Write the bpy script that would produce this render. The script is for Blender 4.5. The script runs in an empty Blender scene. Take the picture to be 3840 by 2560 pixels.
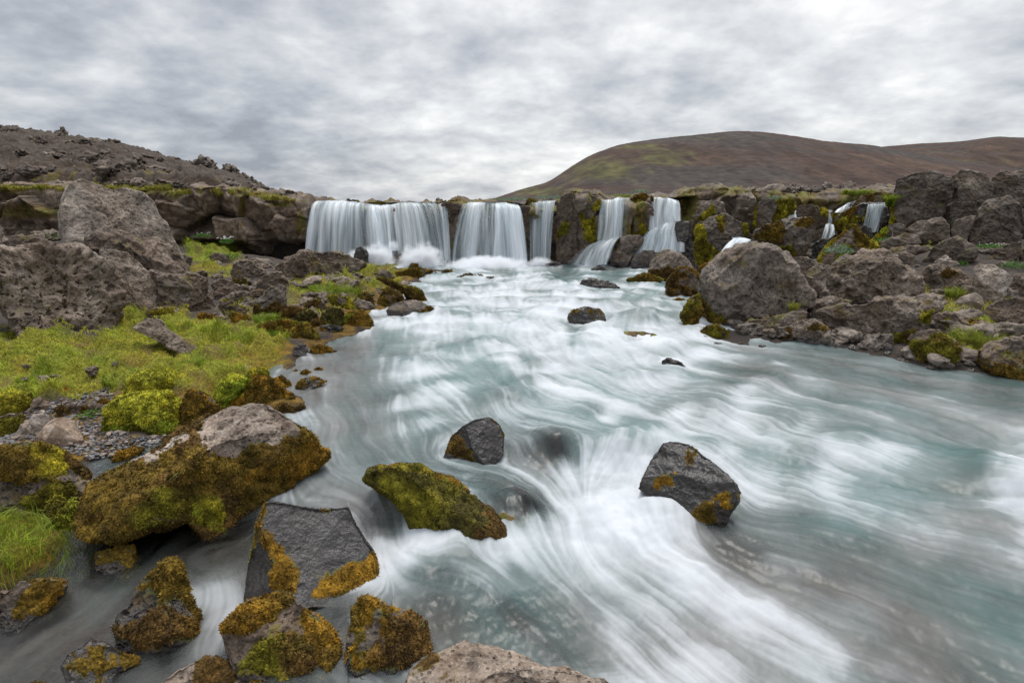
import bpy, bmesh, math, random
import numpy as np
from mathutils import Vector

rad = math.radians
scene = bpy.context.scene
rng = np.random.default_rng(7)
random.seed(7)

# ------------------------------------------------------------------ camera, sky, sun, exposure
FN = 20.0 / 36.0 * 3840.0                       # focal length in pixels of the photograph
TILT = math.atan((1280 - 761) / FN)
CT, ST = math.cos(TILT), math.sin(TILT)
cam_d = bpy.data.cameras.new("camera")
cam_d.lens = 20.0
cam_d.sensor_width = 36.0
cam_d.clip_start = 0.05
cam_d.clip_end = 9000
cam = bpy.data.objects.new("camera", cam_d)
scene.collection.objects.link(cam)
cam.location = (0, 0, 0)
cam.rotation_euler = (math.pi / 2 - TILT, 0, 0)
scene.camera = cam

SUN_EL, SUN_AZ = rad(72), rad(20)
sdir = Vector((math.sin(SUN_AZ) * math.cos(SUN_EL), math.cos(SUN_AZ) * math.cos(SUN_EL), math.sin(SUN_EL)))
sun_d = bpy.data.lights.new("sun", 'SUN')
sun_d.energy = 1.5
sun_d.angle = rad(22)
sun_d.color = (1.0, 0.95, 0.88)
sun = bpy.data.objects.new("sun", sun_d)
scene.collection.objects.link(sun)
sun.rotation_euler = (-sdir).to_track_quat('-Z', 'Y').to_euler()
sun.location = sdir * 50

vs = scene.view_settings
scene.display_settings.display_device = 'sRGB'
vs.view_transform = 'Standard'
vs.look = 'None'
vs.gamma = 1.0
vs.use_curve_mapping = False
vs.exposure = 0.6
scene.cycles.volume_bounces = 4


class NT:
    """small helper to write node trees"""
    def __init__(self, tree):
        self.t = tree
        tree.nodes.clear()

    def n(self, kind, **kw):
        nd = self.t.nodes.new(kind)
        ins = kw.pop('ins', {})
        for k, v in kw.items():
            setattr(nd, k, v)
        for k, v in ins.items():
            self.set(nd, k, v)
        return nd

    def set(self, nd, k, v):
        s = nd.inputs[k]
        if isinstance(v, bpy.types.NodeSocket):
            self.t.links.new(v, s)
        elif isinstance(v, bpy.types.Node):
            self.t.links.new(v.outputs[0], s)
        else:
            s.default_value = v

    def math(self, op, a, b=0.0, c=None, clamp=False):
        nd = self.t.nodes.new('ShaderNodeMath')
        nd.operation = op
        nd.use_clamp = clamp
        self.set(nd, 0, a)
        self.set(nd, 1, b)
        if c is not None:
            self.set(nd, 2, c)
        return nd.outputs[0]

    def mix(self, f, a, b, blend='MIX'):
        nd = self.t.nodes.new('ShaderNodeMix')
        nd.data_type = 'RGBA'
        nd.blend_type = blend
        self.set(nd, 0, f)
        self.set(nd, 6, a)
        self.set(nd, 7, b)
        return nd.outputs[2]

    def ramp(self, f, stops, interp='LINEAR'):
        nd = self.t.nodes.new('ShaderNodeValToRGB')
        nd.color_ramp.interpolation = interp
        el = nd.color_ramp.elements
        while len(el) < len(stops):
            el.new(0.5)
        for e, (p, c) in zip(el, stops):
            e.position = p
            e.color = c if len(c) == 4 else (*c, 1)
        self.set(nd, 0, f)
        return nd.outputs[0]

    def noise(self, vec, scale, detail=3, rough=0.55, dist=0.0, dim='3D'):
        nd = self.t.nodes.new('ShaderNodeTexNoise')
        nd.noise_dimensions = dim
        self.set(nd, 'Vector', vec)
        nd.inputs['Scale'].default_value = scale
        nd.inputs['Detail'].default_value = detail
        nd.inputs['Roughness'].default_value = rough
        nd.inputs['Distortion'].default_value = dist
        return nd.outputs[0]

    def attr(self, name):
        nd = self.t.nodes.new('ShaderNodeAttribute')
        nd.attribute_name = name
        return nd

    def maprange(self, v, a, b, c=0.0, d=1.0, smooth=True):
        nd = self.t.nodes.new('ShaderNodeMapRange')
        if smooth:
            nd.interpolation_type = 'SMOOTHSTEP'
        self.set(nd, 0, v)
        for i, x in enumerate((a, b, c, d)):
            nd.inputs[1 + i].default_value = x
        return nd.outputs[0]


world = bpy.data.worlds.new("World")
scene.world = world
world.use_nodes = True
w = NT(world.node_tree)
tc = w.n('ShaderNodeTexCoord')
sep = w.n('ShaderNodeSeparateXYZ', ins={0: tc.outputs['Generated']})
zc = w.math('ADD', w.math('MAXIMUM', sep.outputs[2], 0.0), 0.30)
px_ = w.math('DIVIDE', sep.outputs[0], zc)
py_ = w.math('DIVIDE', sep.outputs[1], zc)
pv = w.n('ShaderNodeCombineXYZ', ins={0: px_, 1: py_, 2: 8.35})
n_big = w.noise(pv, 1.35, 3, 0.5, 0.3)
n_mid = w.noise(pv, 4.2, 5, 0.50, 0.2)
n_fin = w.noise(pv, 13.0, 4, 0.55, 0.15)
# the deck thins out towards the veiled sun ahead (slightly right), thickens to the sides
gl = w.n('ShaderNodeVectorMath', operation='DOT_PRODUCT', ins={0: tc.outputs['Generated']})
gdir = Vector((0.30, 0.93, 0.2)).normalized()
gl.inputs[1].default_value = gdir
thin = w.maprange(gl.outputs['Value'], 0.80, 1.0, -0.05, 0.075)
dens = w.math('ADD', w.math('MULTIPLY', n_big, 0.40), w.math('MULTIPLY', n_mid, 0.43))
dens = w.math('ADD', dens, w.math('MULTIPLY', n_fin, 0.17))
dens = w.math('ADD', dens, thin)
cloud = w.ramp(dens, [(0.33, (0.31, 0.335, 0.385)), (0.43, (0.46, 0.485, 0.53)), (0.51, (0.615, 0.635, 0.665)),
                      (0.59, (0.79, 0.80, 0.81)), (0.68, (1.0, 1.0, 1.0))])
up = w.maprange(sep.outputs[2], 0.34, 1.0, 6.9, 26.0)      # an overcast sky is about three times brighter overhead
cloud10 = w.n('ShaderNodeVectorMath', operation='SCALE', ins={0: cloud, 3: up})
sky = w.n('ShaderNodeTexSky', sky_type='NISHITA', sun_disc=False, sun_elevation=SUN_EL, sun_rotation=SUN_AZ)
skymix = w.mix(0.94, sky.outputs[0], cloud10.outputs[0])
bg = w.n('ShaderNodeBackground', ins={0: skymix, 1: 0.1})
w.n('ShaderNodeOutputWorld', ins={0: bg.outputs[0]})

# ------------------------------------------------------------------ numeric helpers
VIEWS = {  # traced regions of the photograph: x0, y0, scale  (photo pixel = x / scale + x0)
    'N': (0, 0, 1.0), 'D': (0, 0, 0.6125), 'A': (0, 440, 1.8234), 'B': (1100, 660, 1.8234), 'C': (2440, 440, 1.6336),
    'E': (0, 1200, 1.8234), 'F': (0, 1800, 1.38353), 'G': (1200, 1400, 1.3518), 'H': (2400, 1200, 1.1528),
    'J': (2040, 680, 2.94), 'K': (2700, 600, 2.94), 'L': (640, 900, 2.2615)}


def px(view, pts):
    x0, y0, s = VIEWS[view]
    return np.asarray(pts, float) / s + np.array([x0, y0])


def rays(n):
    n = np.atleast_2d(np.asarray(n, float))
    xc = (n[:, 0] - 1920) / FN
    yc = (1280 - n[:, 1]) / FN
    return np.stack([xc, CT + yc * ST, yc * CT - ST], 1)


def proj(p):
    dep = p[:, 1] * CT - p[:, 2] * ST
    bad = dep < 0.05
    dep = np.where(bad, 1, dep)
    out = np.stack([1920 + FN * p[:, 0] / dep, 1280 - FN * (p[:, 1] * ST + p[:, 2] * CT) / dep], 1)
    out[bad] = -1e5
    return out


def sstep(a, b, x):
    t = np.clip((x - a) / (b - a), 0, 1)
    return t * t * (3 - 2 * t)


_perm = rng.permutation(256)
_perm = np.concatenate([_perm, _perm, _perm])
_grad = rng.normal(size=(256, 3))
_grad /= np.linalg.norm(_grad, axis=1)[:, None]


def pnoise(p):
    pi = np.floor(p).astype(np.int64)
    f = p - pi
    pi &= 255
    u = f * f * f * (f * (f * 6 - 15) + 10)
    res = 0
    for dx in (0, 1):
        wx = u[:, 0] if dx else 1 - u[:, 0]
        a = _perm[pi[:, 0] + dx]
        for dy in (0, 1):
            wy = u[:, 1] if dy else 1 - u[:, 1]
            b = _perm[a + pi[:, 1] + dy]
            for dz in (0, 1):
                wz = u[:, 2] if dz else 1 - u[:, 2]
                g = _grad[_perm[b + pi[:, 2] + dz] & 255]
                d = g[:, 0] * (f[:, 0] - dx) + g[:, 1] * (f[:, 1] - dy) + g[:, 2] * (f[:, 2] - dz)
                res = res + wx * wy * wz * d
    return res * 1.6


def fbm(p, octv=4, gain=0.5):
    s, a = 0, 1.0
    for i in range(octv):
        s = s + a * pnoise(p * (2.03 ** i) + i * 17.3)
        a *= gain
    return s


def ridge(p, octv=4, gain=0.5):
    s, a = 0, 1.0
    for i in range(octv):
        s = s + a * (0.5 - np.abs(pnoise(p * (2.03 ** i) + i * 9.1)) * 1.6)
        a *= gain
    return s


def p3(x, y, z=0.0):
    return np.stack([x, y, np.zeros_like(x) + z], 1)


def cells(p, seed=0):
    """2D cellular noise: nearest-cell id hash (3 randoms) and F2-F1 distance"""
    ip = np.floor(p).astype(np.int64)
    best = np.full(len(p), 9.0)
    sec = np.full(len(p), 9.0)
    bid = np.zeros(len(p), np.int64)
    bc = np.zeros((len(p), 2))
    for dx in (-1, 0, 1):
        for dy in (-1, 0, 1):
            c = ip + np.array([dx, dy])
            h = _perm[(_perm[(c[:, 0] + seed) & 255] + c[:, 1]) & 255]
            off = np.stack([_perm[h + 11] / 255.0, _perm[h + 57] / 255.0], 1)
            q = c + off
            d = np.linalg.norm(q - p, axis=1)
            nb = d < best
            sec = np.where(nb, best, np.minimum(sec, d))
            best = np.where(nb, d, best)
            bid = np.where(nb, h, bid)
            bc[nb] = q[nb]
    r = np.stack([_perm[bid + 101], _perm[bid + 177], _perm[bid + 31]], 1) / 255.0
    return r, sec - best, p - bc


def polysd(n, poly):
    """signed distance to a polygon, positive inside"""
    poly = np.asarray(poly, float)
    inside = np.zeros(len(n), bool)
    dist = np.full(len(n), 1e9)
    k = len(poly)
    for i in range(k):
        a, b = poly[i], poly[(i + 1) % k]
        e = b - a
        t = np.clip(((n - a) @ e) / max(e @ e, 1e-9), 0, 1)
        dist = np.minimum(dist, np.hypot(n[:, 0] - a[0] - t * e[0], n[:, 1] - a[1] - t * e[1]))
        cr = (a[1] > n[:, 1]) != (b[1] > n[:, 1])
        if abs(e[1]) > 1e-9:
            inside ^= cr & (n[:, 0] < e[0] * (n[:, 1] - a[1]) / e[1] + a[0])
    return np.where(inside, dist, -dist)


def idw(q, src, val, power=3.0):
    out = np.zeros((len(q), val.shape[1]))
    for i in range(0, len(q), 60000):
        d = np.linalg.norm(q[i:i + 60000, None, :] - src[None], axis=2)
        wt = 1.0 / (d + 6.0) ** power
        out[i:i + 60000] = (wt @ val) / wt.sum(1)[:, None]
    return out


class RBF:
    def __init__(self, pts, val):
        self.p = pts
        n = len(pts)
        d = np.linalg.norm(pts[:, None] - pts[None], axis=2)
        m = np.zeros((n + 1, n + 1))
        m[:n, :n] = -d - np.eye(n) * 0.01
        m[:n, n] = 1
        m[n, :n] = 1
        self.c = np.linalg.solve(m, np.concatenate([val, [0]]))

    def __call__(self, q):
        out = np.zeros(len(q))
        for i in range(0, len(q), 40000):
            d = np.linalg.norm(q[i:i + 40000, None] - self.p[None], axis=2)
            out[i:i + 40000] = -d @ self.c[:-1] + self.c[-1]
        return out


# ------------------------------------------------------------------ mesh helpers
def mk(name, v, faces, mat=None, attrs=None, parent=None, origin=None, smooth=True):
    """faces: int array (n,3) or (n,4), or list of such arrays"""
    v = np.asarray(v, float)
    if origin is not None:
        v = v - np.asarray(origin)
    if not isinstance(faces, list):
        faces = [faces]
    faces = [f for f in faces if len(f)]
    me = bpy.data.meshes.new(name)
    me.vertices.add(len(v))
    me.vertices.foreach_set('co', v.astype(np.float32).ravel())
    loops = np.concatenate([f.ravel() for f in faces]).astype(np.int32)
    tot = np.concatenate([np.full(len(f), f.shape[1]) for f in faces]).astype(np.int32)
    st = np.concatenate([[0], np.cumsum(tot)[:-1]]).astype(np.int32)
    me.loops.add(len(loops))
    me.loops.foreach_set('vertex_index', loops)
    me.polygons.add(len(tot))
    me.polygons.foreach_set('loop_start', st)
    me.polygons.foreach_set('loop_total', tot)
    me.polygons.foreach_set('use_smooth', np.full(len(tot), smooth))
    me.update(calc_edges=True)
    for k, a in (attrs or {}).items():
        a = np.asarray(a, np.float32)
        if a.ndim == 2:
            at = me.attributes.new(k, 'FLOAT_COLOR', 'POINT')
            at.data.foreach_set('color', np.concatenate([a, np.ones((len(a), 1), np.float32)], 1).ravel())
        else:
            at = me.attributes.new(k, 'FLOAT', 'POINT')
            at.data.foreach_set('value', a)
    if mat:
        me.materials.append(mat)
    o = bpy.data.objects.new(name, me)
    scene.collection.objects.link(o)
    if parent is not None:
        o.parent = parent
    elif origin is not None:
        o.location = origin
    return o


def tag(o, label=None, cat=None, group=None, kind=None):
    if label: o['label'] = label
    if cat: o['category'] = cat
    if group: o['group'] = group
    if kind: o['kind'] = kind
    return o


def empty(name, loc, label, cat, group=None):
    o = bpy.data.objects.new(name, None)
    scene.collection.objects.link(o)
    o.location = loc
    return tag(o, label, cat, group)


def normals(v, f):
    fn = np.cross(v[f[:, 1]] - v[f[:, 0]], v[f[:, 2]] - v[f[:, 0]])
    out = np.zeros_like(v)
    for j in range(f.shape[1]):
        for c in range(3):
            out[:, c] += np.bincount(f[:, j], fn[:, c], len(v))
    return out / np.maximum(np.linalg.norm(out, axis=1), 1e-12)[:, None]


_ico = {}


def ico(n):
    if n not in _ico:
        bm = bmesh.new()
        bmesh.ops.create_icosphere(bm, subdivisions=n, radius=1.0)
        v = np.array([q.co[:] for q in bm.verts])
        f = np.array([[x.index for x in p.verts] for p in bm.faces])
        bm.free()
        _ico[n] = (v / np.linalg.norm(v, axis=1)[:, None], f)
    return _ico[n]


def grid_faces(nr, nc):
    i = np.arange(nr * nc).reshape(nr, nc)
    return np.stack([i[:-1, :-1].ravel(), i[:-1, 1:].ravel(), i[1:, 1:].ravel(), i[1:, :-1].ravel()], 1)


# ------------------------------------------------------------------ materials
def material(name):
    m = bpy.data.materials.new(name)
    m.use_nodes = True
    return m, NT(m.node_tree)


def rock_material():
    m, t = material('basalt')
    pos = t.n('ShaderNodeNewGeometry').outputs['Position']
    big = t.noise(pos, 1.7, 5, 0.6, 0.3)
    med = t.noise(pos, 9.0, 6, 0.65, 0.2)
    fine = t.noise(pos, 55.0, 5, 0.7)
    vor = t.n('ShaderNodeTexVoronoi', feature='F1', ins={'Vector': pos, 'Scale': 26.0, 'Randomness': 1.0})
    pit = t.maprange(t.math('ADD', vor.outputs[0], t.math('MULTIPLY', med, 0.5)), 0.34, 0.62)
    pk = t.attr('pitk').outputs['Fac']
    f = t.math('ADD', t.math('MULTIPLY', big, 0.4), t.math('MULTIPLY', med, 0.35))
    f = t.math('ADD', f, t.math('MULTIPLY', fine, 0.3))
    grey = t.ramp(f, [(0.38, (0.030, 0.024, 0.019)), (0.47, (0.094, 0.079, 0.065)), (0.55, (0.174, 0.150, 0.126)), (0.64, (0.30, 0.268, 0.232))])
    warm = t.ramp(f, [(0.38, (0.028, 0.018, 0.012)), (0.47, (0.086, 0.058, 0.039)), (0.55, (0.152, 0.108, 0.076)), (0.64, (0.25, 0.192, 0.145))])
    col = t.mix(t.attr('warm').outputs['Fac'], grey, warm)
    # darker colour in the gas holes of the lava
    col = t.mix(t.math('MULTIPLY', t.math('MULTIPLY', t.math('SUBTRACT', 1.0, pit), 0.6), pk), col, (0.035, 0.026, 0.020, 1))
    lich = t.maprange(t.noise(pos, 34.0, 3, 0.6), 0.63, 0.72)
    col = t.mix(t.math('MULTIPLY', lich, 0.35), col, (0.42, 0.40, 0.36, 1))
    tn = t.n('ShaderNodeVectorMath', operation='SCALE', ins={0: col, 3: t.attr('tone').outputs['Fac']})
    col = tn.outputs[0]
    # thin skin of moss and algae
    st = t.attr('stain').outputs['Fac']
    sm = t.maprange(t.math('ADD', st, t.math('MULTIPLY', t.math('SUBTRACT', t.math('ADD', t.math('MULTIPLY', med, 0.6), t.math('MULTIPLY', fine, 0.4)), 0.5), 1.7)), 0.42, 0.60)
    mcol = t.ramp(t.noise(pos, 5.0, 3, 0.6), [(0.36, (0.090, 0.048, 0.010)), (0.50, (0.12, 0.085, 0.013)), (0.64, (0.125, 0.14, 0.016))])
    col = t.mix(t.math('MULTIPLY', sm, 0.88), col, mcol)
    wet = t.attr('wet').outputs['Fac']
    wm = t.maprange(t.math('ADD', wet, t.math('MULTIPLY', t.math('SUBTRACT', med, 0.5), 0.6)), 0.35, 0.6)
    wm = t.math('MULTIPLY', wm, t.math('SUBTRACT', 1.0, t.math('MULTIPLY', sm, 0.7)))
    dark = t.mix(1.0, col, (0.34, 0.35, 0.38, 1), 'MULTIPLY')
    col = t.mix(wm, col, dark)
    rough = t.math('SUBTRACT', 0.88, t.math('MULTIPLY', wm, 0.70))
    h = t.math('ADD', t.math('MULTIPLY', med, 0.55), t.math('MULTIPLY', fine, 0.30))
    h = t.math('ADD', h, t.math('MULTIPLY', t.math('MULTIPLY', pit, 0.34), pk))
    bump = t.n('ShaderNodeBump', ins={'Strength': t.math('ADD', 0.45, t.math('MULTIPLY', pk, 0.5)), 'Distance': 0.045, 'Height': h})
    b = t.n('ShaderNodeBsdfPrincipled', ins={'Base Color': col, 'Roughness': rough, 'Normal': bump.outputs[0], 'Specular IOR Level': 0.45})
    t.n('ShaderNodeOutputMaterial', ins={0: b.outputs[0]})
    return m


def colour_material(name, rough=0.9, bump=0.0, scale=60.0, dist=0.02, sss=False, vary=0.35):
    """albedo comes from the mesh's own colour attribute 'col'"""
    m, t = material(name)
    pos = t.n('ShaderNodeNewGeometry').outputs['Position']
    nz = t.noise(pos, scale, 4, 0.65)
    c = t.attr('col').outputs['Color']
    k = t.maprange(nz, 0.3, 0.7, 1.0 - vary, 1.0 + vary)
    c = t.n('ShaderNodeVectorMath', operation='SCALE', ins={0: c, 3: k}).outputs[0]
    b = t.n('ShaderNodeBsdfPrincipled', ins={'Base Color': c, 'Roughness': rough, 'Specular IOR Level': 0.25})
    if bump:
        bp = t.n('ShaderNodeBump', ins={'Strength': bump, 'Distance': dist, 'Height': nz})
        t.set(b, 'Normal', bp.outputs[0])
    out = b.outputs[0]
    if sss:
        tr = t.n('ShaderNodeBsdfTranslucent', ins={0: c})
        out = t.n('ShaderNodeMixShader', ins={0: 0.35, 1: b.outputs[0], 2: tr.outputs[0]}).outputs[0]
    t.n('ShaderNodeOutputMaterial', ins={0: out})
    return m


def water_material():
    m, t = material('river_water')
    foam = t.attr('foam').outputs['Fac']
    clear = t.attr('clear').outputs['Fac']
    teal = t.attr('teal').outputs['Fac']
    pos = t.n('ShaderNodeNewGeometry').outputs['Position']
    deep = t.mix(teal, (0.072, 0.070, 0.060, 1), (0.045, 0.098, 0.094, 1))
    mid = t.mix(teal, (0.225, 0.228, 0.226, 1), (0.200, 0.248, 0.250, 1))
    c1 = t.mix(t.maprange(foam, 0.0, 0.5, smooth=False), deep, mid)
    col = t.mix(t.maprange(foam, 0.4, 1.0, smooth=False), c1, (0.48, 0.50, 0.52, 1))
    rough = t.math('ADD', 0.34, t.math('MULTIPLY', foam, 0.45))
    nz = t.noise(pos, 22.0, 3, 0.6)
    bp = t.n('ShaderNodeBump', ins={'Strength': 0.06, 'Distance': 0.02, 'Height': nz})
    b = t.n('ShaderNodeBsdfPrincipled', ins={'Base Color': col, 'Roughness': rough, 'IOR': 1.333, 'Specular IOR Level': 0.5, 'Normal': bp.outputs[0]})
    gl = t.n('ShaderNodeBsdfGlass', ins={'Color': (0.86, 0.93, 0.92, 1), 'Roughness': 0.08, 'IOR': 1.03, 'Normal': bp.outputs[0]})
    tr = t.n('ShaderNodeBsdfTransparent', ins={0: (0.84, 0.90, 0.89, 1)})
    gs = t.n('ShaderNodeBsdfGlossy', ins={'Color': (1.0, 1.0, 1.0, 1), 'Roughness': 0.30, 'Normal': bp.outputs[0]})
    fr = t.n('ShaderNodeFresnel', ins={0: 1.333, 'Normal': bp.outputs[0]})
    cl = t.n('ShaderNodeMixShader', ins={0: fr.outputs[0], 1: tr.outputs[0], 2: gs.outputs[0]})
    k = t.math('MULTIPLY', clear, t.math('SUBTRACT', 1.0, t.maprange(foam, 0.05, 0.75)), clamp=True)
    mx = t.n('ShaderNodeMixShader', ins={0: k, 1: b.outputs[0], 2: cl.outputs[0]})
    t.t.nodes.remove(gl)
    t.n('ShaderNodeOutputMaterial', ins={0: mx.outputs[0]})
    return m


def falls_material():
    m, t = material('falling_water')
    a = t.attr('dens').outputs['Fac']
    col = t.mix(t.maprange(a, 0.15, 0.85), (0.56, 0.66, 0.70, 1), (0.86, 0.89, 0.91, 1))
    d = t.n('ShaderNodeBsdfDiffuse', ins={0: col})
    tl = t.n('ShaderNodeBsdfTranslucent', ins={0: col})
    gs = t.n('ShaderNodeBsdfGlossy', ins={0: (0.9, 0.93, 0.95, 1), 1: 0.35})
    x = t.n('ShaderNodeMixShader', ins={0: 0.40, 1: d.outputs[0], 2: tl.outputs[0]})
    x = t.n('ShaderNodeMixShader', ins={0: 0.05, 1: x.outputs[0], 2: gs.outputs[0]})
    tr = t.n('ShaderNodeBsdfTransparent')
    y = t.n('ShaderNodeMixShader', ins={0: a, 1: tr.outputs[0], 2: x.outputs[0]})
    t.n('ShaderNodeOutputMaterial', ins={0: y.outputs[0]})
    return m


def mist_material():
    m, t = material('spray_mist')
    g = t.n('ShaderNodeTexCoord').outputs['Generated']
    d = t.n('ShaderNodeVectorMath', operation='SUBTRACT', ins={0: g})
    d.inputs[1].default_value = (0.5, 0.5, 0.0)
    d2 = t.n('ShaderNodeVectorMath', operation='MULTIPLY', ins={0: d.outputs[0]})
    d2.inputs[1].default_value = (2.0, 2.0, 1.0)
    ln = t.n('ShaderNodeVectorMath', operation='LENGTH', ins={0: d2.outputs[0]})
    nz = t.noise(t.n('ShaderNodeNewGeometry').outputs['Position'], 4.0, 3, 0.6)
    f = t.maprange(t.math('ADD', ln.outputs['Value'], t.math('MULTIPLY', t.math('SUBTRACT', nz, 0.5), 0.9)), 0.95, 0.1)
    v = t.n('ShaderNodeVolumePrincipled', ins={'Color': (0.97, 0.98, 1.0, 1), 'Density': t.math('MULTIPLY', f, 20.0), 'Anisotropy': 0.1})
    t.n('ShaderNodeOutputMaterial', ins={'Volume': v.outputs[0]})
    return m


M_ROCK = rock_material()
M_MOSS = colour_material('moss', 0.95, 0.5, 70.0, 0.012, sss=False, vary=0.45)
M_GROUND = colour_material('bank_soil', 0.95, 0.7, 38.0, 0.03, vary=0.4)
M_GRASS = colour_material('grass_blades', 0.7, 0.0, 9.0, sss=True, vary=0.3)
M_PEBBLE = colour_material('pebbles', 0.6, 0.3, 60.0, 0.004, vary=0.25)
M_HILL = colour_material('hill_ash', 1.0, 0.6, 0.30, 1.5, vary=0.3)
M_SCREE = colour_material('scree', 1.0, 0.7, 9.0, 0.08, vary=0.35)
M_WATER = water_material()
M_MIST = mist_material()
M_FALLS = falls_material()
M_PLANT = colour_material('plant_leaves', 0.6, 0.0, 20.0, sss=True, vary=0.2)
# ------------------------------------------------------------------ heights of water and land
# (x, y in the 2352-wide picture used for tracing, height in metres; the camera is at 0)
WATER_PTS = [
    (640, 603, -1.82), (850, 603, -1.82), (1000, 603, -1.82), (1280, 602, -1.82), (1600, 606, -1.82), (1100, 640, -1.86), (1400, 640, -1.86), (1000, 690, -1.92), (1450, 690, -1.93),
    (900, 740, -1.97), (1200, 740, -1.98), (1560, 740, -2.0), (760, 800, -2.05), (1100, 800, -2.06), (1500, 800, -2.07), (1900, 810, -2.09),
    (660, 860, -2.09), (1000, 880, -2.12), (1400, 880, -2.13), (1900, 880, -2.14), (2340, 880, -2.14),
    (700, 960, -2.15), (1000, 960, -2.17), (1400, 960, -2.19), (1800, 960, -2.20), (2300, 960, -2.20),
    (760, 1050, -2.20), (950, 1040, -2.19), (1090, 985, -2.20), (1180, 1000, -2.20), (1450, 1005, -2.22), (1700, 1020, -2.27), (2000, 1030, -2.27), (2230, 1000, -2.27), (2290, 1050, -2.36), (2350, 1060, -2.25), (2340, 1120, -2.22),
    (700, 1120, -2.22), (820, 1115, -2.22), (860, 1170, -2.26), (900, 1215, -2.34), (925, 1265, -2.42), (1000, 1300, -2.43),
    (1000, 1060, -2.22), (1120, 1080, -2.25), (1230, 1020, -2.20), (1290, 1030, -2.21), (1330, 1090, -2.35), (1250, 1110, -2.33), (1180, 1130, -2.27), (1160, 1180, -2.31), (1230, 1190, -2.40), (1420, 1050, -2.22), (1440, 1100, -2.33), (1350, 1180, -2.39), (1450, 1280, -2.43),
    (1500, 1160, -2.30), (1480, 1210, -2.40), (1680, 1070, -2.29), (1720, 1120, -2.36), (1800, 1150, -2.37), (2100, 1150, -2.35), (2330, 1180, -2.36),
    (1600, 1400, -2.46), (2000, 1350, -2.42), (2340, 1400, -2.44), (1200, 1400, -2.45), (950, 1400, -2.45), (1100, 1560, -2.5), (1800, 1560, -2.5), (2340, 1560, -2.5),
    (200, 1230, -2.40), (330, 1200, -2.38), (480, 1200, -2.38), (130, 1300, -2.42), (330, 1300, -2.42), (440, 1270, -2.40), (500, 1400, -2.47), (50, 1500, -2.47),
    (400, 1500, -2.50), (720, 1400, -2.45), (760, 1480, -2.48), (700, 1560, -2.52), (0, 1420, -2.45), (225, 1085, -2.29), (600, 1420, -2.48)]
LAND_PTS = [
    (660, 848, -2.06), (690, 925, -2.11), (745, 790, -2.02), (860, 742, -1.93), (985, 690, -1.89), (940, 640, -1.83), (1000, 618, -1.82),
    (650, 800, -1.96), (600, 760, -1.86), (560, 830, -1.97), (480, 760, -1.84), (480, 850, -1.97), (560, 905, -2.05), (640, 905, -2.09),
    (380, 820, -1.89), (250, 790, -1.79), (100, 790, -1.74), (-60, 800, -1.72), (0, 890, -1.93), (200, 880, -1.94), (330, 930, -2.05), (450, 930, -2.07),
    (50, 970, -2.10), (150, 960, -2.10), (300, 1015, -2.19), (230, 1035, -2.21), (20, 1040, -2.14), (360, 1000, -2.20), (-60, 1000, -2.08),
    (60, 1170, -2.25), (50, 1260, -2.31), (-60, 1220, -2.22), (105, 1285, -2.39), (10, 1325, -2.38), (-80, 1320, -2.35), (120, 1220, -2.34),
    (520, 720, -1.77), (420, 720, -1.74), (600, 700, -1.72), (700, 700, -1.76), (800, 690, -1.78), (700, 640, -1.62), (850, 640, -1.70), (920, 622, -1.76),
    (750, 610, -1.60), (600, 620, -1.60), (480, 610, -1.52), (520, 575, -1.32), (440, 550, -1.12), (620, 590, -1.55),
    (100, 540, -0.95), (250, 560, -1.0), (0, 545, -0.95), (300, 650, -1.55), (100, 700, -1.60), (-100, 720, -1.60), (-200, 640, -1.2), (-300, 850, -1.8),
    (1610, 700, -1.92), (1640, 788, -2.05), (1800, 790, -2.06), (1920, 800, -2.07), (2080, 832, -2.09), (2220, 850, -2.10), (2352, 870, -2.12),
    (1700, 720, -1.85), (1850, 740, -1.92), (2000, 760, -1.97), (2200, 780, -1.96), (2350, 800, -1.96), (1800, 660, -1.66), (2000, 680, -1.72), (2200, 700, -1.72), (2350, 720, -1.74),
    (1750, 600, -1.47), (1900, 600, -1.36), (2050, 600, -1.28), (2200, 600, -1.22), (2350, 600, -1.18), (2100, 560, -1.02), (2350, 560, -0.95), (1640, 600, -1.72), (1580, 612, -1.82),
    (1900, 570, -1.28), (2500, 700, -1.6), (2600, 850, -1.95), (2700, 950, -2.0)]


def at_height(d):
    d = np.asarray(d, float)
    r = rays(d[:, :2] / 0.6125)
    t = d[:, 2] / r[:, 2]
    return r[:, :2] * t[:, None]


wp = np.array(WATER_PTS, float)
wxy = at_height(wp)
w_rbf = RBF(wxy, wp[:, 2])
lp = np.array(LAND_PTS, float)
lxy = at_height(lp)
creek = (wp[:, 0] < 800) & (wp[:, 1] > 1150)
bed = wp[:, 2] - np.where(creek, 0.10, 0.30)
extra = np.array([(-16, 17.6, -0.9), (-12, 17.6, -1.0), (-10, 17.8, -1.3), (-8, 18, -2.1), (-4, 18, -2.1), (0, 18, -2.1), (4, 18, -2.0), (6, 17.6, -1.9), (8, 17.5, -1.2),
                  (10, 17.5, -0.7), (13, 17.5, -0.5), (18, 16, -0.5), (18, 10, -1.2), (-18, 12, -0.9), (-16, 8, -1.4), (-14, 4, -1.8), (14, 5, -2.7), (10, 3, -2.8), (4, 2, -2.9), (0, 2, -2.8), (-4, 2.4, -2.6), (-8, 3, -2.2)], float)
l_rbf = RBF(np.concatenate([wxy, lxy, extra[:, :2]]), np.concatenate([bed, lp[:, 2], extra[:, 2]]))
GS = 0.06
gx = np.arange(-22, 22 + GS, GS)
gy = np.arange(1.0, 19.2, GS)
GX, GY = np.meshgrid(gx, gy)
gq = np.stack([GX.ravel(), GY.ravel()], 1)
WG = w_rbf(gq).reshape(GX.shape)
TG = l_rbf(gq).reshape(GX.shape)
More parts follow.
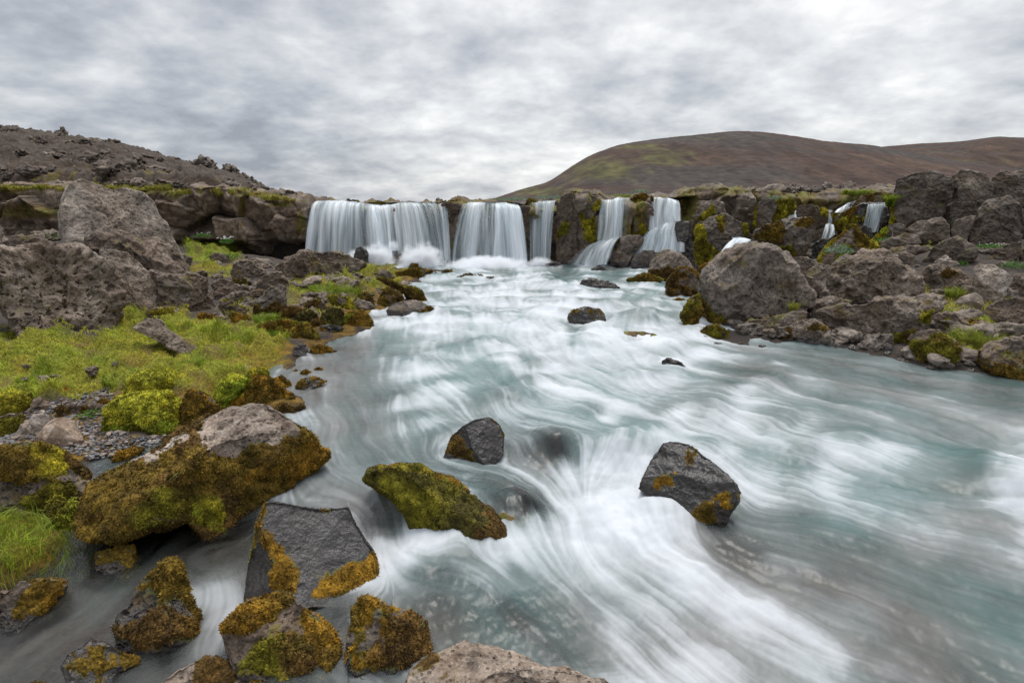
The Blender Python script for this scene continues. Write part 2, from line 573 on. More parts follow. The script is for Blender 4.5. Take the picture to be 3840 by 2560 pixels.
_dry = sstep(-0.05, 0.08, TG - WG)
TG = TG + (0.035 * fbm(p3(gq[:, 0], gq[:, 1]) * 1.9, 4) + 0.02 * fbm(p3(gq[:, 0], gq[:, 1], 5) * 7, 2)).reshape(GX.shape) * (0.4 + 0.9 * _dry)


def bil(G, x, y):
    fx = np.clip((x - gx[0]) / GS, 0, len(gx) - 1.001)
    fy = np.clip((y - gy[0]) / GS, 0, len(gy) - 1.001)
    ix, iy = fx.astype(int), fy.astype(int)
    u, v = fx - ix, fy - iy
    return (G[iy, ix] * (1 - u) + G[iy, ix + 1] * u) * (1 - v) + (G[iy + 1, ix] * (1 - u) + G[iy + 1, ix + 1] * u) * v


def plateau(x, y):
    """ground above the falls: flat, a shallow channel for the river, lava ground to the right"""
    z = -0.10 + 0.30 * sstep(3.2, 6.0, x) * sstep(60, 18, y) + 0.35 * sstep(-9.5, -11, x) * sstep(60, 18, y)
    z = z + 0.05 * fbm(p3(x, y, 2.0) * 0.9, 4) * sstep(80, 25, y)
    z = z - 0.12 * sstep(-9.3, -8.8, x) * sstep(3.6, 3.0, x) * sstep(60, 20, y)
    return z


def land(x, y):
    k = sstep(18.25, 18.7, y)
    return bil(TG, x, y) * (1 - k) + plateau(x, y) * k


def surf(x, y):
    wz = np.where(y < 18.0, bil(WG, x, y), -9)
    return np.maximum(land(x, y), wz)


_ts = np.geomspace(1.5, 40, 2400)


def hit(n):
    """first point of land or water on the line of sight through a photo pixel"""
    r = rays([n])[0]
    p = r[None] * _ts[:, None]
    s = surf(p[:, 0], p[:, 1])
    b = np.nonzero(p[:, 2] < s)[0]
    i = b[0] if len(b) else len(_ts) - 1
    return p[i], _ts[i]


# ------------------------------------------------------------------ ground
def axis(lo, hi, step, far, n):
    core = np.arange(lo, hi, step)
    g = np.geomspace(step, far, n)
    return np.concatenate([lo - g[::-1], core, hi + g])


ax = axis(-13.5, 13.5, 0.055, 4000, 46)
ay = np.concatenate([-6 + 0 * np.arange(1), np.arange(-5, 2, 0.7), np.arange(2, 18.9, 0.055), 18.9 + np.geomspace(0.08, 4500, 60)])
AX, AY = np.meshgrid(ax, ay)
tx, ty = AX.ravel(), AY.ravel()
tz = land(tx, ty)
G_N = proj(np.stack([tx, ty, tz], 1))

GRASS_POLYS = [  # photo regions (2352 scale) of turf, with density and colour lean (0 dry yellow, 1 fresh green)
    ([(-900, 800), (-60, 765), (100, 752), (230, 790), (280, 712), (345, 735), (420, 718), (560, 735), (668, 775), (655, 835), (600, 880), (560, 905), (470, 935), (420, 905), (300, 890), (255, 905), (60, 925), (-60, 960), (-900, 1000)], 1.0, 0.55),
    ([(-600, 1120), (-60, 1165), (40, 1150), (95, 1195), (135, 1255), (110, 1300), (60, 1325), (-60, 1335), (-600, 1420)], 1.0, 0.95),
    ([(410, 530), (520, 545), (560, 575), (545, 600), (440, 600)], 0.9, 0.8),
    ([(440, 598), (560, 603), (560, 622), (500, 640), (440, 630)], 0.6, 0.15),
    ([(640, 655), (740, 615), (830, 600), (930, 630), (900, 672), (800, 672), (700, 690)], 0.75, 0.45),
    ([(510, 700), (640, 680), (760, 690), (860, 690), (840, 720), (700, 735), (600, 740)], 0.35, 0.2),
    ([(1660, 700), (1700, 640), (1760, 620), (1840, 640), (1900, 700), (1800, 740)], 0.3, 0.3),
    ([(2060, 690), (2140, 640), (2260, 640), (2340, 680), (2300, 740), (2150, 740)], 0.4, 0.3),
    ([(1895, 575), (1960, 560), (2020, 590), (1980, 620), (1890, 640)], 0.8, 0.6),
    ([(2190, 745), (2260, 735), (2290, 790), (2240, 825), (2190, 800)], 0.9, 0.6),
    ([(2120, 545), (2160, 535), (2170, 565), (2120, 570)], 0.8, 0.6),
]
gmask = np.zeros(len(tx))
ghue = np.full(len(tx), 0.5)
wob = 26 * fbm(p3(tx, ty, 1) * 1.6, 3)
near_t = (ty > 2) & (ty < 18.4)
idx = np.nonzero(near_t)[0]
for poly, dn, hue in GRASS_POLYS:
    sd = polysd(G_N[idx], np.array(poly) / 0.6125) + wob[idx]
    mk_ = sstep(-12, 22, sd) * dn
    up_ = mk_ > gmask[idx]
    gmask[idx] = np.where(up_, mk_, gmask[idx])
    ghue[idx] = np.where(up_, hue, ghue[idx])
dryh = sstep(-0.02, 0.05, tz - np.where(ty < 18.2, bil(WG, tx, ty), -9))
gmask *= dryh
# cushions of moss and turf
tuss = np.maximum(fbm(p3(tx, ty, 3) * 2.1, 3), -0.2) * 0.27 + fbm(p3(tx, ty, 8) * 9.0, 2) * 0.022
tz = tz + gmask * near_t * tuss
GM = {}
c_soil = np.array([0.062, 0.045, 0.034])
c_dark = np.array([0.040, 0.036, 0.034])
c_bed = np.array([0.050, 0.036, 0.026])
c_ash = np.array([0.090, 0.068, 0.056])
c_g0 = np.array([0.20, 0.155, 0.022])
c_g1 = np.array([0.150, 0.185, 0.018])
c_moss = np.array([0.155, 0.090, 0.012])
nz1 = fbm(p3(tx, ty, 0) * 2.2, 4)
nz2 = fbm(p3(tx, ty, 4) * 8.0, 3)
col = c_soil + (c_dark - c_soil) * sstep(-0.2, 0.4, nz2)[:, None]
under = sstep(0.03, -0.05, tz - np.where(ty < 18.2, bil(WG, tx, ty), -9))
stones = sstep(0.0, 0.25, fbm(p3(tx, ty, 9) * 5.0, 3))
bedc = c_bed * (0.75 + 0.35 * stones + 0.30 * nz2)[:, None] + np.array([0.022, 0.007, 0.0]) * sstep(0.2, 0.6, nz1)[:, None]
col = col + (bedc - col) * under[:, None]
far = sstep(18.3, 19.5, ty)
col = col + (c_ash * (1 + 0.5 * nz1)[:, None] - col) * far[:, None]
gcol = c_g0 + (c_g1 - c_g0) * np.clip(ghue + 0.55 * nz1, 0, 1)[:, None]
brown = sstep(0.25, 0.6, fbm(p3(tx, ty, 12) * 3.2, 3))
gcol = gcol + (np.array([0.10, 0.060, 0.022]) - gcol) * (brown * 0.7)[:, None]
col = col + (gcol - col) * gmask[:, None]
# soaked margin of the banks
soak = sstep(0.10, 0.03, tz - bil(WG, tx, ty)) * near_t
col = col * (1 - 0.5 * soak * (1 - under))[:, None]
# orange moss creeping along the wet edge of the bank
edge = sstep(0.0, 0.03, tz - bil(WG, tx, ty)) * sstep(0.26, 0.10, tz - bil(WG, tx, ty)) * near_t * sstep(-0.35, 0.1, nz1 + 0.2) * sstep(3.0, 1.0, tx) * sstep(-6.2, -5.0, tx)
col = col + (c_moss * (0.9 + 0.8 * nz2)[:, None] - col) * (edge * 0.85)[:, None]
ground = mk('ground', np.stack([tx, ty, tz], 1), grid_faces(len(ay), len(ax)), M_GROUND, {'col': np.clip(col, 0.01, 1)})
tag(ground, 'brown soil, turf and gravel bank around the river', kind='structure')


# ------------------------------------------------------------------ far hills
def hill(name, sky_pts, y_foot, y_top, y_back, foot, label, patch):
    sp = np.array(sky_pts, float) / 0.6125
    na = 420
    pxs = np.linspace(sp[0, 0], sp[-1, 0], na)
    pys = np.interp(pxs, sp[:, 0], sp[:, 1])
    k = np.ones(9) / 9
    pys = np.convolve(np.pad(pys, 4, 'edge'), k, 'valid')
    r = rays(np.stack([pxs, pys], 1))
    a = r[:, 2] / r[:, 1]
    az = r[:, 0] / r[:, 1]
    ys = np.concatenate([np.linspace(y_foot, y_top, 110), np.linspace(y_top, y_back, 25)[1:]])
    YY, AA = np.meshgrid(ys, a, indexing='ij')
    _, AZ = np.meshgrid(ys, az, indexing='ij')
    X = AZ * YY
    s = np.where(YY <= y_top, sstep(y_foot, y_top, YY) ** 0.85, 1 - 0.8 * sstep(y_top, y_back, YY))
    Hh = AA * y_top
    Z = foot + (Hh - foot) * s
    P = np.stack([X.ravel(), YY.ravel(), Z.ravel()], 1)
    nn = fbm(P * np.array([0.022, 0.022, 0.05]) + 3, 4)
    gul = ridge(P * np.array([0.05, 0.012, 0.02]), 3)
    P[:, 2] += (1.2 * nn + 1.0 * gul) * (s * (1 - s) * 4).ravel() * (Hh.ravel() / 40) + 0.18 * fbm(P * 0.35, 2)
    red = np.array([0.056, 0.033, 0.024])
    ash = np.array([0.050, 0.040, 0.034])
    grn = np.array([0.062, 0.056, 0.020])
    ochre = np.array([0.085, 0.054, 0.034])
    f1 = sstep(-0.25, 0.35, fbm(P * np.array([0.012, 0.02, 0.03]) + 7, 4))
    c = red + (ash - red) * f1[:, None]
    n = proj(P) * 0.6125
    g = np.zeros(len(P))
    for (cx, cy, rx, ry, st) in patch:
        g = np.maximum(g, st * np.exp(-(((n[:, 0] - cx) / rx) ** 2 + ((n[:, 1] - cy) / ry) ** 2)))
    fine = 0.6 * fbm(P * np.array([0.20, 0.025, 0.06]), 4) + 0.6 * fbm(P * 0.09, 3)
    gm = sstep(0.40, 0.95, g + 0.45 * fine) * 0.9
    c = c + (grn * (1 + 0.4 * fine)[:, None] - c) * gm[:, None]
    oc = sstep(0.30, 0.7, fbm(P * np.array([0.02, 0.03, 0.06]) + 31, 4) + 0.2 * fine) * (1 - gm)
    c = c + (ochre - c) * (0.55 * oc)[:, None]
    o = mk(name, P, grid_faces(len(ys), na), M_HILL, {'col': np.clip(c * 0.86 * (1 + 0.45 * fine)[:, None], 0.008, 1)})
    return tag(o, label, kind='structure')


hill('hill', [(1040, 464), (1130, 458), (1200, 435), (1260, 420), (1320, 380), (1360, 358), (1420, 337), (1500, 325), (1600, 315), (1680, 307), (1750, 308), (1830, 318), (1900, 330),
              (2000, 338), (2060, 348), (2130, 362), (2250, 380), (2400, 400), (2700, 440)], 150, 330, 560, -1.0, 'broad red-brown ash hill with a green mossy left flank',
     [(1380, 392, 110, 36, 1.05), (1530, 360, 90, 26, 1.0), (1260, 438, 100, 16, 1.0), (1480, 338, 70, 9, 1.0), (1640, 318, 70, 6, 0.7)])
hill('hill', [(1500, 460), (1700, 430), (1900, 370), (2000, 345), (2035, 341), (2100, 336), (2200, 331), (2290, 320), (2352, 322), (2450, 316), (2600, 322), (2900, 360)], 260, 620, 900, -1.0,
     'long dark hill receding behind the red-brown hill', [(2250, 370, 160, 14, 0.6), (2300, 400, 120, 10, 0.5)])


# ------------------------------------------------------------------ scree slope above the left cliff
SL_SKY = np.array([(-700, 250), (-300, 275), (0, 300), (100, 313), (200, 328), (300, 345), (400, 373), (500, 398), (560, 414), (610, 437), (650, 450), (720, 462)], float) / 0.6125
sa = rays(SL_SKY)
SL_AZ, SL_A = sa[:, 0] / sa[:, 1], sa[:, 2] / sa[:, 1]


def slope_z(x, y):
    az = x / y
    a = np.interp(az, SL_AZ, SL_A)
    z0 = 0.62 * sstep(-7.2, -10.2, x * 18.2 / y) + 0.10
    top = 29.0
    s = np.where(y < top, sstep(17.6, top, y) ** 0.9, 1.0)
    z = z0 + (a * top - z0) * s
    z = np.where(y > top, z - (y - top) * 0.10, z)
    z = z - 0.9 * (1 - sstep(17.9, 19.0, y))
    return np.maximum(z, -0.6)


sx_ = np.linspace(-1.15, -0.335, 420)
sy_ = 17.95 + np.linspace(0, 1, 240) ** 1.5 * 26
SYY, SXX = np.meshgrid(sy_, sx_, indexing='ij')
sxx = (SXX * SYY).ravel()
syy = SYY.ravel()
szz = slope_z(sxx, syy)
edge_ = sstep(-0.36, -0.40, SXX.ravel())
szz = szz - 1.2 * sstep(-0.385, -0.345, SXX.ravel())
szz = szz + (0.10 * fbm(p3(sxx, syy) * 0.7, 4) + 0.34 * np.maximum(ridge(p3(sxx, syy, 3) * 0.8, 4) - 0.20, 0) + 0.06 * np.maximum(ridge(p3(sxx, syy, 5) * 2.6, 3), 0) + 0.03 * fbm(p3(sxx, syy) * 5, 3)) * edge_
sc = np.array([0.038, 0.026, 0.018]) + (np.array([0.060, 0.042, 0.030]) - np.array([0.038, 0.026, 0.018])) * sstep(-0.3, 0.4, fbm(p3(sxx, syy, 6) * 1.3, 4))[:, None]
lv = sstep(0.25, 0.5, ridge(p3(sxx, syy, 3) * 0.8, 4))
sc = sc + (np.array([0.075, 0.060, 0.049]) - sc) * (lv * 0.8)[:, None]
sg = sstep(0.30, 0.55, fbm(p3(sxx, syy, 15) * 1.9, 3)) * sstep(22, 18.5, syy)
sc = sc + (np.array([0.13, 0.10, 0.028]) - sc) * (sg * 0.7)[:, None]
o = mk('scree_slope', np.stack([sxx, syy, szz], 1), grid_faces(240, 420), M_SCREE, {'col': np.clip(sc, 0.01, 1)})
tag(o, 'brown ash slope strewn with lava lumps above the left cliff', kind='structure')


# ------------------------------------------------------------------ cliffs
def cliff(name, x0, x1, top, label, yb=18.05, cave=0.0, seed=0, zb=-2.2, warm=0.6, mossy=(), size=0.62, depth=0.55, stain=0.25, tone0=0.85):
    """top: list of (photo x, photo y) in the 2352 frame of the upper edge"""
    step = 0.028
    xs = np.arange(x0, x1, step)
    tp = np.array(top, float)
    r = rays(tp / 0.6125)
    ttx = r[:, 0] / r[:, 1] * yb
    ttz = r[:, 2] / r[:, 1] * yb
    zt = np.interp(xs, ttx, ttz) + 0.06 * fbm(p3(xs, 0 * xs, seed) * 1.4, 3)
    nz_ = 78
    nb_ = 26
    tt = np.linspace(0, 1, nz_)
    XX, TT = np.meshgrid(xs, tt)
    ZT = np.broadcast_to(zt, XX.shape)
    ZZ = zb + (ZT - zb) * TT
    x, z = XX.ravel(), ZZ.ravel()
    q = np.stack([x, z * 0.85], 1) / size + seed * 3.1
    warp = np.stack([fbm(p3(x, z, seed) * 1.1, 3), fbm(p3(x, z, seed + 7) * 1.1, 3)], 1) * 0.16
    r1, e1, o1 = cells(q + warp, seed)
    r2, e2, o2 = cells(q * 2.3 + warp * 1.5, seed + 5)
    y = -depth * (r1[:, 0] * 1.1) - 0.8 * size * ((r1[:, 1] - 0.5) * o1[:, 0] * 2.2 + (r1[:, 2] - 0.35) * o1[:, 1] * 2.2)
    y = y - 0.16 * r2[:, 0] - 0.24 * ((r2[:, 1] - 0.5) * o2[:, 0] + (r2[:, 2] - 0.4) * o2[:, 1])
    y = y + 0.10 * np.exp(-(e1 / 0.030) ** 2) + 0.03 * np.exp(-(e2 / 0.04) ** 2)
    P0 = np.stack([x, y, z], 1)
    y = y - 0.06 * fbm(P0 * 3.0, 4) - 0.02 * ridge(P0 * 11, 3)
    tv = TT.ravel()
    y = y + 0.35 * sstep(0.86, 1.0, tv) ** 2
    y = y + 1.6 * (sstep(x1 - 0.35, x1, x) + sstep(x0 + 0.35, x0, x)) ** 1.5
    if cave:
        lowz = np.clip((-(z) - 1.05) / 0.8, 0, 1)
        y = y + cave * sstep(0, 0.4, lowz)
    V = np.stack([x, yb + y, z + 0.03 * fbm(P0 * 4, 2)], 1).reshape(nz_, len(xs), 3)
    # roll back over the top
    back = []
    for j in range(1, nb_):
        f = j / (nb_ - 1)
        row = V[-1].copy()
        row[:, 1] = V[-1][:, 1] * (1 - f) + (yb + 1.7) * f
        row[:, 2] = V[-1][:, 2] + 0.12 * fbm(np.stack([row[:, 0] * 1.6, row[:, 1] * 1.6, row[:, 0] * 0 + seed], 1), 4) + 0.16 * min(1, 3 * f) * np.maximum(ridge(np.stack([row[:, 0] * 1.5, row[:, 1] * 1.5, row[:, 0] * 0 + seed + 3], 1), 4) - 0.2, -0.1) + 0.05 * math.sin(f * 3.1) - 0.10 * f * f
        back.append(row)
    V = np.concatenate([V, np.array(back)], 0)
    nr = V.shape[0]
    P = V.reshape(-1, 3)
    n = proj(P) * 0.6125
    big = fbm(P * 0.9 + 11, 3)
    st = stain + 0.35 * big
    st = st + 0.55 * np.concatenate([sstep(0.80, 0.97, tv), np.full((nr - nz_) * len(xs), 0.7)]) * sstep(-0.3, 0.3, fbm(P * 1.7 + 5, 3))
    for (cx, cy, rx, ry, s_) in mossy:
        st = np.maximum(st, s_ * np.exp(-(((n[:, 0] - cx) / rx) ** 2 + ((n[:, 1] - cy) / ry) ** 2)) + 0.3 * big)
    wet = sstep(-1.35, -1.75, P[:, 2]) * 0.6 + 0.1 + 0.25 * big
    tone = tone0 + 0.35 * np.concatenate([r1[:, 2], np.full((nr - nz_) * len(xs), -0.2)])
    wm = np.clip(warm + 0.4 * fbm(P * 1.3, 2), 0, 1)
    o = mk(name, P, grid_faces(nr, len(xs)), M_ROCK, {'wet': wet, 'tone': tone, 'warm': wm, 'pitk': np.full(len(P), 0.5), 'stain': np.clip(st, 0, 1.2)})
    return tag(o, label, kind='structure')


cliff('cliff', -17.5, -6.15, [(-200, 418), (0, 426), (200, 424), (300, 426), (400, 430), (500, 433), (560, 437), (620, 443), (680, 449), (722, 453), (760, 458)],
      'overhanging brown basalt cliff on the far left bank', yb=17.9, cave=1.0, seed=2, warm=0.9, size=0.95, depth=0.7, stain=0.02, tone0=1.05,
      mossy=[(60, 485, 110, 25, 0.8), (310, 440, 90, 8, 0.7), (400, 445, 30, 18, 0.8), (555, 490, 9, 60, 0.9), (600, 448, 60, 12, 0.8), (690, 510, 14, 40, 0.9), (640, 470, 50, 12, 0.7)])
cliff('waterfall_cliff', -6.5, 2.3, [(700, 462), (790, 466), (850, 470), (900, 468), (1000, 470), (1030, 463), (1060, 461), (1090, 468), (1180, 472), (1215, 468), (1240, 470), (1290, 465)],
      'dark wet rock wall behind the main waterfalls', yb=18.5, seed=8, warm=0.9, size=0.75, depth=0.4, stain=0.35)
cliff('cliff', 1.6, 16.5, [(1270, 462), (1285, 447), (1310, 442), (1375, 446), (1385, 455), (1450, 455), (1460, 446), (1488, 446), (1495, 455), (1555, 454), (1570, 440), (1600, 432), (1640, 430), (1690, 436),
                           (1760, 440), (1850, 440), (1950, 440), (2050, 432), (2200, 420), (2400, 410)], 'stepped brown and mossy rock face right of the main falls', yb=18.0, seed=21, warm=0.7,
      size=0.8, depth=0.6, stain=0.25, mossy=[(1350, 520, 30, 55, 1.0), (1400, 530, 60, 60, 0.9), (1470, 480, 22, 45, 1.15), (1285, 520, 14, 60, 0.9), (1575, 485, 35, 40, 1.0), (1740, 500, 8, 50, 1.1), (1800, 480, 45, 45, 1.0), (1850, 470, 60, 25, 0.9)])
# ------------------------------------------------------------------ river surface
FLOW = [  # strokes of the current in the 2352 frame: from x,y to x,y
    (900, 615, 1000, 625), (1000, 610, 1080, 650), (1200, 610, 1200, 660), (1400, 610, 1350, 660), (1550, 615, 1450, 650), (1050, 660, 1080, 720), (1250, 680, 1230, 740),
    (1430, 700, 1400, 760), (1000, 720, 1000, 790), (900, 760, 900, 820), (750, 800, 760, 860), (1150, 780, 1190, 850), (1350, 800, 1430, 850), (1600, 790, 1800, 830),
    (1800, 800, 2050, 835), (2100, 850, 2330, 885), (1000, 880, 1080, 935), (800, 900, 850, 960), (1250, 900, 1420, 955), (1500, 900, 1720, 950), (1800, 900, 2030, 950),
    (2050, 900, 2310, 970), (900, 980, 960, 1050), (750, 1000, 760, 1080), (1200, 960, 1400, 1005), (1500, 990, 1720, 1060), (1800, 1010, 2110, 1085), (2100, 1000, 2330, 1090),
    (1250, 1000, 1330, 1080), (1250, 1080, 1340, 1150), (1100, 1090, 1210, 1140), (1420, 1060, 1400, 1150), (1470, 1040, 1430, 1110), (760, 1100, 850, 1150), (860, 1150, 930, 1270),
    (1350, 1150, 1430, 1250), (1450, 1250, 1600, 1350), (1700, 1150, 2000, 1190), (2000, 1150, 2330, 1210), (1600, 1350, 1850, 1490), (1400, 1350, 1550, 1480), (1700, 1260, 2000, 1350),
    (2000, 1300, 2320, 1410), (1900, 1450, 2200, 1560), (950, 1290, 1080, 1325), (1150, 1330, 1250, 1420), (1250, 1450, 1350, 1560), (1000, 1420, 1100, 1480),
    (560, 1220, 440, 1240), (380, 1210, 300, 1290), (440, 1270, 490, 1370), (490, 1370, 540, 1420), (220, 1330, 120, 1390), (120, 1390, 30, 1450), (330, 1460, 330, 1520),
    (850, 1390, 740, 1410), (700, 1440, 780, 1520), (120, 1260, 180, 1320), (250, 1080, 200, 1100), (1580, 1170, 1530, 1240)]
ROCKS_IN_FLOW = [(1090, 1030, 75), (1600, 1130, 115), (1000, 1180, 140), (710, 1250, 150), (1350, 735, 55), (1380, 655, 55), (1535, 832, 42), (715, 875, 38), (365, 1400, 100),
                 (645, 1460, 120), (890, 1450, 90), (265, 1280, 50), (1085, 637, 50), (940, 710, 55), (230, 1510, 80)]
FOAM = [  # x, y, amount of white water
    (950, 605, .8), (1100, 603, 1), (1200, 600, .9), (1280, 604, .6), (1350, 600, .7), (1500, 605, .6), (1150, 622, .35), (1300, 620, .22), (1400, 622, .22), (1020, 640, .5),
    (1150, 665, .75), (1000, 690, .5), (1100, 700, .6), (1300, 690, .65), (1450, 720, .55), (1000, 760, .7), (1150, 740, .7), (1250, 780, .75), (1400, 780, .75), (1470, 735, .35), (1480, 775, .95), (1520, 760, .8),
    (1100, 830, .5), (1250, 850, .65), (1400, 830, .75), (900, 800, .38), (760, 820, .24), (700, 900, .19), (830, 920, .34), (1000, 900, .5), (1150, 900, .55), (1300, 940, .72),
    (1500, 900, .58), (1700, 860, .42), (1900, 840, .26), (2100, 870, .28), (2300, 890, .2), (1700, 940, .5), (1900, 930, .34), (2150, 940, .36), (1000, 980, .48), (900, 980, .4),
    (800, 1000, .34), (1500, 990, .62), (1700, 1010, .55), (1950, 1020, .48), (2200, 1040, .32), (2330, 1080, 1.0), (2320, 1130, .95), (2305, 1095, .55), (2230, 1090, .12), (1350, 1020, .5), (1450, 1020, .8),
    (1430, 1080, .9), (1330, 1100, .8), (1200, 1080, .5), (900, 1080, .38), (800, 1120, .3), (700, 1120, .4), (1100, 1120, .4), (1350, 1180, .9), (1450, 1170, .97), (1480, 1230, .97),
    (1300, 1220, .8), (930, 1280, 1.0), (1000, 1270, .85), (1150, 1260, .7), (1100, 1300, .55), (1000, 1330, .32), (1200, 1320, .42), (1400, 1300, .75), (1550, 1350, .78), (1700, 1420, .72),
    (1900, 1530, .6), (1300, 1420, .3), (1450, 1450, .52), (1600, 1530, .72), (1200, 1400, .15), (1000, 1400, .08), (1100, 1450, .08), (1300, 1530, .22), (1750, 1100, .75), (1850, 1100, .65),
    (1650, 1200, .12), (1700, 1260, .08), (1850, 1200, .22), (2000, 1140, .52), (2200, 1180, .55), (2330, 1200, .5), (2000, 1250, .22), (2200, 1300, .21), (1900, 1330, .22), (2100, 1400, .2),
    (2300, 1420, .17), (2000, 1500, .22), (2250, 1530, .18), (450, 1290, .30), (490, 1370, .66), (525, 1425, .62), (430, 1200, .02), (440, 1240, .14), (200, 1260, .03), (210, 1385, .26), (100, 1440, .26), (330, 1480, .10), (30, 1450, .16), (215, 1330, .18),
    (500, 1480, .48), (600, 1500, .06), (720, 1380, .15), (700, 1420, .15), (30, 1530, .14), (1270, 1050, .12), (1190, 1170, .15), (880, 1200, .28), (1540, 1190, .5), (220, 1085, .08)]
CLEAR = [  # x, y, how far one sees through to the bed
    (430, 1220, .95), (200, 1300, .85), (100, 1450, .8), (330, 1480, .85), (650, 1400, .75), (1000, 1420, .55), (1100, 1480, .5), (700, 900, .3), (680, 850, .35), (800, 1000, .25), (760, 1100, .3),
    (1270, 1040, .95), (1190, 1180, .95), (890, 1190, .75), (1650, 1200, .5), (1750, 1280, .5), (1900, 1350, .34), (2050, 1450, .28), (2250, 1400, .2), (1900, 800, .35), (2250, 870, .35), (1300, 700, .05),
    (1400, 1000, .05), (1000, 800, .05), (1800, 1000, .05), (2200, 1100, .05), (1500, 1300, .05), (1700, 1480, .1), (1400, 1500, .3), (1250, 1450, .45), (1150, 620, .1), (1580, 1250, .4), (220, 1085, .8), (2100, 1000, .05)]
TEAL = [(700, 900, .15), (760, 820, .1), (430, 1220, .05), (100, 1450, .05), (650, 1400, .1), (1000, 760, .8), (1100, 850, 1.0), (1300, 900, .9), (1000, 900, .9), (1150, 960, .8), (1500, 950, .75), (1450, 1020, 1.0),
        (1900, 1000, .6), (1750, 1110, .85), (1950, 1180, .75), (2200, 1060, .55), (2150, 1300, .45), (2300, 1400, .5), (1750, 1250, .15), (1900, 1330, .3), (1700, 1450, .3), (1350, 1400, .6), (1000, 1320, .7), (1150, 1340, .8),
        (1000, 1450, .05), (2100, 870, .35), (1800, 830, .4), (1300, 700, .7), (1200, 640, .6), (2050, 1500, .25), (1300, 1520, .35), (1600, 1250, .05)]

naz, nrr = 1180, 640
az = np.linspace(rad(-56), rad(56), naz)
rr = np.geomspace(2.35, 21.5, nrr)
RR, AZ = np.meshgrid(rr, az, indexing='ij')
wx, wy = (RR * np.sin(AZ)).ravel(), (RR * np.cos(AZ)).ravel()
wz0 = bil(WG, wx, wy)
WN = proj(np.stack([wx, wy, wz0], 1)) * 0.6125
WN[:, 0] = np.clip(WN[:, 0], -900, 3300)
WN[:, 1] = np.clip(WN[:, 1], 560, 2300)
sqz = np.array([1.0, 1.5])


def field(tab, q, power=2.8):
    t_ = np.array(tab, float)
    return idw(q * sqz, t_[:, :2] * sqz, t_[:, 2:], power)[:, 0]


# coarse grid for the slow fields
cstep = 5
ci, cj = np.arange(0, nrr, cstep), np.arange(0, naz, cstep)
CI, CJ = np.meshgrid(ci, cj, indexing='ij')
cidx = (CI * naz + CJ).ravel()


def up_(vals):
    g = vals.reshape(len(ci), len(cj))
    fi = np.clip(np.arange(nrr) / cstep, 0, len(ci) - 1.001)
    fj = np.clip(np.arange(naz) / cstep, 0, len(cj) - 1.001)
    i0, j0 = fi.astype(int), fj.astype(int)
    u, v = (fi - i0)[:, None], (fj - j0)[None]
    return ((g[np.ix_(i0, j0)] * (1 - u) + g[np.ix_(i0 + 1, j0)] * u) * (1 - v) + (g[np.ix_(i0, j0 + 1)] * (1 - u) + g[np.ix_(i0 + 1, j0 + 1)] * u) * v).ravel()


cn = WN[cidx]
foam0 = up_(field(FOAM, cn))
clear0 = up_(field(CLEAR, cn))
teal0 = up_(field(TEAL, cn))
# velocity on a world grid
vgx = np.arange(-13, 15, 0.10)
vgy = np.arange(1.4, 19, 0.10)
VX, VY = np.meshgrid(vgx, vgy)
vq = np.stack([VX.ravel(), VY.ravel()], 1)
vn = proj(np.stack([vq[:, 0], vq[:, 1], bil(WG, vq[:, 0], vq[:, 1])], 1)) * 0.6125
vn = np.clip(vn, [-900, 560], [3300, 2300])
fl = np.array(FLOW, float)


def on_water(d):
    r = rays(d / 0.6125)
    z = w_rbf(at_height(np.c_[d, np.full(len(d), -2.2)]))
    for _ in range(3):
        z = w_rbf(r[:, :2] * (z / r[:, 2])[:, None])
    return r[:, :2] * (z / r[:, 2])[:, None]


fa, fb = on_water(fl[:, :2]), on_water(fl[:, 2:])
fv = fb - fa
fv /= np.linalg.norm(fv, axis=1)[:, None]
def field_v(tab, q):
    t_ = np.array(tab, float)
    return idw(q * sqz, t_[:, :2] * sqz, t_[:, 2:], 3.2)[:, 0]


vel = idw(vn * sqz, (fl[:, :2] + fl[:, 2:]) / 2 * sqz, fv, 3.0)
vel /= np.linalg.norm(vel, axis=1)[:, None] + 1e-9
for (ox, oy, orad) in ROCKS_IN_FLOW:
    c = on_water(np.array([[ox, oy]], float))[0]
    R_ = orad / 1306.0 * np.hypot(*c) * 1.05
    d = vq - c
    dist = np.linalg.norm(d, axis=1) + 1e-6
    nrm = d / dist[:, None]
    vn_ = (vel * nrm).sum(1)
    k = np.exp(-np.maximum(dist - R_, 0) / (0.55 * R_))
    vel = vel - nrm * (vn_ * k * 0.9)[:, None]
# eddies of the broken water
eps = 0.05
def _pot(a):
    return fbm(p3(a[:, 0], a[:, 1], 6.0) * 1.25, 2) * 0.07 + fbm(p3(a[:, 0], a[:, 1], 2.0) * 3.2, 2) * 0.006
vel = vel + np.stack([(_pot(vq + [0, eps]) - _pot(vq - [0, eps])) / (2 * eps), -(_pot(vq + [eps, 0]) - _pot(vq - [eps, 0])) / (2 * eps)], 1)
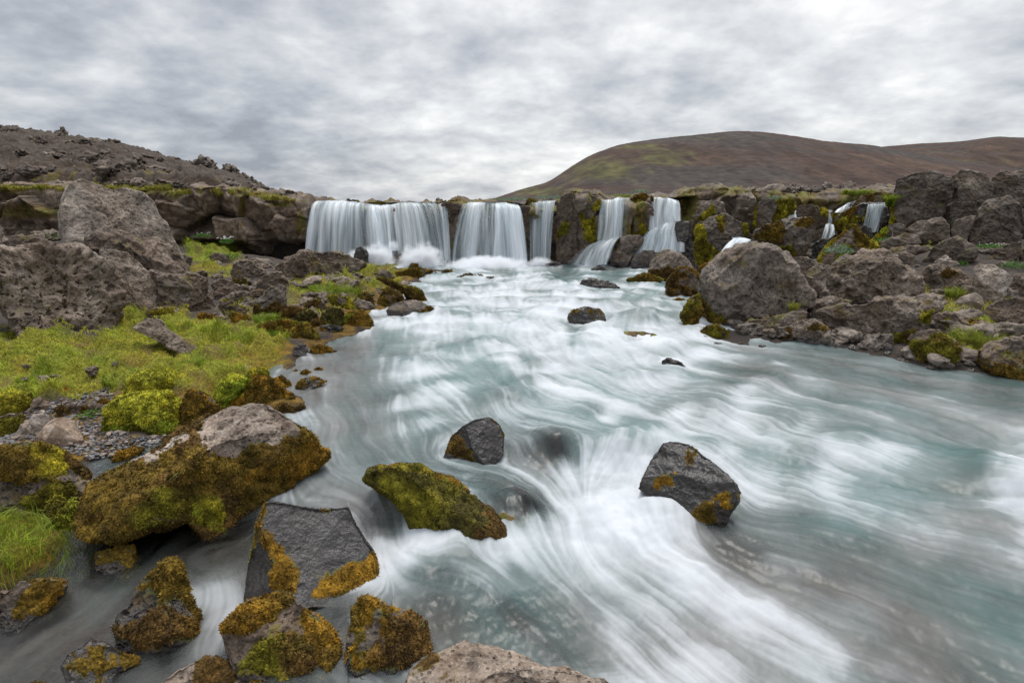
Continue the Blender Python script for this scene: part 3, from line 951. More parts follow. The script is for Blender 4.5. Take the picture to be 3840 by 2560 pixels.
# standing humps of the rapids: the current fans out below each of them
HR = np.random.default_rng(12)
HUMPS = []
foam_v = field_v(FOAM, vn)
tries = 0
while len(HUMPS) < 110 and tries < 6000:
    tries += 1
    i = HR.integers(len(vq))
    if foam_v[i] < 0.42 or not (3.6 < vq[i, 1] < 15.5) or abs(vq[i, 0]) > 8 or land(vq[i:i + 1, 0], vq[i:i + 1, 1])[0] > bil(WG, vq[i:i + 1, 0], vq[i:i + 1, 1])[0] - 0.1:
        continue
    r_ = HR.uniform(0.16, 0.42)
    if any(np.hypot(*(vq[i] - h[0])) < 0.8 * (r_ + h[1]) for h in HUMPS):
        continue
    HUMPS.append((vq[i].copy(), r_, HR.uniform(0.16, 0.30) * r_, vel[i] / (np.linalg.norm(vel[i]) + 1e-9)))
for c, r_, h_, d_ in HUMPS:
    dd_ = vq - c - d_ * r_ * 0.6
    g = np.exp(-(dd_ ** 2).sum(1) / (r_ * 1.1) ** 2)
    cr_ = np.stack([-d_[1], d_[0]])
    vel = vel + np.outer(g * (dd_ @ cr_) / r_ * 0.75, cr_)
vel = vel / (np.linalg.norm(vel, axis=1)[:, None] + 1e-9)
vel = vel.reshape(len(vgy), len(vgx), 2)


def vsample(x, y):
    fx = np.clip((x - vgx[0]) / 0.10, 0, len(vgx) - 1.001)
    fy = np.clip((y - vgy[0]) / 0.10, 0, len(vgy) - 1.001)
    ix, iy = fx.astype(np.int32), fy.astype(np.int32)
    u, v = (fx - ix)[:, None], (fy - iy)[:, None]
    return (vel[iy, ix] * (1 - u) + vel[iy, ix + 1] * u) * (1 - v) + (vel[iy + 1, ix] * (1 - u) + vel[iy + 1, ix + 1] * u) * v


tex = rng.normal(size=(512, 512)).astype(np.float32)


def tsample(x, y, cell, off):
    fx, fy = x / cell + off, y / cell + off * 1.7
    ix, iy = np.floor(fx).astype(np.int32), np.floor(fy).astype(np.int32)
    u, v = fx - ix, fy - iy
    u, v = u * u * (3 - 2 * u), v * v * (3 - 2 * v)
    a, b, c, d = ix & 511, (ix + 1) & 511, iy & 511, (iy + 1) & 511
    return (tex[c, a] * (1 - u) + tex[c, b] * u) * (1 - v) + (tex[d, a] * (1 - u) + tex[d, b] * u) * v


keep_v = land(wx, wy) < wz0 + 0.10
keep_v &= wy < 18.35
need = np.nonzero(keep_v)[0]
layers = [(0.30, 2.0, 26), (0.12, 1.4, 30), (0.05, 0.85, 30), (0.020, 0.42, 26)]
LIC = []
for li, (cell, length, steps) in enumerate(layers):
    acc = np.zeros(len(need))
    wsum = 0
    for sgn in (1, -1):
        x, y = wx[need].copy(), wy[need].copy()
        for s in range(steps // 2):
            v = vsample(x, y)
            x += sgn * v[:, 0] * length / steps
            y += sgn * v[:, 1] * length / steps
            wt = 1 - (s / (steps / 2)) ** 2
            acc += tsample(x, y, cell, 13.7 * (li + 1)) * wt
            wsum += wt
    acc /= acc.std() + 1e-9
    full = np.zeros(len(wx))
    full[need] = np.clip(acc, -2.6, 2.6)
    LIC.append(full)
rw = np.hypot(wx, wy)
L0, L1, L2, L3 = LIC
L3 = L3 * sstep(9, 5, rw)
# river surface: slow swell, standing waves, streak relief
swell = fbm(p3(wx, wy, 0) * 1.15, 3)
chop = fbm(p3(wx, wy, 4) * 3.4, 3)
act = np.clip(foam0 * 1.25, 0.12, 1.0) * np.where((WN[:, 0] < 800) & (WN[:, 1] > 1150), 0.45, 1.0)
act = act * sstep(18.2, 16.5, wy) + 0.25 * sstep(16.5, 18.2, wy)
chop2 = fbm(p3(wx, wy, 9) * 9.0, 3)
calm = np.where((WN[:, 0] < 800) & (WN[:, 1] > 1150), 0.32, 1.0)
HW = act * (0.062 * swell + 0.026 * chop + 0.006 * chop2 + 0.009 * L0 + 0.003 * L1 + 0.0012 * L2) + (0.0005 * L3 + 0.0008 * L2) * calm + (0.003 * chop + 0.0018 * chop2) * calm
BUMPS = [(1275, 1020, .27, .13), (1195, 1165, .20, .10), (1350, 790, .30, .05), (1440, 735, .36, .16), (1490, 735, .30, .12), (1180, 655, .35, .07), (1265, 632, .30, .05), (1540, 1185, .22, .10), (2335, 1090, .30, .16), (780, 868, .16, .05), (1620, 1060, .3, .04),
         (1500, 725, .22, .08), (1080, 640, .4, .05), (1455, 1035, .24, .13), (1500, 1010, .3, .06)]
bump = np.zeros(len(wx))
for (bx, by, br, bh) in BUMPS:
    c = on_water(np.array([[bx, by]], float))[0]
    bump = bump + bh * np.exp(-(((wx - c[0]) ** 2 + (wy - c[1]) ** 2) / br ** 2))
hump_f = np.zeros(len(wx))
for c, r_, h_, d_ in HUMPS:
    sel = np.nonzero((np.abs(wx - c[0]) < 3 * r_) & (np.abs(wy - c[1]) < 3 * r_))[0]
    ax1 = (wx[sel] - c[0]) * d_[0] + (wy[sel] - c[1]) * d_[1]
    ax2 = -(wx[sel] - c[0]) * d_[1] + (wy[sel] - c[1]) * d_[0]
    # gentle rise upstream, quicker drop below, wider than long
    g = np.exp(-(np.where(ax1 < 0, ax1 / (1.1 * r_), ax1 / (0.55 * r_))) ** 2 - (ax2 / (1.15 * r_)) ** 2)
    bump[sel] += h_ * g
    hump_f[sel] += 0.34 * np.exp(-((ax1 - 0.75 * r_) / (0.75 * r_)) ** 2 - (ax2 / (1.2 * r_)) ** 2) - 0.20 * g
HW = HW + bump + (0.0032 * chop2 + 0.0022 * L1 + 0.0014 * L2) * sstep(0.12, 0.3, clear0) * sstep(0.35, 0.15, foam0) * calm
wz = wz0 + HW
calm = np.where((WN[:, 0] < 800) & (WN[:, 1] > 1150), 0.62, 1.0)
fo = foam0 - 0.06 + calm * (0.060 * L0 + 0.058 * L1 + 0.044 * L2 + 0.032 * L3 + (0.11 * swell + 0.08 * chop + 0.04 * chop2) * (1 - 0.75 * np.clip(clear0 * 1.6, 0, 1))) + hump_f * (1 - 0.6 * np.clip(clear0 * 1.5, 0, 1))
fo = fo * np.clip(foam0 * 3.2 + 0.15, 0.25, 1)
fo = fo + (np.maximum(fo, 0.72 + 0.07 * L1 + 0.08 * L2 + 0.12 * chop) - fo) * sstep(0.70, 0.98, foam0)
creek_m = sstep(860, 700, WN[:, 0]) * sstep(1130, 1200, WN[:, 1])
fo = fo * (1 - 0.0 * creek_m)
clear0 = clear0 + (1 - clear0) * 0.6 * creek_m
foam = sstep(-0.02, 1.08, fo)
teal_v = np.clip(teal0 + 0.35 * swell - 0.1 * L0, 0, 1)
clear_v = np.clip(clear0 + 0.12 * L1 + 0.08 * L2, 0, 1)
wf = grid_faces(nrr, naz)
wf = wf[keep_v[wf].any(1) & (wy[wf] < 18.35).all(1)]
used = np.zeros(len(wx), bool)
used[wf] = True
remap = np.cumsum(used) - 1
river = mk('river', np.stack([wx, wy, wz], 1)[used], remap[wf], M_WATER, {'foam': foam[used], 'teal': teal_v[used], 'clear': clear_v[used]})
tag(river, 'milky teal river with silky white rapids', kind='structure')

# the calm river above the lip
ux, uy = np.meshgrid(np.linspace(-9.2, 3.2, 120), np.linspace(18.45, 60, 90))
up_z = 0.018 + 0.012 * fbm(p3(ux.ravel(), uy.ravel()) * 1.5, 3)
o = mk('river', np.stack([ux.ravel(), uy.ravel(), up_z], 1), grid_faces(90, 120), M_WATER,
       {'foam': np.full(ux.size, .25) + 0.1 * fbm(p3(ux.ravel(), uy.ravel()) * 2, 2), 'teal': np.full(ux.size, .4), 'clear': np.full(ux.size, .1)})
tag(o, 'calm river above the lip of the falls', kind='structure')


# ------------------------------------------------------------------ waterfalls
def sheet(name, parent, view, top, bot, yt, yb, density, seed, layers=3, freq=9.0, lip=0.35, fade_l=0.04, fade_r=0.04, arc=2.0, fade_b=0.0, gap=0.0, yb_r=None):
    """curtain of falling water between an upper and a lower edge traced in the photo"""
    T, Bt = px(view, top), px(view, bot)
    vv, ff, aa, base = [], [], [], 0
    ns = int(max(30, np.ptp(T[:, 0]) / 3.75 * 2.2, np.ptp(Bt[:, 0]) / 3.75 * 2.2))
    ntt = 60
    s = np.linspace(0, 1, ns)
    def along(P):
        k = np.linspace(0, 1, len(P))
        return np.stack([np.interp(s, k, P[:, 0]), np.interp(s, k, P[:, 1])], 1)
    rt, rb = rays(along(T)), rays(along(Bt))
    yb_ = yb if yb_r is None else yb + (yb_r - yb) * s
    for L in range(layers):
        sd = seed * 7.7 + L * 3.3
        pt = rt * ((yt + 0.10 * L) / rt[:, 1])[:, None]
        pb = rb * ((yb_ + 0.13 * L) / rb[:, 1])[:, None]
        tau = np.concatenate([[-0.30, -0.2, -0.12, -0.05], np.linspace(0, 1, ntt)])
        cols = []
        w_s = np.ptp(pt[:, 0]) + 1e-6
        xs_ = pt[:, 0]
        wav = 0.20 * fbm(p3(xs_ * 1.6, 0 * xs_, sd), 3) + 0.035 * fbm(p3(xs_ * 8, 0 * xs_, sd + 4), 2)
        notch = 0.14 * fbm(p3(xs_ * 2.2, 0 * xs_, sd + 9), 3)
        for t_ in tau:
            if t_ < 0:
                p = pt.copy()
                p[:, 1] += -t_ * lip * 3
                p[:, 2] += -0.0 + 0.02 * (-t_) / 0.3 + notch * 0.3
            else:
                p = pt + (pb - pt) * np.array([1, 1, 0]) * t_
                p[:, 2] = pt[:, 2] + (pb[:, 2] - pt[:, 2]) * t_ ** arc + notch * 0.3 * (1 - t_)
                p[:, 1] -= wav * min(1, t_ * 1.6) * 0.9
            cols.append(p)
        V = np.array(cols)
        fr = freq / w_s * w_s
        S = np.broadcast_to(xs_[None], V.shape[:2])
        TT = np.broadcast_to(tau[:, None], V.shape[:2])
        # strands: long streaks that braid a little as they fall
        drift = 0.10 * fbm(p3(S.ravel() * 1.4, TT.ravel() * 1.3, sd + 2), 2).reshape(S.shape)
        u = (S + drift * np.clip(TT, 0, 1)).ravel()
        st = fbm(p3(u * freq * 0.33, TT.ravel() * 0.35, sd), 2) * 0.9 + fbm(p3(u * freq, TT.ravel() * 0.7, sd + 5), 3) * 0.75 + fbm(p3(u * freq * 3.1, TT.ravel() * 1.0, sd + 8), 2) * 0.45
        broad = fbm(p3(u * 1.1, TT.ravel() * 0.4, sd + 3), 2)
        dn = density - 0.05 + 0.50 * st + 0.42 * broad - gap * sstep(0.15, 0.45, -broad)
        tc_ = np.clip(TT.ravel(), 0, 1)
        dn = dn + 0.10 * (1 - tc_) * (tc_ > 0.02)
        a = np.clip(dn, 0, 1)
        ss = np.broadcast_to(s[None], V.shape[:2]).ravel() + 0.03 * st
        a = a * sstep(-0.005, fade_l, ss) * sstep(1.005, 1 - fade_r, ss)
        if fade_b:
            a = a * sstep(1.0, 1 - fade_b, tc_)
        a = a * np.where(TT.ravel() < 0, sstep(-0.30, -0.10, TT.ravel()) * 0.8, 1)
        vv.append(V.reshape(-1, 3))
        ff.append(grid_faces(len(tau), ns) + base)
        aa.append(a * (0.92 if L == 0 else 0.8))
        base += V.shape[0] * ns
    return mk(name, np.concatenate(vv), np.concatenate(ff), M_FALLS, {'dens': np.concatenate(aa)}, parent=parent)


def mound(parent, view, cx, cy, rx, ry, ydist, dens, seed, name='splash'):
    """cloud of spray thrown up where the curtain lands"""
    c = px(view, [(cx, cy)])
    r = rays(c)[0]
    P0 = r * (ydist / r[1])
    k = P0[1] / FN / VIEWS[view][2]
    D, F = ico(5)
    v = D * np.array([rx * k * 1.15, rx * k * 0.6, ry * k * 1.25])
    v[:, 2] = np.where(v[:, 2] < 0, v[:, 2] * 0.02, v[:, 2])
    v = v * (1 + 0.10 * fbm(D * 1.5 + seed, 2))[:, None]
    return mk(name, v + P0 + np.array([0, 0, -0.04]), F, M_MIST, parent=parent)


O0 = (0, 0, 0)
wfl = empty('waterfall', O0, 'broad white waterfall at the far left end, pouring beside the overhanging cliff', 'waterfall', 'waterfalls over the basalt ledge')
sheet('curtain', wfl, 'B', [(148, 176), (230, 170), (330, 172), (430, 182), (540, 200), (580, 205)], [(78, 525), (180, 540), (300, 550), (420, 560), (560, 590), (640, 590)], 18.05, 17.15, 0.68, 1, freq=7, layers=2)
sheet('curtain', wfl, 'B', [(530, 200), (580, 204), (650, 200)], [(575, 560), (630, 570), (680, 560)], 18.0, 17.1, 0.80, 2, freq=9, layers=2)
mound(wfl, 'B', 585, 590, 120, 135, 16.9, 0.62, 3)
mound(wfl, 'B', 470, 575, 110, 90, 17.0, 0.5, 4)
wfl = empty('waterfall', O0, 'white waterfall with a round dome of spray at its foot', 'waterfall', 'waterfalls over the basalt ledge')
sheet('curtain', wfl, 'B', [(630, 198), (720, 180), (800, 180), (900, 186), (1010, 190)], [(660, 560), (760, 590), (880, 600), (1000, 600), (1060, 590)], 18.05, 17.3, 0.40, 5, freq=10, layers=2, gap=0.16)
sheet('curtain', wfl, 'B', [(1000, 188), (1030, 192), (1050, 210)], [(1035, 560), (1060, 580), (1080, 590)], 18.1, 17.4, 0.5, 6, freq=9, layers=2)
mound(wfl, 'B', 880, 605, 175, 135, 16.9, 0.56, 7)
mound(wfl, 'B', 690, 500, 45, 75, 17.2, 0.45, 8)
wfl = empty('waterfall', O0, 'white waterfall spreading wide between two dark rock gaps', 'waterfall', 'waterfalls over the basalt ledge')
sheet('curtain', wfl, 'B', [(1165, 188), (1250, 178), (1340, 182), (1430, 190), (1540, 205)], [(1070, 598), (1200, 605), (1330, 604), (1450, 604), (1605, 595)], 18.1, 17.2, 0.42, 9, freq=8, layers=2, gap=0.16)
sheet('curtain', wfl, 'B', [(1380, 188), (1450, 190), (1540, 200)], [(1370, 600), (1480, 604), (1605, 592)], 18.05, 17.15, 0.66, 10, freq=8, layers=2)
mound(wfl, 'B', 1330, 612, 290, 70, 16.9, 0.42, 11)
wfl = empty('waterfall', O0, 'slim white waterfall beside the brown rock pillar', 'waterfall', 'waterfalls over the basalt ledge')
sheet('curtain', wfl, 'B', [(1610, 196), (1700, 176), (1800, 170)], [(1618, 598), (1690, 600), (1755, 596)], 18.1, 17.4, 0.42, 12, freq=9, layers=2, gap=0.2)
mound(wfl, 'B', 1690, 606, 100, 55, 17.1, 0.4, 13)
wfl = empty('waterfall', O0, 'thin stranded waterfall over green moss that fans out from a grey ledge', 'waterfall', 'waterfalls over the basalt ledge')
sheet('curtain', wfl, 'J', [(625, 205), (720, 205), (800, 195), (950, 180)], [(568, 675), (690, 660), (800, 635), (905, 600)], 17.35, 16.95, 0.34, 14, freq=12, layers=2, gap=0.2, lip=0.2)
sheet('curtain', wfl, 'J', [(770, 195), (830, 190), (860, 190)], [(765, 640), (795, 640), (825, 625)], 17.3, 16.9, 0.62, 15, freq=12, layers=2, lip=0.2)
sheet('veil', wfl, 'J', [(560, 675), (680, 650), (760, 635), (840, 618)], [(230, 915), (440, 920), (560, 920), (700, 915)], 16.9, 16.3, 0.55, 16, freq=9, layers=2, lip=0.0, fade_l=0.5, arc=1.7)
wfl = empty('waterfall', O0, 'bright white waterfall breaking over a ledge into a wide skirt behind the pale boulder', 'waterfall', 'waterfalls over the basalt ledge')
sheet('curtain', wfl, 'J', [(1195, 190), (1280, 175), (1380, 185), (1480, 215)], [(1150, 545), (1260, 500), (1390, 450), (1515, 435)], 17.6, 17.1, 0.55, 17, freq=9, layers=2, lip=0.3)
sheet('veil', wfl, 'J', [(1130, 560), (1260, 490), (1400, 445), (1540, 480)], [(940, 900), (1120, 800), (1330, 770), (1555, 780)], 17.25, 16.6, 0.60, 18, freq=9, layers=3, lip=0.0, fade_l=0.3, arc=1.6, gap=0.1)
wfl = empty('waterfall', O0, 'small white chute spilling between the green boulder and the round grey boulder', 'waterfall')
sheet('chute', wfl, 'J', [(2090, 640), (2180, 628), (2290, 640)], [(1940, 800), (2000, 830), (2130, 840)], 14.6, 13.9, 0.9, 19, freq=8, layers=3, lip=0.2, arc=1.6)
wfl = empty('waterfall', O0, 'tiny white spout beside the square brown block on the mossy ledge', 'waterfall')
sheet('spout', wfl, 'K', [(800, 555), (830, 552), (848, 560)], [(745, 665), (790, 670), (845, 660)], 16.9, 16.5, 0.9, 20, freq=10, layers=2, lip=0.1)
wfl = empty('waterfall', O0, 'thin white waterfall over a mossy step beside the tall grey wall block', 'waterfall')
sheet('curtain', wfl, 'K', [(1630, 490), (1720, 478), (1830, 480)], [(1560, 770), (1680, 800), (1770, 790)], 15.5, 15.15, 0.40, 21, freq=12, layers=2, lip=0.3, gap=0.25)
sheet('veil', wfl, 'K', [(1360, 520), (1420, 480), (1510, 460)], [(1270, 580), (1330, 580), (1400, 560)], 15.6, 15.35, 0.6, 22, freq=12, layers=1, lip=0.1)
wfl = empty('waterfall', O0, 'dark narrow trickle dropping in the shadowed gap behind the mossy slab', 'waterfall')
sheet('strand', wfl, 'K', [(1198, 560), (1215, 556), (1240, 560)], [(1190, 700), (1215, 710), (1245, 700)], 15.9, 15.6, 0.5, 23, freq=12, layers=1, lip=0.1)
sheet('veil', wfl, 'K', [(1170, 700), (1210, 690), (1255, 705)], [(1105, 860), (1180, 880), (1270, 820)], 15.6, 15.2, 0.42, 24, freq=12, layers=1, lip=0.0)
# ------------------------------------------------------------------ rocks
HUE = {'w': (0.33, 0.32, 0.028), 'o': (0.205, 0.110, 0.010), 'b': (0.095, 0.053, 0.013), 'v': (0.140, 0.122, 0.010), 'y': (0.30, 0.25, 0.018), 'g': (0.20, 0.25, 0.016), 'd': (0.060, 0.050, 0.010), 'k': (0.130, 0.082, 0.011)}


def moss_part(root, origin, V, F, N, m, hc, thick, blade, density, droop=0.35):
    """cushion of moss: a swollen shell over part of the rock plus many short leafy shoots"""
    sel = m[F].min(1) > 0.10
    if sel.sum() < 6:
        return None
    f = F[sel]
    used = np.unique(f)
    rm = np.full(len(V), -1)
    rm[used] = np.arange(len(used))
    v, n, mm, c = V[used], N[used], m[used], hc[used]
    g1 = fbm(v * 11, 2) * 0.5 + 0.5
    g2 = pnoise(v * 70 + 9) * 0.5 + 0.5
    off = thick * sstep(0.1, 1.0, mm) * (0.45 + 0.95 * sstep(-0.4, 0.4, fbm(v * 4.5 + 3, 2))) * (0.35 + 0.45 * g1 + 0.40 * g2) - 0.006 * (1 - sstep(0.1, 0.3, mm))
    v2 = v + n * off[:, None]
    cc = c * (0.70 + 0.45 * g1 + 0.30 * (g2 - 0.5))[:, None]
    f2 = rm[f]
    parts_v, parts_f, parts_c = [v2], [f2], [cc]
    if density > 0:
        a = v2[f2]
        ar = 0.5 * np.linalg.norm(np.cross(a[:, 1] - a[:, 0], a[:, 2] - a[:, 0]), axis=1)
        cnt = int(min(ar.sum() * density, 70000))
        pw = ar * (0.25 + 0.75 * mm[f2[:, 0]])
        pick = rng.choice(len(f2), cnt, p=pw / pw.sum())
        b = rng.dirichlet((1, 1, 1), cnt)
        p = (a[pick] * b[:, :, None]).sum(1)
        nn = n[f2[pick, 0]]
        d = nn * 0.75 + rng.normal(size=(cnt, 3)) * 0.55 + np.array([0, 0, -droop])
        d /= np.linalg.norm(d, axis=1)[:, None]
        ln = blade * rng.uniform(0.5, 1.6, cnt)[:, None]
        sd = np.cross(d, rng.normal(size=(cnt, 3)))
        sd /= np.linalg.norm(sd, axis=1)[:, None] + 1e-9
        p = p - nn * 0.004
        tri = np.stack([p - sd * ln * 0.30, p + sd * ln * 0.30, p + d * ln], 1).reshape(-1, 3)
        bc = (cc[f2[pick, 0]] * rng.uniform(0.65, 1.55, cnt)[:, None])
        parts_v.append(tri)
        parts_f.append(np.arange(cnt * 3).reshape(-1, 3) + len(v2))
        parts_c.append(np.repeat(bc, 3, 0))
    return mk('moss', np.concatenate(parts_v), np.concatenate(parts_f), M_MOSS, {'col': np.clip(np.concatenate(parts_c), 0.004, 1)}, parent=root, origin=origin)


ROCK_N = [0]
WATERLINE = []


def rock(view, pts, label, name='boulder', cat=None, Y=None, thick=0.8, p=3.2, nfac=9, crag=1.0, tone=1.0, warm=0.4, wet=0.0, wetband=0.75, stain=0.23, moss=None, mthick=0.03,
         lvl=None, seed=None, sink=0.30, group=None, blade=None, dens=None, lead=0.62, facs=None, mossnoise=1.0, bare=None, droop=0.35, pits=1.0, drop=0.0, smooth_face=False):
    ROCK_N[0] += 1
    sd = seed if seed is not None else ROCK_N[0]
    R = np.random.default_rng(sd + 100)
    if smooth_face and stain == 0.23:
        stain = 0.0
    P = px(view, pts)
    lo, hi = P.min(0), P.max(0)
    h_px, w_px = hi[1] - lo[1], hi[0] - lo[0]
    bot = P[np.argmax(P[:, 1])]
    # part below ground or water
    Pe = P.copy()
    k = sstep(0.62, 1.0, (Pe[:, 1] - lo[1]) / h_px)
    Pe[:, 1] += sink * h_px * k
    c = np.array([(Pe[:, 0].min() + Pe[:, 0].max()) / 2, (Pe[:, 1].min() + Pe[:, 1].max()) / 2])
    if polysd(c[None], Pe)[0] < 0:
        c = Pe.mean(0)
    rc = rays([c])[0]
    size_px = math.sqrt(w_px * h_px)
    if Y is None:
        q, tb = hit(bot)
        T = size_px / FN * tb * 0.5 * thick
        tcn = tb + lead * T
    else:
        tcn = Y / rc[1]
        T = size_px / FN * tcn * 0.5 * thick
    C = rc * tcn
    wv = -rc / np.linalg.norm(rc)
    uv = np.cross([0, 0, 1.0], wv)
    uv /= np.linalg.norm(uv)
    vv_ = np.cross(wv, uv)
    ro = rays(Pe)
    tt = (C @ wv) / (ro @ wv)
    L = ro * tt[:, None] - C
    lu, lv = L @ uv, L @ vv_
    # radius of the outline as a function of angle
    th = np.linspace(-math.pi, math.pi, 361)[:-1]
    dirs = np.stack([np.cos(th), np.sin(th)], 1)
    rad_ = np.zeros(len(th))
    nP = len(lu)
    for i in range(nP):
        a = np.array([lu[i], lv[i]])
        b = np.array([lu[(i + 1) % nP], lv[(i + 1) % nP]])
        e = b - a
        den = dirs[:, 0] * e[1] - dirs[:, 1] * e[0]
        with np.errstate(divide='ignore', invalid='ignore'):
            t_ = (a[0] * e[1] - a[1] * e[0]) / den
            s_ = (a[0] * dirs[:, 1] - a[1] * dirs[:, 0]) / den
        ok = (s_ >= -1e-6) & (s_ <= 1 + 1e-6) & (t_ > 0)
        rad_ = np.where(ok, np.maximum(rad_, t_), rad_)
    rad_ = np.where(rad_ <= 0, rad_.max() * 0.3, rad_)
    ker = np.array([1, 2, 3, 2, 1.0]); ker /= ker.sum()
    rad_ = np.convolve(np.concatenate([rad_[-2:], rad_, rad_[:2]]), ker, 'valid')
    if lvl is None:
        d_ = size_px / 3.75
        lvl = 7 if d_ > 70 else 6 if d_ > 26 else 5
    D, F = ico(lvl)
    rho = np.hypot(D[:, 0], D[:, 1])
    q = D / ((rho ** p + np.abs(D[:, 2]) ** p) ** (1 / p))[:, None]
    fl_ = []
    for i in range(nfac):
        a = R.uniform(0.15, 0.80)
        ang = R.uniform(0, 2 * math.pi)
        sg = 1 if R.random() < 0.7 else -1
        nv = np.array([math.cos(ang) * a, math.sin(ang) * a, sg * math.sqrt(1 - a * a)])
        fl_.append((nv, a + (1 - a) * R.uniform(0.12, 0.52)))
    for fc in (facs or []):
        nv = np.array(fc[:3], float)
        nv /= np.linalg.norm(nv)
        fl_.append((nv, max(fc[3], float(np.hypot(nv[0], nv[1])) + 0.03)))
    for nv, hh in fl_:
        s_ = q @ nv
        over = s_ > hh
        q[over] *= (hh / s_[over])[:, None]
    thv = np.arctan2(D[:, 1], D[:, 0])
    Rv = np.interp(thv, np.concatenate([th, [math.pi]]), np.concatenate([rad_, rad_[:1]]))
    loc = np.stack([q[:, 0] * Rv, q[:, 1] * Rv, q[:, 2] * T], 1)
    V = C + loc[:, :1] * uv + loc[:, 1:2] * vv_ + loc[:, 2:] * wv - np.array([0, 0, drop])
    s = 0.5 * math.sqrt((np.ptp(lu)) * (np.ptp(lv)))
    N = normals(V, F)
    nq = V / s + sd * 5.37
    dsp = s * crag * (0.055 * fbm(nq * 1.25, 3) + 0.042 * (ridge(nq * 2.6, 4) - 0.25) + 0.016 * fbm(nq * 9, 3)) + crag * 0.012 * ridge(V * 6 + sd, 3)
    # blocky spall and gas holes
    ck = 0.35 if smooth_face else 1.0
    stepn = pnoise(nq * 1.9 + 4)
    step2 = pnoise(nq * 4.3 + 14)
    dsp += s * crag * (0.035 * np.tanh(stepn * 14) + 0.012 * np.tanh(step2 * 14)) * ck
    dsp -= s * crag * (0.028 * np.exp(-(stepn / 0.035) ** 2) + 0.008 * np.exp(-(step2 / 0.06) ** 2)) * ck
    hol = fbm(V * 15 + sd, 3)
    dsp -= pits * 0.022 * sstep(0.28, 0.62, hol) * min(1.0, s * 1.6)
    dsp -= dsp.mean() + 0.015 * s + (0.6 * mthick if moss is not None else 0)
    V = V + N * dsp[:, None]
    N = normals(V, F)
    npx = proj(V)
    zz = V[:, 2]
    wl = surf(V[:, 0], V[:, 1])
    above = zz - wl
    nlow = fbm(V * 3.3 + sd, 3)
    wetv = wet + wetband * sstep(0.20, 0.02, zz - bil(WG, V[:, 0], V[:, 1]) + 0.06 * nlow) + 0.15 * nlow
    tonev = tone * (1 + 0.14 * fbm(nq * 0.9 + 2, 2))
    warmv = np.clip(warm + 0.26 + 0.35 * fbm(nq * 1.4 + 8, 3), 0, 1)
    st = stain + 0.30 * nlow + 0.10 * sstep(0.3, 0.9, N[:, 2]) * (stain > 0)
    base = np.array([C[0], C[1], float(zz.min())])
    m = np.zeros(len(V))
    hc = np.zeros((len(V), 3)) + np.array(HUE['o'])
    if moss is not None:
        e = fbm(V * 5.5 + sd, 4)
        e2 = fbm(V * 2.0 + sd, 2)
        ef = fbm(V * 24 + sd, 2)
        k_m = (FN / np.linalg.norm(C))
        specs = moss if isinstance(moss, list) else [moss]
        for spec in specs:
            if spec[0] == 'poly':
                hue, pl = spec[1], px(spec[2] if len(spec) > 3 else view, spec[-1])
                sdp = polysd(npx, pl) / k_m
                mi = sstep(-0.04, 0.08, sdp + (0.060 * e + 0.035 * ef) * mossnoise)
            elif spec[0] == 'low':          # up to a height above the water
                hue = spec[1]
                mi = sstep(spec[2] + 0.06, spec[2] - 0.06, above + 0.16 * e * mossnoise + 0.08 * e2) * sstep(-0.12, -0.02, above)
            elif spec[0] == 'all':
                hue = spec[1]
                mi = sstep(spec[2] - 0.25, spec[2] + 0.25, 0.5 + (0.55 * e + 0.22 * ef) * mossnoise + 0.4 * e2)
            elif spec[0] == 'top':
                hue = spec[1]
                mi = sstep(spec[2] - 0.2, spec[2] + 0.2, N[:, 2] + 0.45 * e)
            h1 = np.array(HUE[hue[0]])
            h2 = np.array(HUE[hue[1]]) if len(hue) > 1 else h1
            hm = h1 + (h2 - h1) * sstep(-0.35, 0.35, e2 + 0.4 * fbm(V * 7 + 31, 2))[:, None]
            if len(hue) > 2:                 # third colour on surfaces facing the sky
                hm = hm + (np.array(HUE[hue[2]]) - hm) * sstep(0.35, 0.8, N[:, 2] + 0.3 * e)[:, None]
            hm = hm * (0.62 + 0.62 * sstep(-0.35, 0.35, fbm(V * 8 + sd, 3)))[:, None]
            upd = (mi > m) | ((mi > 0.35) if spec[0] == 'poly' else False)
            hc[upd] = hm[upd]
            m = np.maximum(m, mi)
        for pl in (bare or []):
            sdp = polysd(npx, px(view, pl)) / k_m
            m = m * (1 - sstep(-0.03, 0.05, sdp + 0.055 * e + 0.05 * ef))
        st = np.maximum(st, 0.75 * sstep(0.0, 0.2, m))
    o = mk(name, V, F, M_ROCK, {'wet': np.clip(wetv, 0, 1.2), 'tone': tonev, 'warm': warmv, 'stain': np.clip(st, 0, 1.1), 'pitk': np.full(len(V), min(1.0, 0.15 + 0.85 * pits) if not smooth_face else 0.12)}, origin=base)
    tag(o, label, cat or name.split('_')[-1], group)
    if moss is not None:
        dist = np.linalg.norm(C)
        bl = blade if blade is not None else 0.0023 * dist
        dn = dens if dens is not None else 5.5 / (bl * bl)
        moss_part(o, base, V, F, N, m, hc, mthick * 0.65, bl, dn, droop)
    nearw = np.abs(zz - bil(WG, V[:, 0], V[:, 1])) < 0.05
    WATERLINE.append(V[nearw][:, :2])
    return o
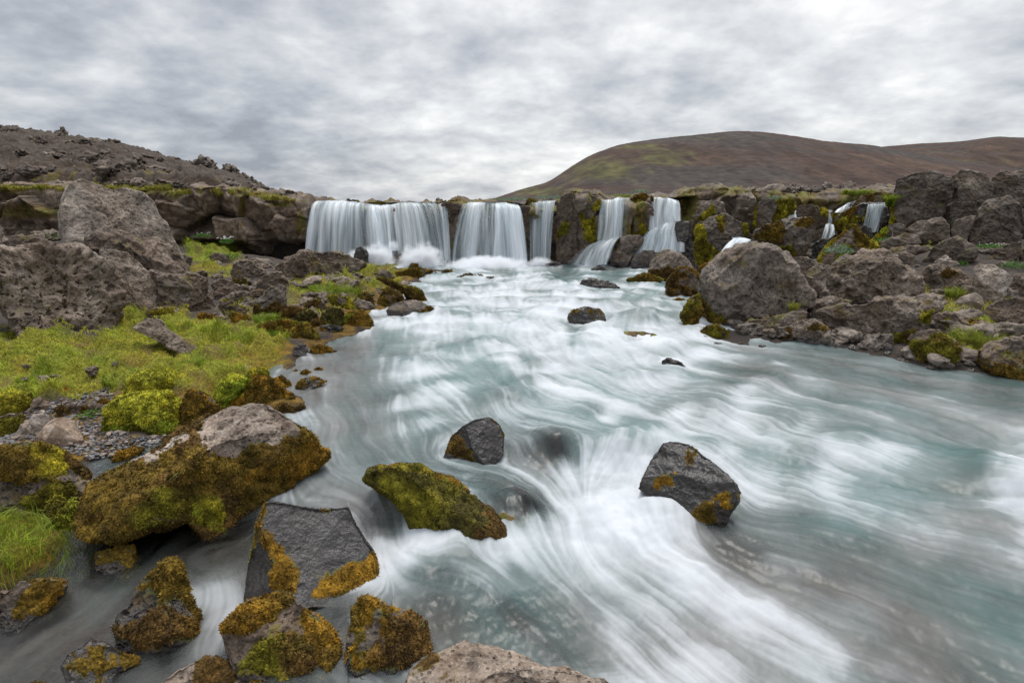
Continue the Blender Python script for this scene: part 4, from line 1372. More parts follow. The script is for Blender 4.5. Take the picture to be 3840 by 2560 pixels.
# --- left bank boulders
rock('A', [(470, 450), (545, 420), (640, 445), (760, 490), (850, 475), (1000, 520), (1060, 580), (1085, 660), (1140, 720), (1190, 780), (1245, 835), (1220, 885), (1000, 890), (700, 890), (520, 885), (450, 870), (430, 790), (405, 740), (415, 600), (440, 530)],
     'huge pale grey boulder with a smooth slanting face standing against the left cliff', Y=13.6, nfac=2, facs=[(0.15, 0.35, 0.92, 0.45)], crag=0.4, stain=0.02, tone=1.5, warm=0.2, p=3.5, lvl=7)
rock('A', [(540, 880), (600, 830), (700, 790), (770, 770), (850, 790), (900, 830), (1000, 825), (1090, 825), (1160, 870), (1220, 930), (1290, 1000), (1320, 1050), (1250, 1070), (1050, 1070), (900, 1000), (700, 930)],
     'rough brown boulder with a pinkish pale shoulder, wedged in front of the huge slanting slab', Y=11.4, crag=1.1, tone=0.95, warm=0.65, lvl=7)
rock('A', [(40, 820), (130, 805), (230, 810), (300, 840), (350, 865), (250, 900), (100, 900)], 'low grey boulder top showing behind the largest pitted boulder', Y=11.0, tone=1.15, warm=0.45)
rock('A', [(-30, 735), (0, 735), (40, 810), (75, 870), (60, 910), (-60, 900)], 'steep grey boulder cut off at the edge of the view, next to the cliff hollow', Y=9.6, tone=1.1, warm=0.4)
rock('A', [(680, 905), (780, 905), (880, 930), (950, 980), (1020, 1060), (1075, 1140), (1080, 1200), (1040, 1290), (960, 1330), (850, 1340), (780, 1320), (740, 1100)],
     'rounded pale grey boulder leaning on the largest pitted boulder', Y=8.9, crag=0.5, stain=0.02, tone=1.5, warm=0.35, lvl=7, nfac=5)
rock('A', [(-260, 950), (-160, 880), (0, 880), (100, 870), (200, 880), (330, 868), (480, 875), (600, 890), (680, 920), (740, 960), (790, 1030), (800, 1120), (830, 1200), (825, 1320), (800, 1420), (790, 1530), (720, 1545), (640, 1500), (560, 1430), (350, 1440), (180, 1440), (80, 1360), (0, 1290), (-200, 1240)],
     'largest pitted grey brown boulder, full of dark holes, standing in the turf', thick=0.9, crag=1.0, tone=1.12, warm=0.42, lvl=7, nfac=6, facs=[(-0.1, 0.75, 0.65, 0.60), (0.1, -0.45, 0.85, 0.72)], pits=2.6, lead=0.4, stain=0.05)
rock('A', [(1030, 1040), (1100, 1070), (1200, 1080), (1280, 1065), (1380, 1080), (1420, 1110), (1440, 1200), (1500, 1290), (1545, 1360), (1500, 1370), (1380, 1345), (1250, 1335), (1100, 1310), (1050, 1290), (1050, 1150)],
     'dark brown boulder with a pale pitted top patch and a tail sloping to moss', Y=9.3, crag=1.1, tone=0.95, warm=0.5, lvl=7)
rock('E', [(890, 60), (960, 10), (990, -30), (1110, -5), (1160, 60), (1250, 120), (1370, 180), (1390, 230), (1390, 300), (1310, 300), (1240, 240), (1150, 200), (1080, 130), (990, 100)],
     'long low pitted rock lying across the bright turf', thick=0.6, crag=0.6, tone=1.25, warm=0.6, moss=[('poly', 'dv', [(1120, 190), (1250, 260), (1320, 290), (1395, 300), (1395, 230), (1340, 250), (1250, 240)])], mthick=0.02)
rock('E', [(440, 250), (500, 160), (540, 140), (600, 170), (660, 220), (685, 260), (620, 270), (520, 275)], 'small yellow mossy rock sunk in the turf under the largest boulder', thick=0.9, drop=0.06, moss=[('all', 'yk', 0.5)], mthick=0.03)
rock('A', [(1570, 1060), (1600, 1000), (1650, 970), (1720, 985), (1780, 1030), (1830, 1060), (1790, 1100), (1680, 1120), (1600, 1100)], 'craggy brown rock beside the yellow grass below the cliff', crag=1.3, warm=0.5, tone=0.95, stain=0.25)
rock('A', [(1730, 985), (1780, 968), (1840, 970), (1865, 990), (1840, 1018), (1760, 1015)], 'smooth grey rounded stone behind the craggy brown rocks', name='stone', crag=0.35, tone=1.3, warm=0.1, pits=0.2)
rock('B', [(-156, 660), (-120, 610), (-40, 560), (60, 525), (150, 518), (260, 512), (340, 530), (420, 560), (490, 600), (400, 650), (300, 680), (150, 670), (0, 700), (-100, 690)],
     'long grey lava outcrop in front of the broad left waterfall', crag=1.25, warm=0.45, tone=1.05, stain=0.30, lvl=7, thick=0.55)
rock('A', [(1440, 1140), (1500, 1100), (1590, 1120), (1640, 1160), (1610, 1200), (1500, 1200)], 'brown rough rock behind a matching smaller one beside the dark boulder', crag=1.2, warm=0.75, tone=0.9, stain=0.2)
rock('A', [(1450, 1200), (1540, 1155), (1620, 1165), (1640, 1210), (1600, 1245), (1480, 1245)], 'brown rough low rock close to the tail of the dark boulder', crag=1.2, warm=0.8, tone=0.9, stain=0.15)
rock('L', [(520, 320), (560, 330), (610, 310), (645, 330), (650, 380), (590, 395), (540, 380)], 'small mossy brown rock among the rubble of the left bank', moss=[('all', 'bv', 0.45)], mthick=0.02)
rock('A', [(1740, 1155), (1800, 1080), (1860, 1055), (1930, 1065), (1970, 1120), (2005, 1165), (1900, 1185), (1800, 1180)], 'grey brown jagged rock with grass tucked at its foot', crag=1.2, warm=0.5, tone=1.0, stain=0.25)
rock('A', [(1730, 1345), (1735, 1260), (1800, 1200), (1850, 1150), (1930, 1140), (1975, 1180), (1960, 1270), (1930, 1340), (1850, 1380)], 'upright dark grey rock with mossy foot in the middle of the left bank', crag=1.1, warm=0.25, tone=0.85, moss=[('poly', 'bv', [(1725, 1340), (1735, 1250), (1800, 1290), (1880, 1270), (1950, 1290), (1930, 1350), (1850, 1385)])], mthick=0.025)
rock('L', [(615, 420), (650, 395), (700, 388), (740, 405), (720, 430), (650, 435)], 'flat pale blue grey stone among brown rubble', name='stone', crag=0.3, tone=1.45, warm=0.0, pits=0.1)
rock('A', [(990, 1335), (1060, 1295), (1150, 1290), (1240, 1300), (1265, 1345), (1150, 1370), (1040, 1370)], 'low pale rock with orange moss patches beside the rounded pale boulder', tone=1.2, moss=[('poly', 'oy', [(1010, 1330), (1080, 1300), (1200, 1300), (1180, 1350), (1060, 1360)])], mthick=0.02)
rock('L', [(215, 640), (260, 615), (330, 625), (420, 660), (490, 695), (400, 700), (280, 690)], 'low yellow brown mossy hummock where the turf begins', moss=[('all', 'ok', 0.25)], mthick=0.03)
rock('L', [(480, 650), (490, 620), (560, 615), (650, 635), (715, 680), (700, 700), (560, 690)], 'olive mossy low rock beside the pebbles at the turf edge', moss=[('all', 'vo', 0.35)], mthick=0.025)
rock('L', [(390, 560), (430, 510), (520, 510), (590, 560), (680, 600), (690, 650), (560, 640), (440, 620)], 'dark brown rock with tufts on its crown behind the olive mossy rock', warm=0.8, tone=0.75, crag=1.2, moss=[('top', 'vy', 0.75)], mthick=0.02)
rock('L', [(560, 520), (620, 490), (700, 490), (720, 530), (690, 570), (600, 560)], 'yellow mossy hummock left of the upright dark rock', moss=[('all', 'yv', 0.25)], mthick=0.03)
rock('L', [(660, 460), (700, 420), (760, 410), (820, 440), (800, 480), (700, 490)], 'reddish brown rock above the yellow mossy hummock', warm=0.95, tone=0.85)
rock('L', [(940, 640), (950, 570), (1040, 555), (1120, 590), (1120, 660), (1030, 680)], 'dark mossy lump next to the foot of the upright rock', moss=[('all', 'vb', 0.3)], mthick=0.03)
rock('L', [(1060, 590), (1130, 540), (1190, 505), (1290, 510), (1330, 570), (1240, 600), (1120, 610)], 'brown rock with mossy ledges in the middle of the left bank turf', warm=0.6, tone=0.85, crag=1.2, moss=[('all', 'vb', 0.55)], mthick=0.025)
rock('L', [(1330, 480), (1400, 460), (1500, 490), (1570, 540), (1560, 600), (1470, 600), (1400, 560)], 'grass topped mossy hummock above the row of dark moss domes', moss=[('all', 'vy', 0.25)], mthick=0.03)
rock('L', [(1000, 690), (1110, 600), (1190, 590), (1250, 630), (1260, 690), (1180, 720), (1080, 700)], 'dark olive moss dome at the water, first of the row', moss=[('all', 'dv', 0.1)], mthick=0.035)
rock('L', [(1270, 680), (1290, 600), (1340, 570), (1440, 570), (1480, 620), (1460, 700), (1360, 730)], 'olive moss dome with a brown bare patch, middle of the row at the water', moss=[('all', 'vd', 0.15)], mthick=0.035, bare=None)
rock('L', [(1450, 690), (1470, 640), (1530, 605), (1620, 590), (1680, 640), (1730, 690), (1730, 730), (1600, 735), (1480, 720)], 'bright yellow green and orange moss dome at the water edge', moss=[('all', 'oko', 0.1), ('poly', 'g', [(1445, 700), (1470, 640), (1540, 605), (1580, 620), (1520, 680), (1480, 715)])], mthick=0.035)
rock('L', [(1180, 720), (1200, 680), (1260, 670), (1300, 690), (1280, 735), (1210, 740)], 'small brown orange moss dome between the olive domes', moss=[('all', 'kb', 0.1)], mthick=0.03)
rock('L', [(1270, 720), (1340, 710), (1420, 720), (1490, 740), (1430, 775), (1330, 780), (1250, 770)], 'flat wet black rock with orange moss lapped by the river', name='rock', wet=0.9, tone=0.7, crag=1.2, thick=0.7, moss=[('all', 'ok', 0.62)], mthick=0.02)
rock('B', [(550, 690), (640, 690), (700, 735), (800, 755), (870, 780), (920, 830), (955, 862), (900, 870), (820, 845), (760, 805), (690, 770)], 'brown orange mossy ridge running down into the rapids', moss=[('all', 'bkv', 0.25)], mthick=0.03, warm=0.7)
rock('B', [(560, 875), (590, 800), (650, 755), (720, 790), (765, 855), (700, 890), (640, 900)], 'brown mossy pointed rock right behind the flat grey river rock', warm=0.75, tone=0.85, crag=1.2, moss=[('all', 'bk', 0.5)], mthick=0.025)
rock('B', [(420, 855), (450, 800), (500, 790), (550, 830), (560, 880), (480, 890)], 'rounded brown moss covered lump with grass around it', moss=[('all', 'bv', 0.2)], mthick=0.03)
rock('B', [(555, 690), (600, 640), (650, 645), (690, 690), (620, 715)], 'dark jagged rock on the crest of the left bank tongue', warm=0.35, tone=0.8, crag=1.3, stain=0.3)
rock('B', [(240, 690), (300, 655), (380, 670), (460, 700), (470, 740), (380, 720), (280, 715)], 'brown lava rock edge above the green turf of the bank tongue', warm=0.5, tone=0.95, crag=1.3, stain=0.2)
rock('B', [(625, 590), (660, 550), (735, 525), (780, 545), (820, 565), (825, 600), (760, 615), (680, 605)], 'dark grey blocky rock in front of the dome of spray', crag=1.0, warm=0.2, tone=0.8, stain=0.15, wet=0.25, moss=[('low', 'vy', 0.06)], mthick=0.02)
rock('B', [(785, 630), (800, 595), (850, 600), (862, 630), (820, 640)], 'small orange topped stone right of the dark blocky rock', name='stone', moss=[('all', 'k', 0.45)], mthick=0.015, wet=0.3)
rock('B', [(690, 655), (780, 640), (860, 625), (920, 640), (970, 645), (920, 670), (800, 690), (720, 690)], 'low wet rock shelf with orange moss at the tip of the left bank', name='rock', wet=0.5, moss=[('all', 'ok', 0.45)], mthick=0.02, thick=0.7)
rock('B', [(1010, 655), (1040, 635), (1085, 640), (1100, 660), (1050, 665)], 'tiny mossy stone just off the tip of the left bank', name='stone', wet=0.7, moss=[('all', 'k', 0.5)], mthick=0.012)
rock('B', [(410, 560), (415, 530), (430, 490), (460, 480), (495, 500), (515, 540), (512, 585), (440, 585)], 'upright black wet stone standing at the foot of the broad left waterfall', Y=16.6, wet=1.0, tone=0.7, warm=0.0, crag=0.8)
rock('B', [(630, 915), (680, 870), (760, 850), (830, 840), (900, 865), (960, 905), (940, 945), (860, 960), (720, 950), (650, 950)], 'flat smooth grey rock with orange moss at one end, at the edge of the rapids', crag=0.45, tone=1.2, warm=0.1, wetband=0.8, pits=0.3, nfac=5, facs=[(0.1, 0.75, 0.6, 0.5)], moss=[('poly', 'ok', [(850, 955), (860, 905), (930, 895), (965, 910), (940, 950)])], mthick=0.02)
rock('B', [(735, 960), (770, 915), (810, 935), (830, 960), (780, 965)], 'little wet dark stone propped on the flat grey river rock', name='stone', wet=1.0, tone=0.9)
rock('B', [(655, 988), (690, 965), (735, 985), (720, 995)], 'tiny orange mossy stone alone in the still water', name='stone', moss=[('all', 'ok', 0.2)], mthick=0.012)
rock('B', [(1050, 705), (1130, 680), (1200, 660), (1280, 680), (1380, 692), (1300, 710), (1150, 712)], 'low brown wet rock washed over by the pool outflow', name='rock', wet=0.8, warm=0.8, thick=0.6, moss=[('all', 'bk', 0.6)], mthick=0.015)
rock('B', [(1940, 762), (1970, 710), (2030, 695), (2120, 710), (2200, 730), (2240, 758), (2100, 775)], 'wide dark wet rock in the upper rapids with water curling round it', wet=0.9, tone=0.85, warm=0.3, thick=0.7)
rock('B', [(1890, 1000), (1872, 960), (1920, 910), (2000, 885), (2070, 900), (2130, 950), (2140, 985), (2050, 1018), (1940, 1014)], 'round black glistening rock in the middle of the rapids', wet=1.2, tone=0.75, warm=0.15, smooth_face=True, lvl=6, moss=[('all', 'k', 0.86)], mthick=0.012)
rock('B', [(2015, 642), (2090, 605), (2130, 630), (2168, 648)], 'small black pointed rock breaking the surface of the pool', name='rock', wet=1.0, tone=0.7)
rock('C', [(60, 1525), (70, 1490), (110, 1470), (170, 1490), (238, 1528)], 'small black rock with water sliding over its back in the open rapids', name='rock', wet=1.1, tone=0.6, warm=0.1)
rock('E', [(2018, 452), (2060, 400), (2120, 380), (2180, 395), (2245, 412), (2200, 445), (2100, 475), (2030, 474)], 'small silvery wet rock ringed with orange moss near the left bank', name='rock', wet=1.0, tone=1.1, moss=[('poly', 'ok', [(2015, 470), (2030, 420), (2100, 375), (2250, 405), (2200, 440), (2170, 420), (2090, 405), (2060, 440)])], mthick=0.018)
for q_, lb in (([(1995, 352), (2020, 335), (2060, 348), (2030, 356)], 'tiny orange moss cushion in the shallows, nearest to the bank'), ([(2050, 362), (2080, 340), (2125, 345), (2140, 365), (2090, 372)], 'larger orange moss cushion of three in the shallows'),
               ([(2150, 338), (2175, 325), (2205, 332), (2180, 342)], 'tiny orange moss cushion in the shallows, farthest from the bank')):
    rock('E', q_, lb, name='stone', moss=[('all', 'ok', 0.05)], mthick=0.02, lvl=5)
rock('E', [(1750, 60), (1830, 10), (1960, -5), (2100, 15), (2180, 70), (2195, 110), (2170, 160), (2080, 170), (1990, 150), (1900, 110)], 'orange and olive moss bank sloping from the turf into the river', moss=[('all', 'okv', 0.12)], mthick=0.04, crag=1.1, thick=0.9)
rock('E', [(1990, 235), (2010, 175), (2080, 160), (2110, 200), (2080, 235)], 'wet silver grey stone under the orange moss bank', name='stone', wet=1.0, tone=1.1, crag=1.2)
rock('E', [(2080, 235), (2130, 180), (2190, 170), (2250, 180), (2305, 205), (2300, 228), (2180, 232)], 'low orange moss cushion with wet rock tips jutting into the river', name='rock', wet=0.9, moss=[('all', 'ok', 0.32)], mthick=0.025)
rock('E', [(1640, 470), (1690, 340), (1780, 325), (1850, 350), (1850, 400), (1760, 430), (1700, 500)], 'bright yellow green moss lip of the turf over the water', moss=[('all', 'yg', 0.1)], mthick=0.035, thick=1.1)
rock('E', [(1500, 570), (1650, 500), (1700, 430), (1760, 390), (1850, 385), (1920, 430), (1990, 500), (2025, 560), (2000, 610), (1880, 590), (1780, 570), (1650, 580)], 'orange moss mound spilling into the river beside the turf', moss=[('all', 'oko', 0.08), ('poly', 'y', [(1620, 500), (1700, 420), (1720, 470), (1660, 540)])], mthick=0.05, lvl=7)
rock('E', [(1870, 405), (1930, 380), (1985, 420), (1998, 455), (1950, 470), (1890, 445)], 'small orange moss knob behind the orange moss mound', moss=[('all', 'ok', 0.1)], mthick=0.03)
rock('E', [(1850, 610), (1920, 560), (2000, 590), (2090, 575), (2030, 640), (1990, 650), (1900, 640)], 'ragged orange moss raft trailing in the water', name='rock', moss=[('all', 'kb', 0.15)], mthick=0.03, thick=0.6)
rock('E', [(1230, 580), (1290, 480), (1380, 475), (1460, 540), (1512, 600), (1400, 680), (1290, 720), (1230, 670)], 'brown mossy boulder with a grey bare ridge between the two moss mounds', moss=[('all', 'bko', 0.1)], bare=[[(1340, 480), (1400, 475), (1490, 560), (1440, 560)]], mthick=0.035, lvl=6, tone=1.1)
rock('E', [(688, 680), (720, 600), (790, 540), (880, 490), (1000, 480), (1150, 490), (1235, 530), (1255, 640), (1220, 730), (1150, 790), (1000, 815), (880, 815), (760, 780), (700, 740)],
     'plump yellow green moss mound beside the pebble patch', name='mossy_boulder', cat='boulder', moss=[('all', 'wyw', 0.02), ('poly', 'vg', [(680, 740), (760, 690), (880, 700), (1000, 720), (1150, 690), (1230, 700), (1200, 800), (900, 840), (720, 800)])], mthick=0.035, lvl=7, blade=0.020, droop=0.2, thick=1.0, p=2.8, nfac=2, facs=[(0.0, 0.75, 0.65, 0.62)])
rock('E', [(830, 480), (880, 390), (1000, 340), (1150, 330), (1260, 375), (1300, 450), (1200, 500), (1000, 500)], 'low yellow turf hummock behind the plump moss mound', name='mossy_hummock', cat='moss mound', moss=[('all', 'wyw', 0.0)], mthick=0.03, thick=1.3, p=2.6, nfac=0, droop=0.0, lvl=6)
rock('E', [(-40, 630), (-20, 490), (80, 470), (200, 500), (225, 560), (150, 625)], 'olive moss hummock at the edge of the view above the grey topped rock', name='mossy_hummock', cat='moss mound', moss=[('all', 'vyw', 0.0)], mthick=0.03, thick=1.2, p=2.6, nfac=0, lvl=6)
rock('E', [(1450, 560), (1470, 440), (1560, 380), (1680, 370), (1700, 430), (1640, 500), (1540, 570)], 'yellow green turf shoulder between the long grass clump and the orange moss mound', name='mossy_hummock', cat='moss mound', moss=[('all', 'wgw', 0.0)], mthick=0.03, thick=1.2, p=2.6, nfac=0, droop=0.0, lvl=6)
# --- stones by the pebble patch
rock('E', [(245, 795), (300, 720), (380, 665), (440, 660), (520, 690), (560, 780), (605, 860), (600, 905), (540, 945), (460, 905), (330, 865), (260, 840)], 'smooth beige grey angular stone standing on the pebbles', name='stone', crag=0.25, tone=1.75, warm=0.75, pits=0.05, nfac=2, facs=[(0.45, 0.5, 0.75, 0.5), (-0.55, 0.35, 0.75, 0.52), (0.3, -0.5, 0.8, 0.62)], lvl=6)
rock('E', [(190, 690), (230, 640), (300, 635), (335, 650), (345, 695), (290, 745), (230, 785)], 'blue grey angular stone behind the beige stone', name='stone', crag=0.35, tone=1.35, warm=0.0, pits=0.1)
rock('E', [(95, 785), (140, 710), (195, 695), (240, 770), (180, 805)], 'pale grey stone left of the beige stone on the pebbles', name='stone', crag=0.3, tone=1.4, warm=0.15, pits=0.1)
rock('E', [(-40, 670), (60, 630), (140, 630), (200, 660), (150, 720), (60, 770), (-40, 785)], 'grey topped rock with mossy front at the edge of the view above the pebbles', name='rock', tone=1.1, moss=[('poly', 'bv', [(-40, 690), (60, 660), (180, 655), (150, 730), (60, 780), (-40, 790)])], mthick=0.02)
rock('E', [(190, 620), (220, 545), (270, 525), (330, 560), (382, 600), (300, 635), (220, 645)], 'reddish brown rock at the edge of the turf above the pebbles', name='rock', warm=1.0, tone=0.9)
rock('E', [(310, 645), (400, 590), (500, 570), (600, 590), (625, 640), (560, 695), (440, 685), (340, 675)], 'long rust brown rock with mossy skin beside the moss mound', name='rock', warm=1.0, tone=0.8, stain=0.3, moss=[('all', 'bk', 0.62)], mthick=0.02)
rock('E', [(600, 595), (640, 560), (700, 575), (732, 612), (680, 650), (620, 640)], 'small reddish stone touching the moss mound', name='stone', warm=0.9, tone=0.85)
rock('E', [(660, 560), (700, 535), (750, 540), (765, 575), (700, 590)], 'small moss cushion on the gravel behind the moss mound', name='stone', moss=[('all', 'vo', 0.1)], mthick=0.02)
rock('E', [(745, 945), (820, 890), (900, 870), (1005, 870), (960, 905), (860, 940), (790, 965)], 'orange moss hummock at the rim of the small pebble pool', name='stone', moss=[('all', 'ko', 0.05)], mthick=0.03)
rock('E', [(945, 840), (960, 805), (1000, 800), (1040, 825), (1020, 855)], 'dark stone at the rim of the small pebble pool', name='stone', wet=0.6, tone=0.9)
rock('E', [(-100, 880), (60, 850), (180, 830), (350, 850), (450, 880), (500, 940), (580, 990), (635, 1060), (600, 1140), (550, 1200), (430, 1250), (330, 1300), (200, 1340), (50, 1270), (-100, 1240)],
     'yellow moss topped boulder cut by the edge of the view', moss=[('poly', 'yk', [(-100, 1130), (-100, 840), (350, 840), (480, 900), (500, 1010), (380, 1080), (250, 1100), (100, 1120)]), ('poly', 'bk', [(400, 860), (520, 930), (640, 1060), (590, 1150), (540, 1060), (440, 1000)]), ('poly', 'bv', [(350, 1120), (540, 1090), (550, 1200), (400, 1250), (200, 1330), (100, 1230)])],
     mthick=0.035, tone=1.1, lvl=7, stain=0.3)
rock('E', [(320, 1310), (350, 1220), (400, 1195), (450, 1230), (520, 1215), (500, 1300), (490, 1400), (440, 1455), (380, 1430), (340, 1380)], 'lime green moss clump hanging between the two big mossy boulders', name='mossy_rock', cat='rock', moss=[('all', 'gv', 0.02)], mthick=0.035, blade=0.022, droop=0.8)
rock('E', [(480, 1330), (540, 1220), (600, 1120), (680, 1050), (800, 980), (930, 915), (1080, 860), (1160, 790), (1300, 700), (1420, 630), (1560, 590), (1700, 565), (1800, 570), (1900, 610), (2020, 690), (2110, 770), (2190, 850), (2250, 920), (2180, 1000), (2100, 1080), (2000, 1130), (1990, 1180), (1800, 1260), (1650, 1330), (1600, 1370), (1500, 1450), (1400, 1445), (1300, 1350), (1150, 1380), (950, 1410), (800, 1450), (600, 1465), (510, 1440)],
     'great long boulder with a bare speckled grey back and thick brown moss on its flanks', lvl=7, thick=0.75, nfac=2, facs=[(0.15, 0.72, 0.68, 0.42), (0.35, -0.25, 0.9, 0.66), (-0.6, 0.35, 0.7, 0.55)], crag=0.5, tone=1.75, warm=0.3, sink=0.06, lead=0.35, pits=1.2, stain=0.0,
     moss=[('all', 'bk', -0.3), ('poly', 'ko', [(1700, 1000), (2000, 880), (2110, 800), (2260, 920), (2000, 1190), (1650, 1330), (1580, 1300)]), ('poly', 'vk', [(900, 1250), (1100, 1130), (1350, 1120), (1520, 1220), (1560, 1460), (1400, 1460), (1300, 1360), (950, 1420), (700, 1470)]), ('poly', 'yv', [(560, 1170), (680, 1040), (930, 905), (950, 950), (760, 1040), (620, 1160)]), ('poly', 'yg', [(1320, 1250), (1450, 1230), (1530, 1330), (1500, 1450), (1420, 1430)])],
     bare=[[(1360, 690), (1420, 600), (1500, 520), (1700, 480), (1900, 500), (2060, 650), (2070, 780), (2040, 850), (1960, 830), (1890, 870), (1800, 840), (1740, 850), (1700, 900), (1650, 960), (1560, 980), (1450, 960), (1390, 900), (1330, 790)], [(860, 965), (960, 905), (1090, 860), (1180, 800), (1290, 740), (1330, 800), (1220, 860), (1150, 900), (1060, 1020), (980, 980)]], mthick=0.04, blade=0.018, droop=0.6)
# --- wet stones in the near creek
rock('F', [(1245, 570), (1265, 450), (1320, 250), (1365, 110), (1420, 95), (1540, 120), (1700, 140), (1812, 128), (1850, 210), (1900, 290), (1945, 350), (1970, 430), (1970, 570), (1800, 600), (1650, 600), (1540, 610), (1500, 650), (1300, 645)],
     'dark slate grey slab with a smooth flat face and orange moss along its lower edges', lvl=7, smooth_face=True, nfac=0, facs=[(0.18, 0.22, 0.95, 0.42), (-0.75, 0.0, 0.66, 0.62)], crag=0.25, wet=0.75, tone=0.72, warm=0.0, pits=0.2, p=4.0, thick=0.9, sink=0.15,
     moss=[('poly', 'vo', [(1200, 450), (1260, 250), (1340, 125), (1375, 110), (1335, 300), (1275, 420), (1235, 530)]), ('poly', 'ok', [(1360, 255), (1400, 290), (1480, 360), (1540, 480), (1530, 575), (1440, 570), (1400, 540), (1410, 430), (1380, 330)]),
           ('poly', 'ov', [(1620, 600), (1680, 500), (1780, 440), (1900, 410), (1940, 330), (1975, 430), (1975, 580), (1850, 610)]), ('poly', 'b', [(1630, 125), (1700, 128), (1740, 160), (1680, 165)])], mthick=0.03, blade=0.018, mossnoise=0.6, droop=0.9)
rock('F', [(575, 745), (600, 690), (680, 600), (690, 570), (760, 480), (830, 420), (890, 395), (930, 410), (950, 470), (990, 560), (1050, 690), (1050, 775), (950, 810), (850, 840), (730, 870), (640, 850), (590, 810)],
     'pyramid shaped wet dark stone with orange moss on its peak and base', lvl=7, nfac=3, crag=0.75, wet=0.8, tone=0.95, warm=0.1, p=2.6, facs=[(-0.45, 0.35, 0.8, 0.5), (0.75, 0.15, 0.65, 0.55)],
     moss=[('poly', 'ok', [(690, 580), (830, 410), (940, 400), (1000, 560), (1060, 700), (1050, 790), (960, 700), (920, 560), (860, 600), (780, 570)]), ('poly', 'ob', [(580, 760), (740, 730), (880, 670), (1060, 700), (1050, 800), (730, 880), (600, 830)])], mthick=0.03, blade=0.018)
rock('F', [(478, 455), (490, 370), (560, 345), (640, 330), (700, 325), (720, 390), (727, 445), (650, 490), (560, 480)], 'small brown orange mossy stone under the overhang of the great long boulder', name='stone', wet=0.5, moss=[('all', 'kb', 0.25)], mthick=0.03, lvl=6)
rock('F', [(-60, 750), (-20, 560), (60, 560), (100, 520), (200, 490), (270, 500), (350, 515), (352, 560), (330, 625), (270, 690), (150, 720), (60, 740)], 'grey rock with orange moss front, below the long green grass', name='rock', tone=1.0, warm=0.5, lvl=6,
     moss=[('poly', 'ok', [(80, 620), (180, 530), (350, 510), (345, 570), (260, 700), (60, 720)])], mthick=0.03)
rock('F', [(300, 970), (340, 900), (420, 850), (470, 800), (560, 830), (640, 880), (722, 915), (732, 950), (620, 1000), (540, 1090), (380, 1090), (320, 1010)], 'glossy black stone dotted with rusty moss tufts, low in the creek', wet=1.2, tone=0.75, warm=0.2, lvl=7, smooth_face=True, pits=0.3, crag=0.6, thick=0.7,
     moss=[('poly', 'kb', [(340, 960), (430, 910), (470, 960), (440, 1010), (350, 990)]), ('poly', 'kb', [(480, 880), (540, 870), (560, 1000), (500, 1060), (470, 960)]), ('poly', 'ko', [(620, 920), (700, 890), (720, 930), (640, 970)]), ('poly', 'k', [(560, 900), (610, 880), (610, 950), (580, 960)])], mthick=0.022)
rock('F', [(1132, 775), (1150, 740), (1230, 690), (1260, 640), (1320, 590), (1400, 565), (1480, 560), (1530, 590), (1560, 640), (1650, 700), (1720, 760), (1770, 850), (1778, 935), (1700, 970), (1690, 1030), (1600, 1045), (1500, 1020), (1300, 970), (1200, 950), (1150, 880)],
     'round mossy stone with a rough brown crown in front of the dark slate slab', lvl=7, crag=0.8, warm=0.7, tone=1.15, wetband=0.6, p=2.5, nfac=4,
     moss=[('poly', 'ok', [(1130, 780), (1260, 630), (1400, 560), (1540, 590), (1480, 660), (1350, 760), (1250, 800)]), ('poly', 'vb', [(1250, 960), (1330, 830), (1480, 760), (1600, 830), (1680, 1050), (1500, 1030)]), ('poly', 'ko', [(1560, 640), (1730, 760), (1790, 940), (1690, 1040), (1640, 850), (1560, 740)])], mthick=0.03, blade=0.017)
rock('F', [(1785, 805), (1820, 740), (1812, 660), (1870, 600), (1940, 593), (2000, 620), (2060, 670), (2150, 680), (2210, 720), (2232, 790), (2262, 855), (2240, 905), (2180, 950), (1990, 980), (1850, 960), (1785, 915), (1783, 855)],
     'lumpy stone with golden moss ridges, next to the round mossy stone', lvl=7, crag=0.9, warm=0.3, tone=0.95, wetband=0.7, p=2.6,
     moss=[('poly', 'ok', [(1812, 660), (1870, 598), (1960, 595), (2060, 670), (1960, 680), (1880, 740), (1830, 800)]), ('poly', 'ob', [(1990, 720), (2150, 675), (2220, 730), (2260, 860), (2180, 950), (1990, 980), (1880, 940), (2000, 850)]), ('poly', 'ov', [(1790, 900), (1860, 800), (1880, 960), (1800, 940)])], mthick=0.03, blade=0.017)
rock('F', [(790, 1080), (900, 980), (980, 940), (1100, 905), (1200, 930), (1272, 950), (1292, 1060), (1292, 1150), (1000, 1180), (780, 1180)], 'dry pale grey stone at the bottom edge of the view with a brown moss patch', stain=0.0, wetband=0.3, tone=1.55, warm=0.4, lvl=6, crag=0.5,
     moss=[('poly', 'b', [(1030, 1080), (1020, 950), (1150, 920), (1220, 1000), (1190, 1100)])], mthick=0.02)
rock('F', [(1280, 1075), (1300, 1035), (1350, 1030), (1385, 1065), (1340, 1100)], 'little orange moss knob beside the dry pale stone', name='stone', moss=[('all', 'k', 0.05)], mthick=0.02)
rock('F', [(140, 1060), (180, 1035), (240, 1040), (250, 1075), (190, 1090)], 'little rusty moss knob left of the glossy black stone', name='stone', moss=[('all', 'kb', 0.05)], mthick=0.02)
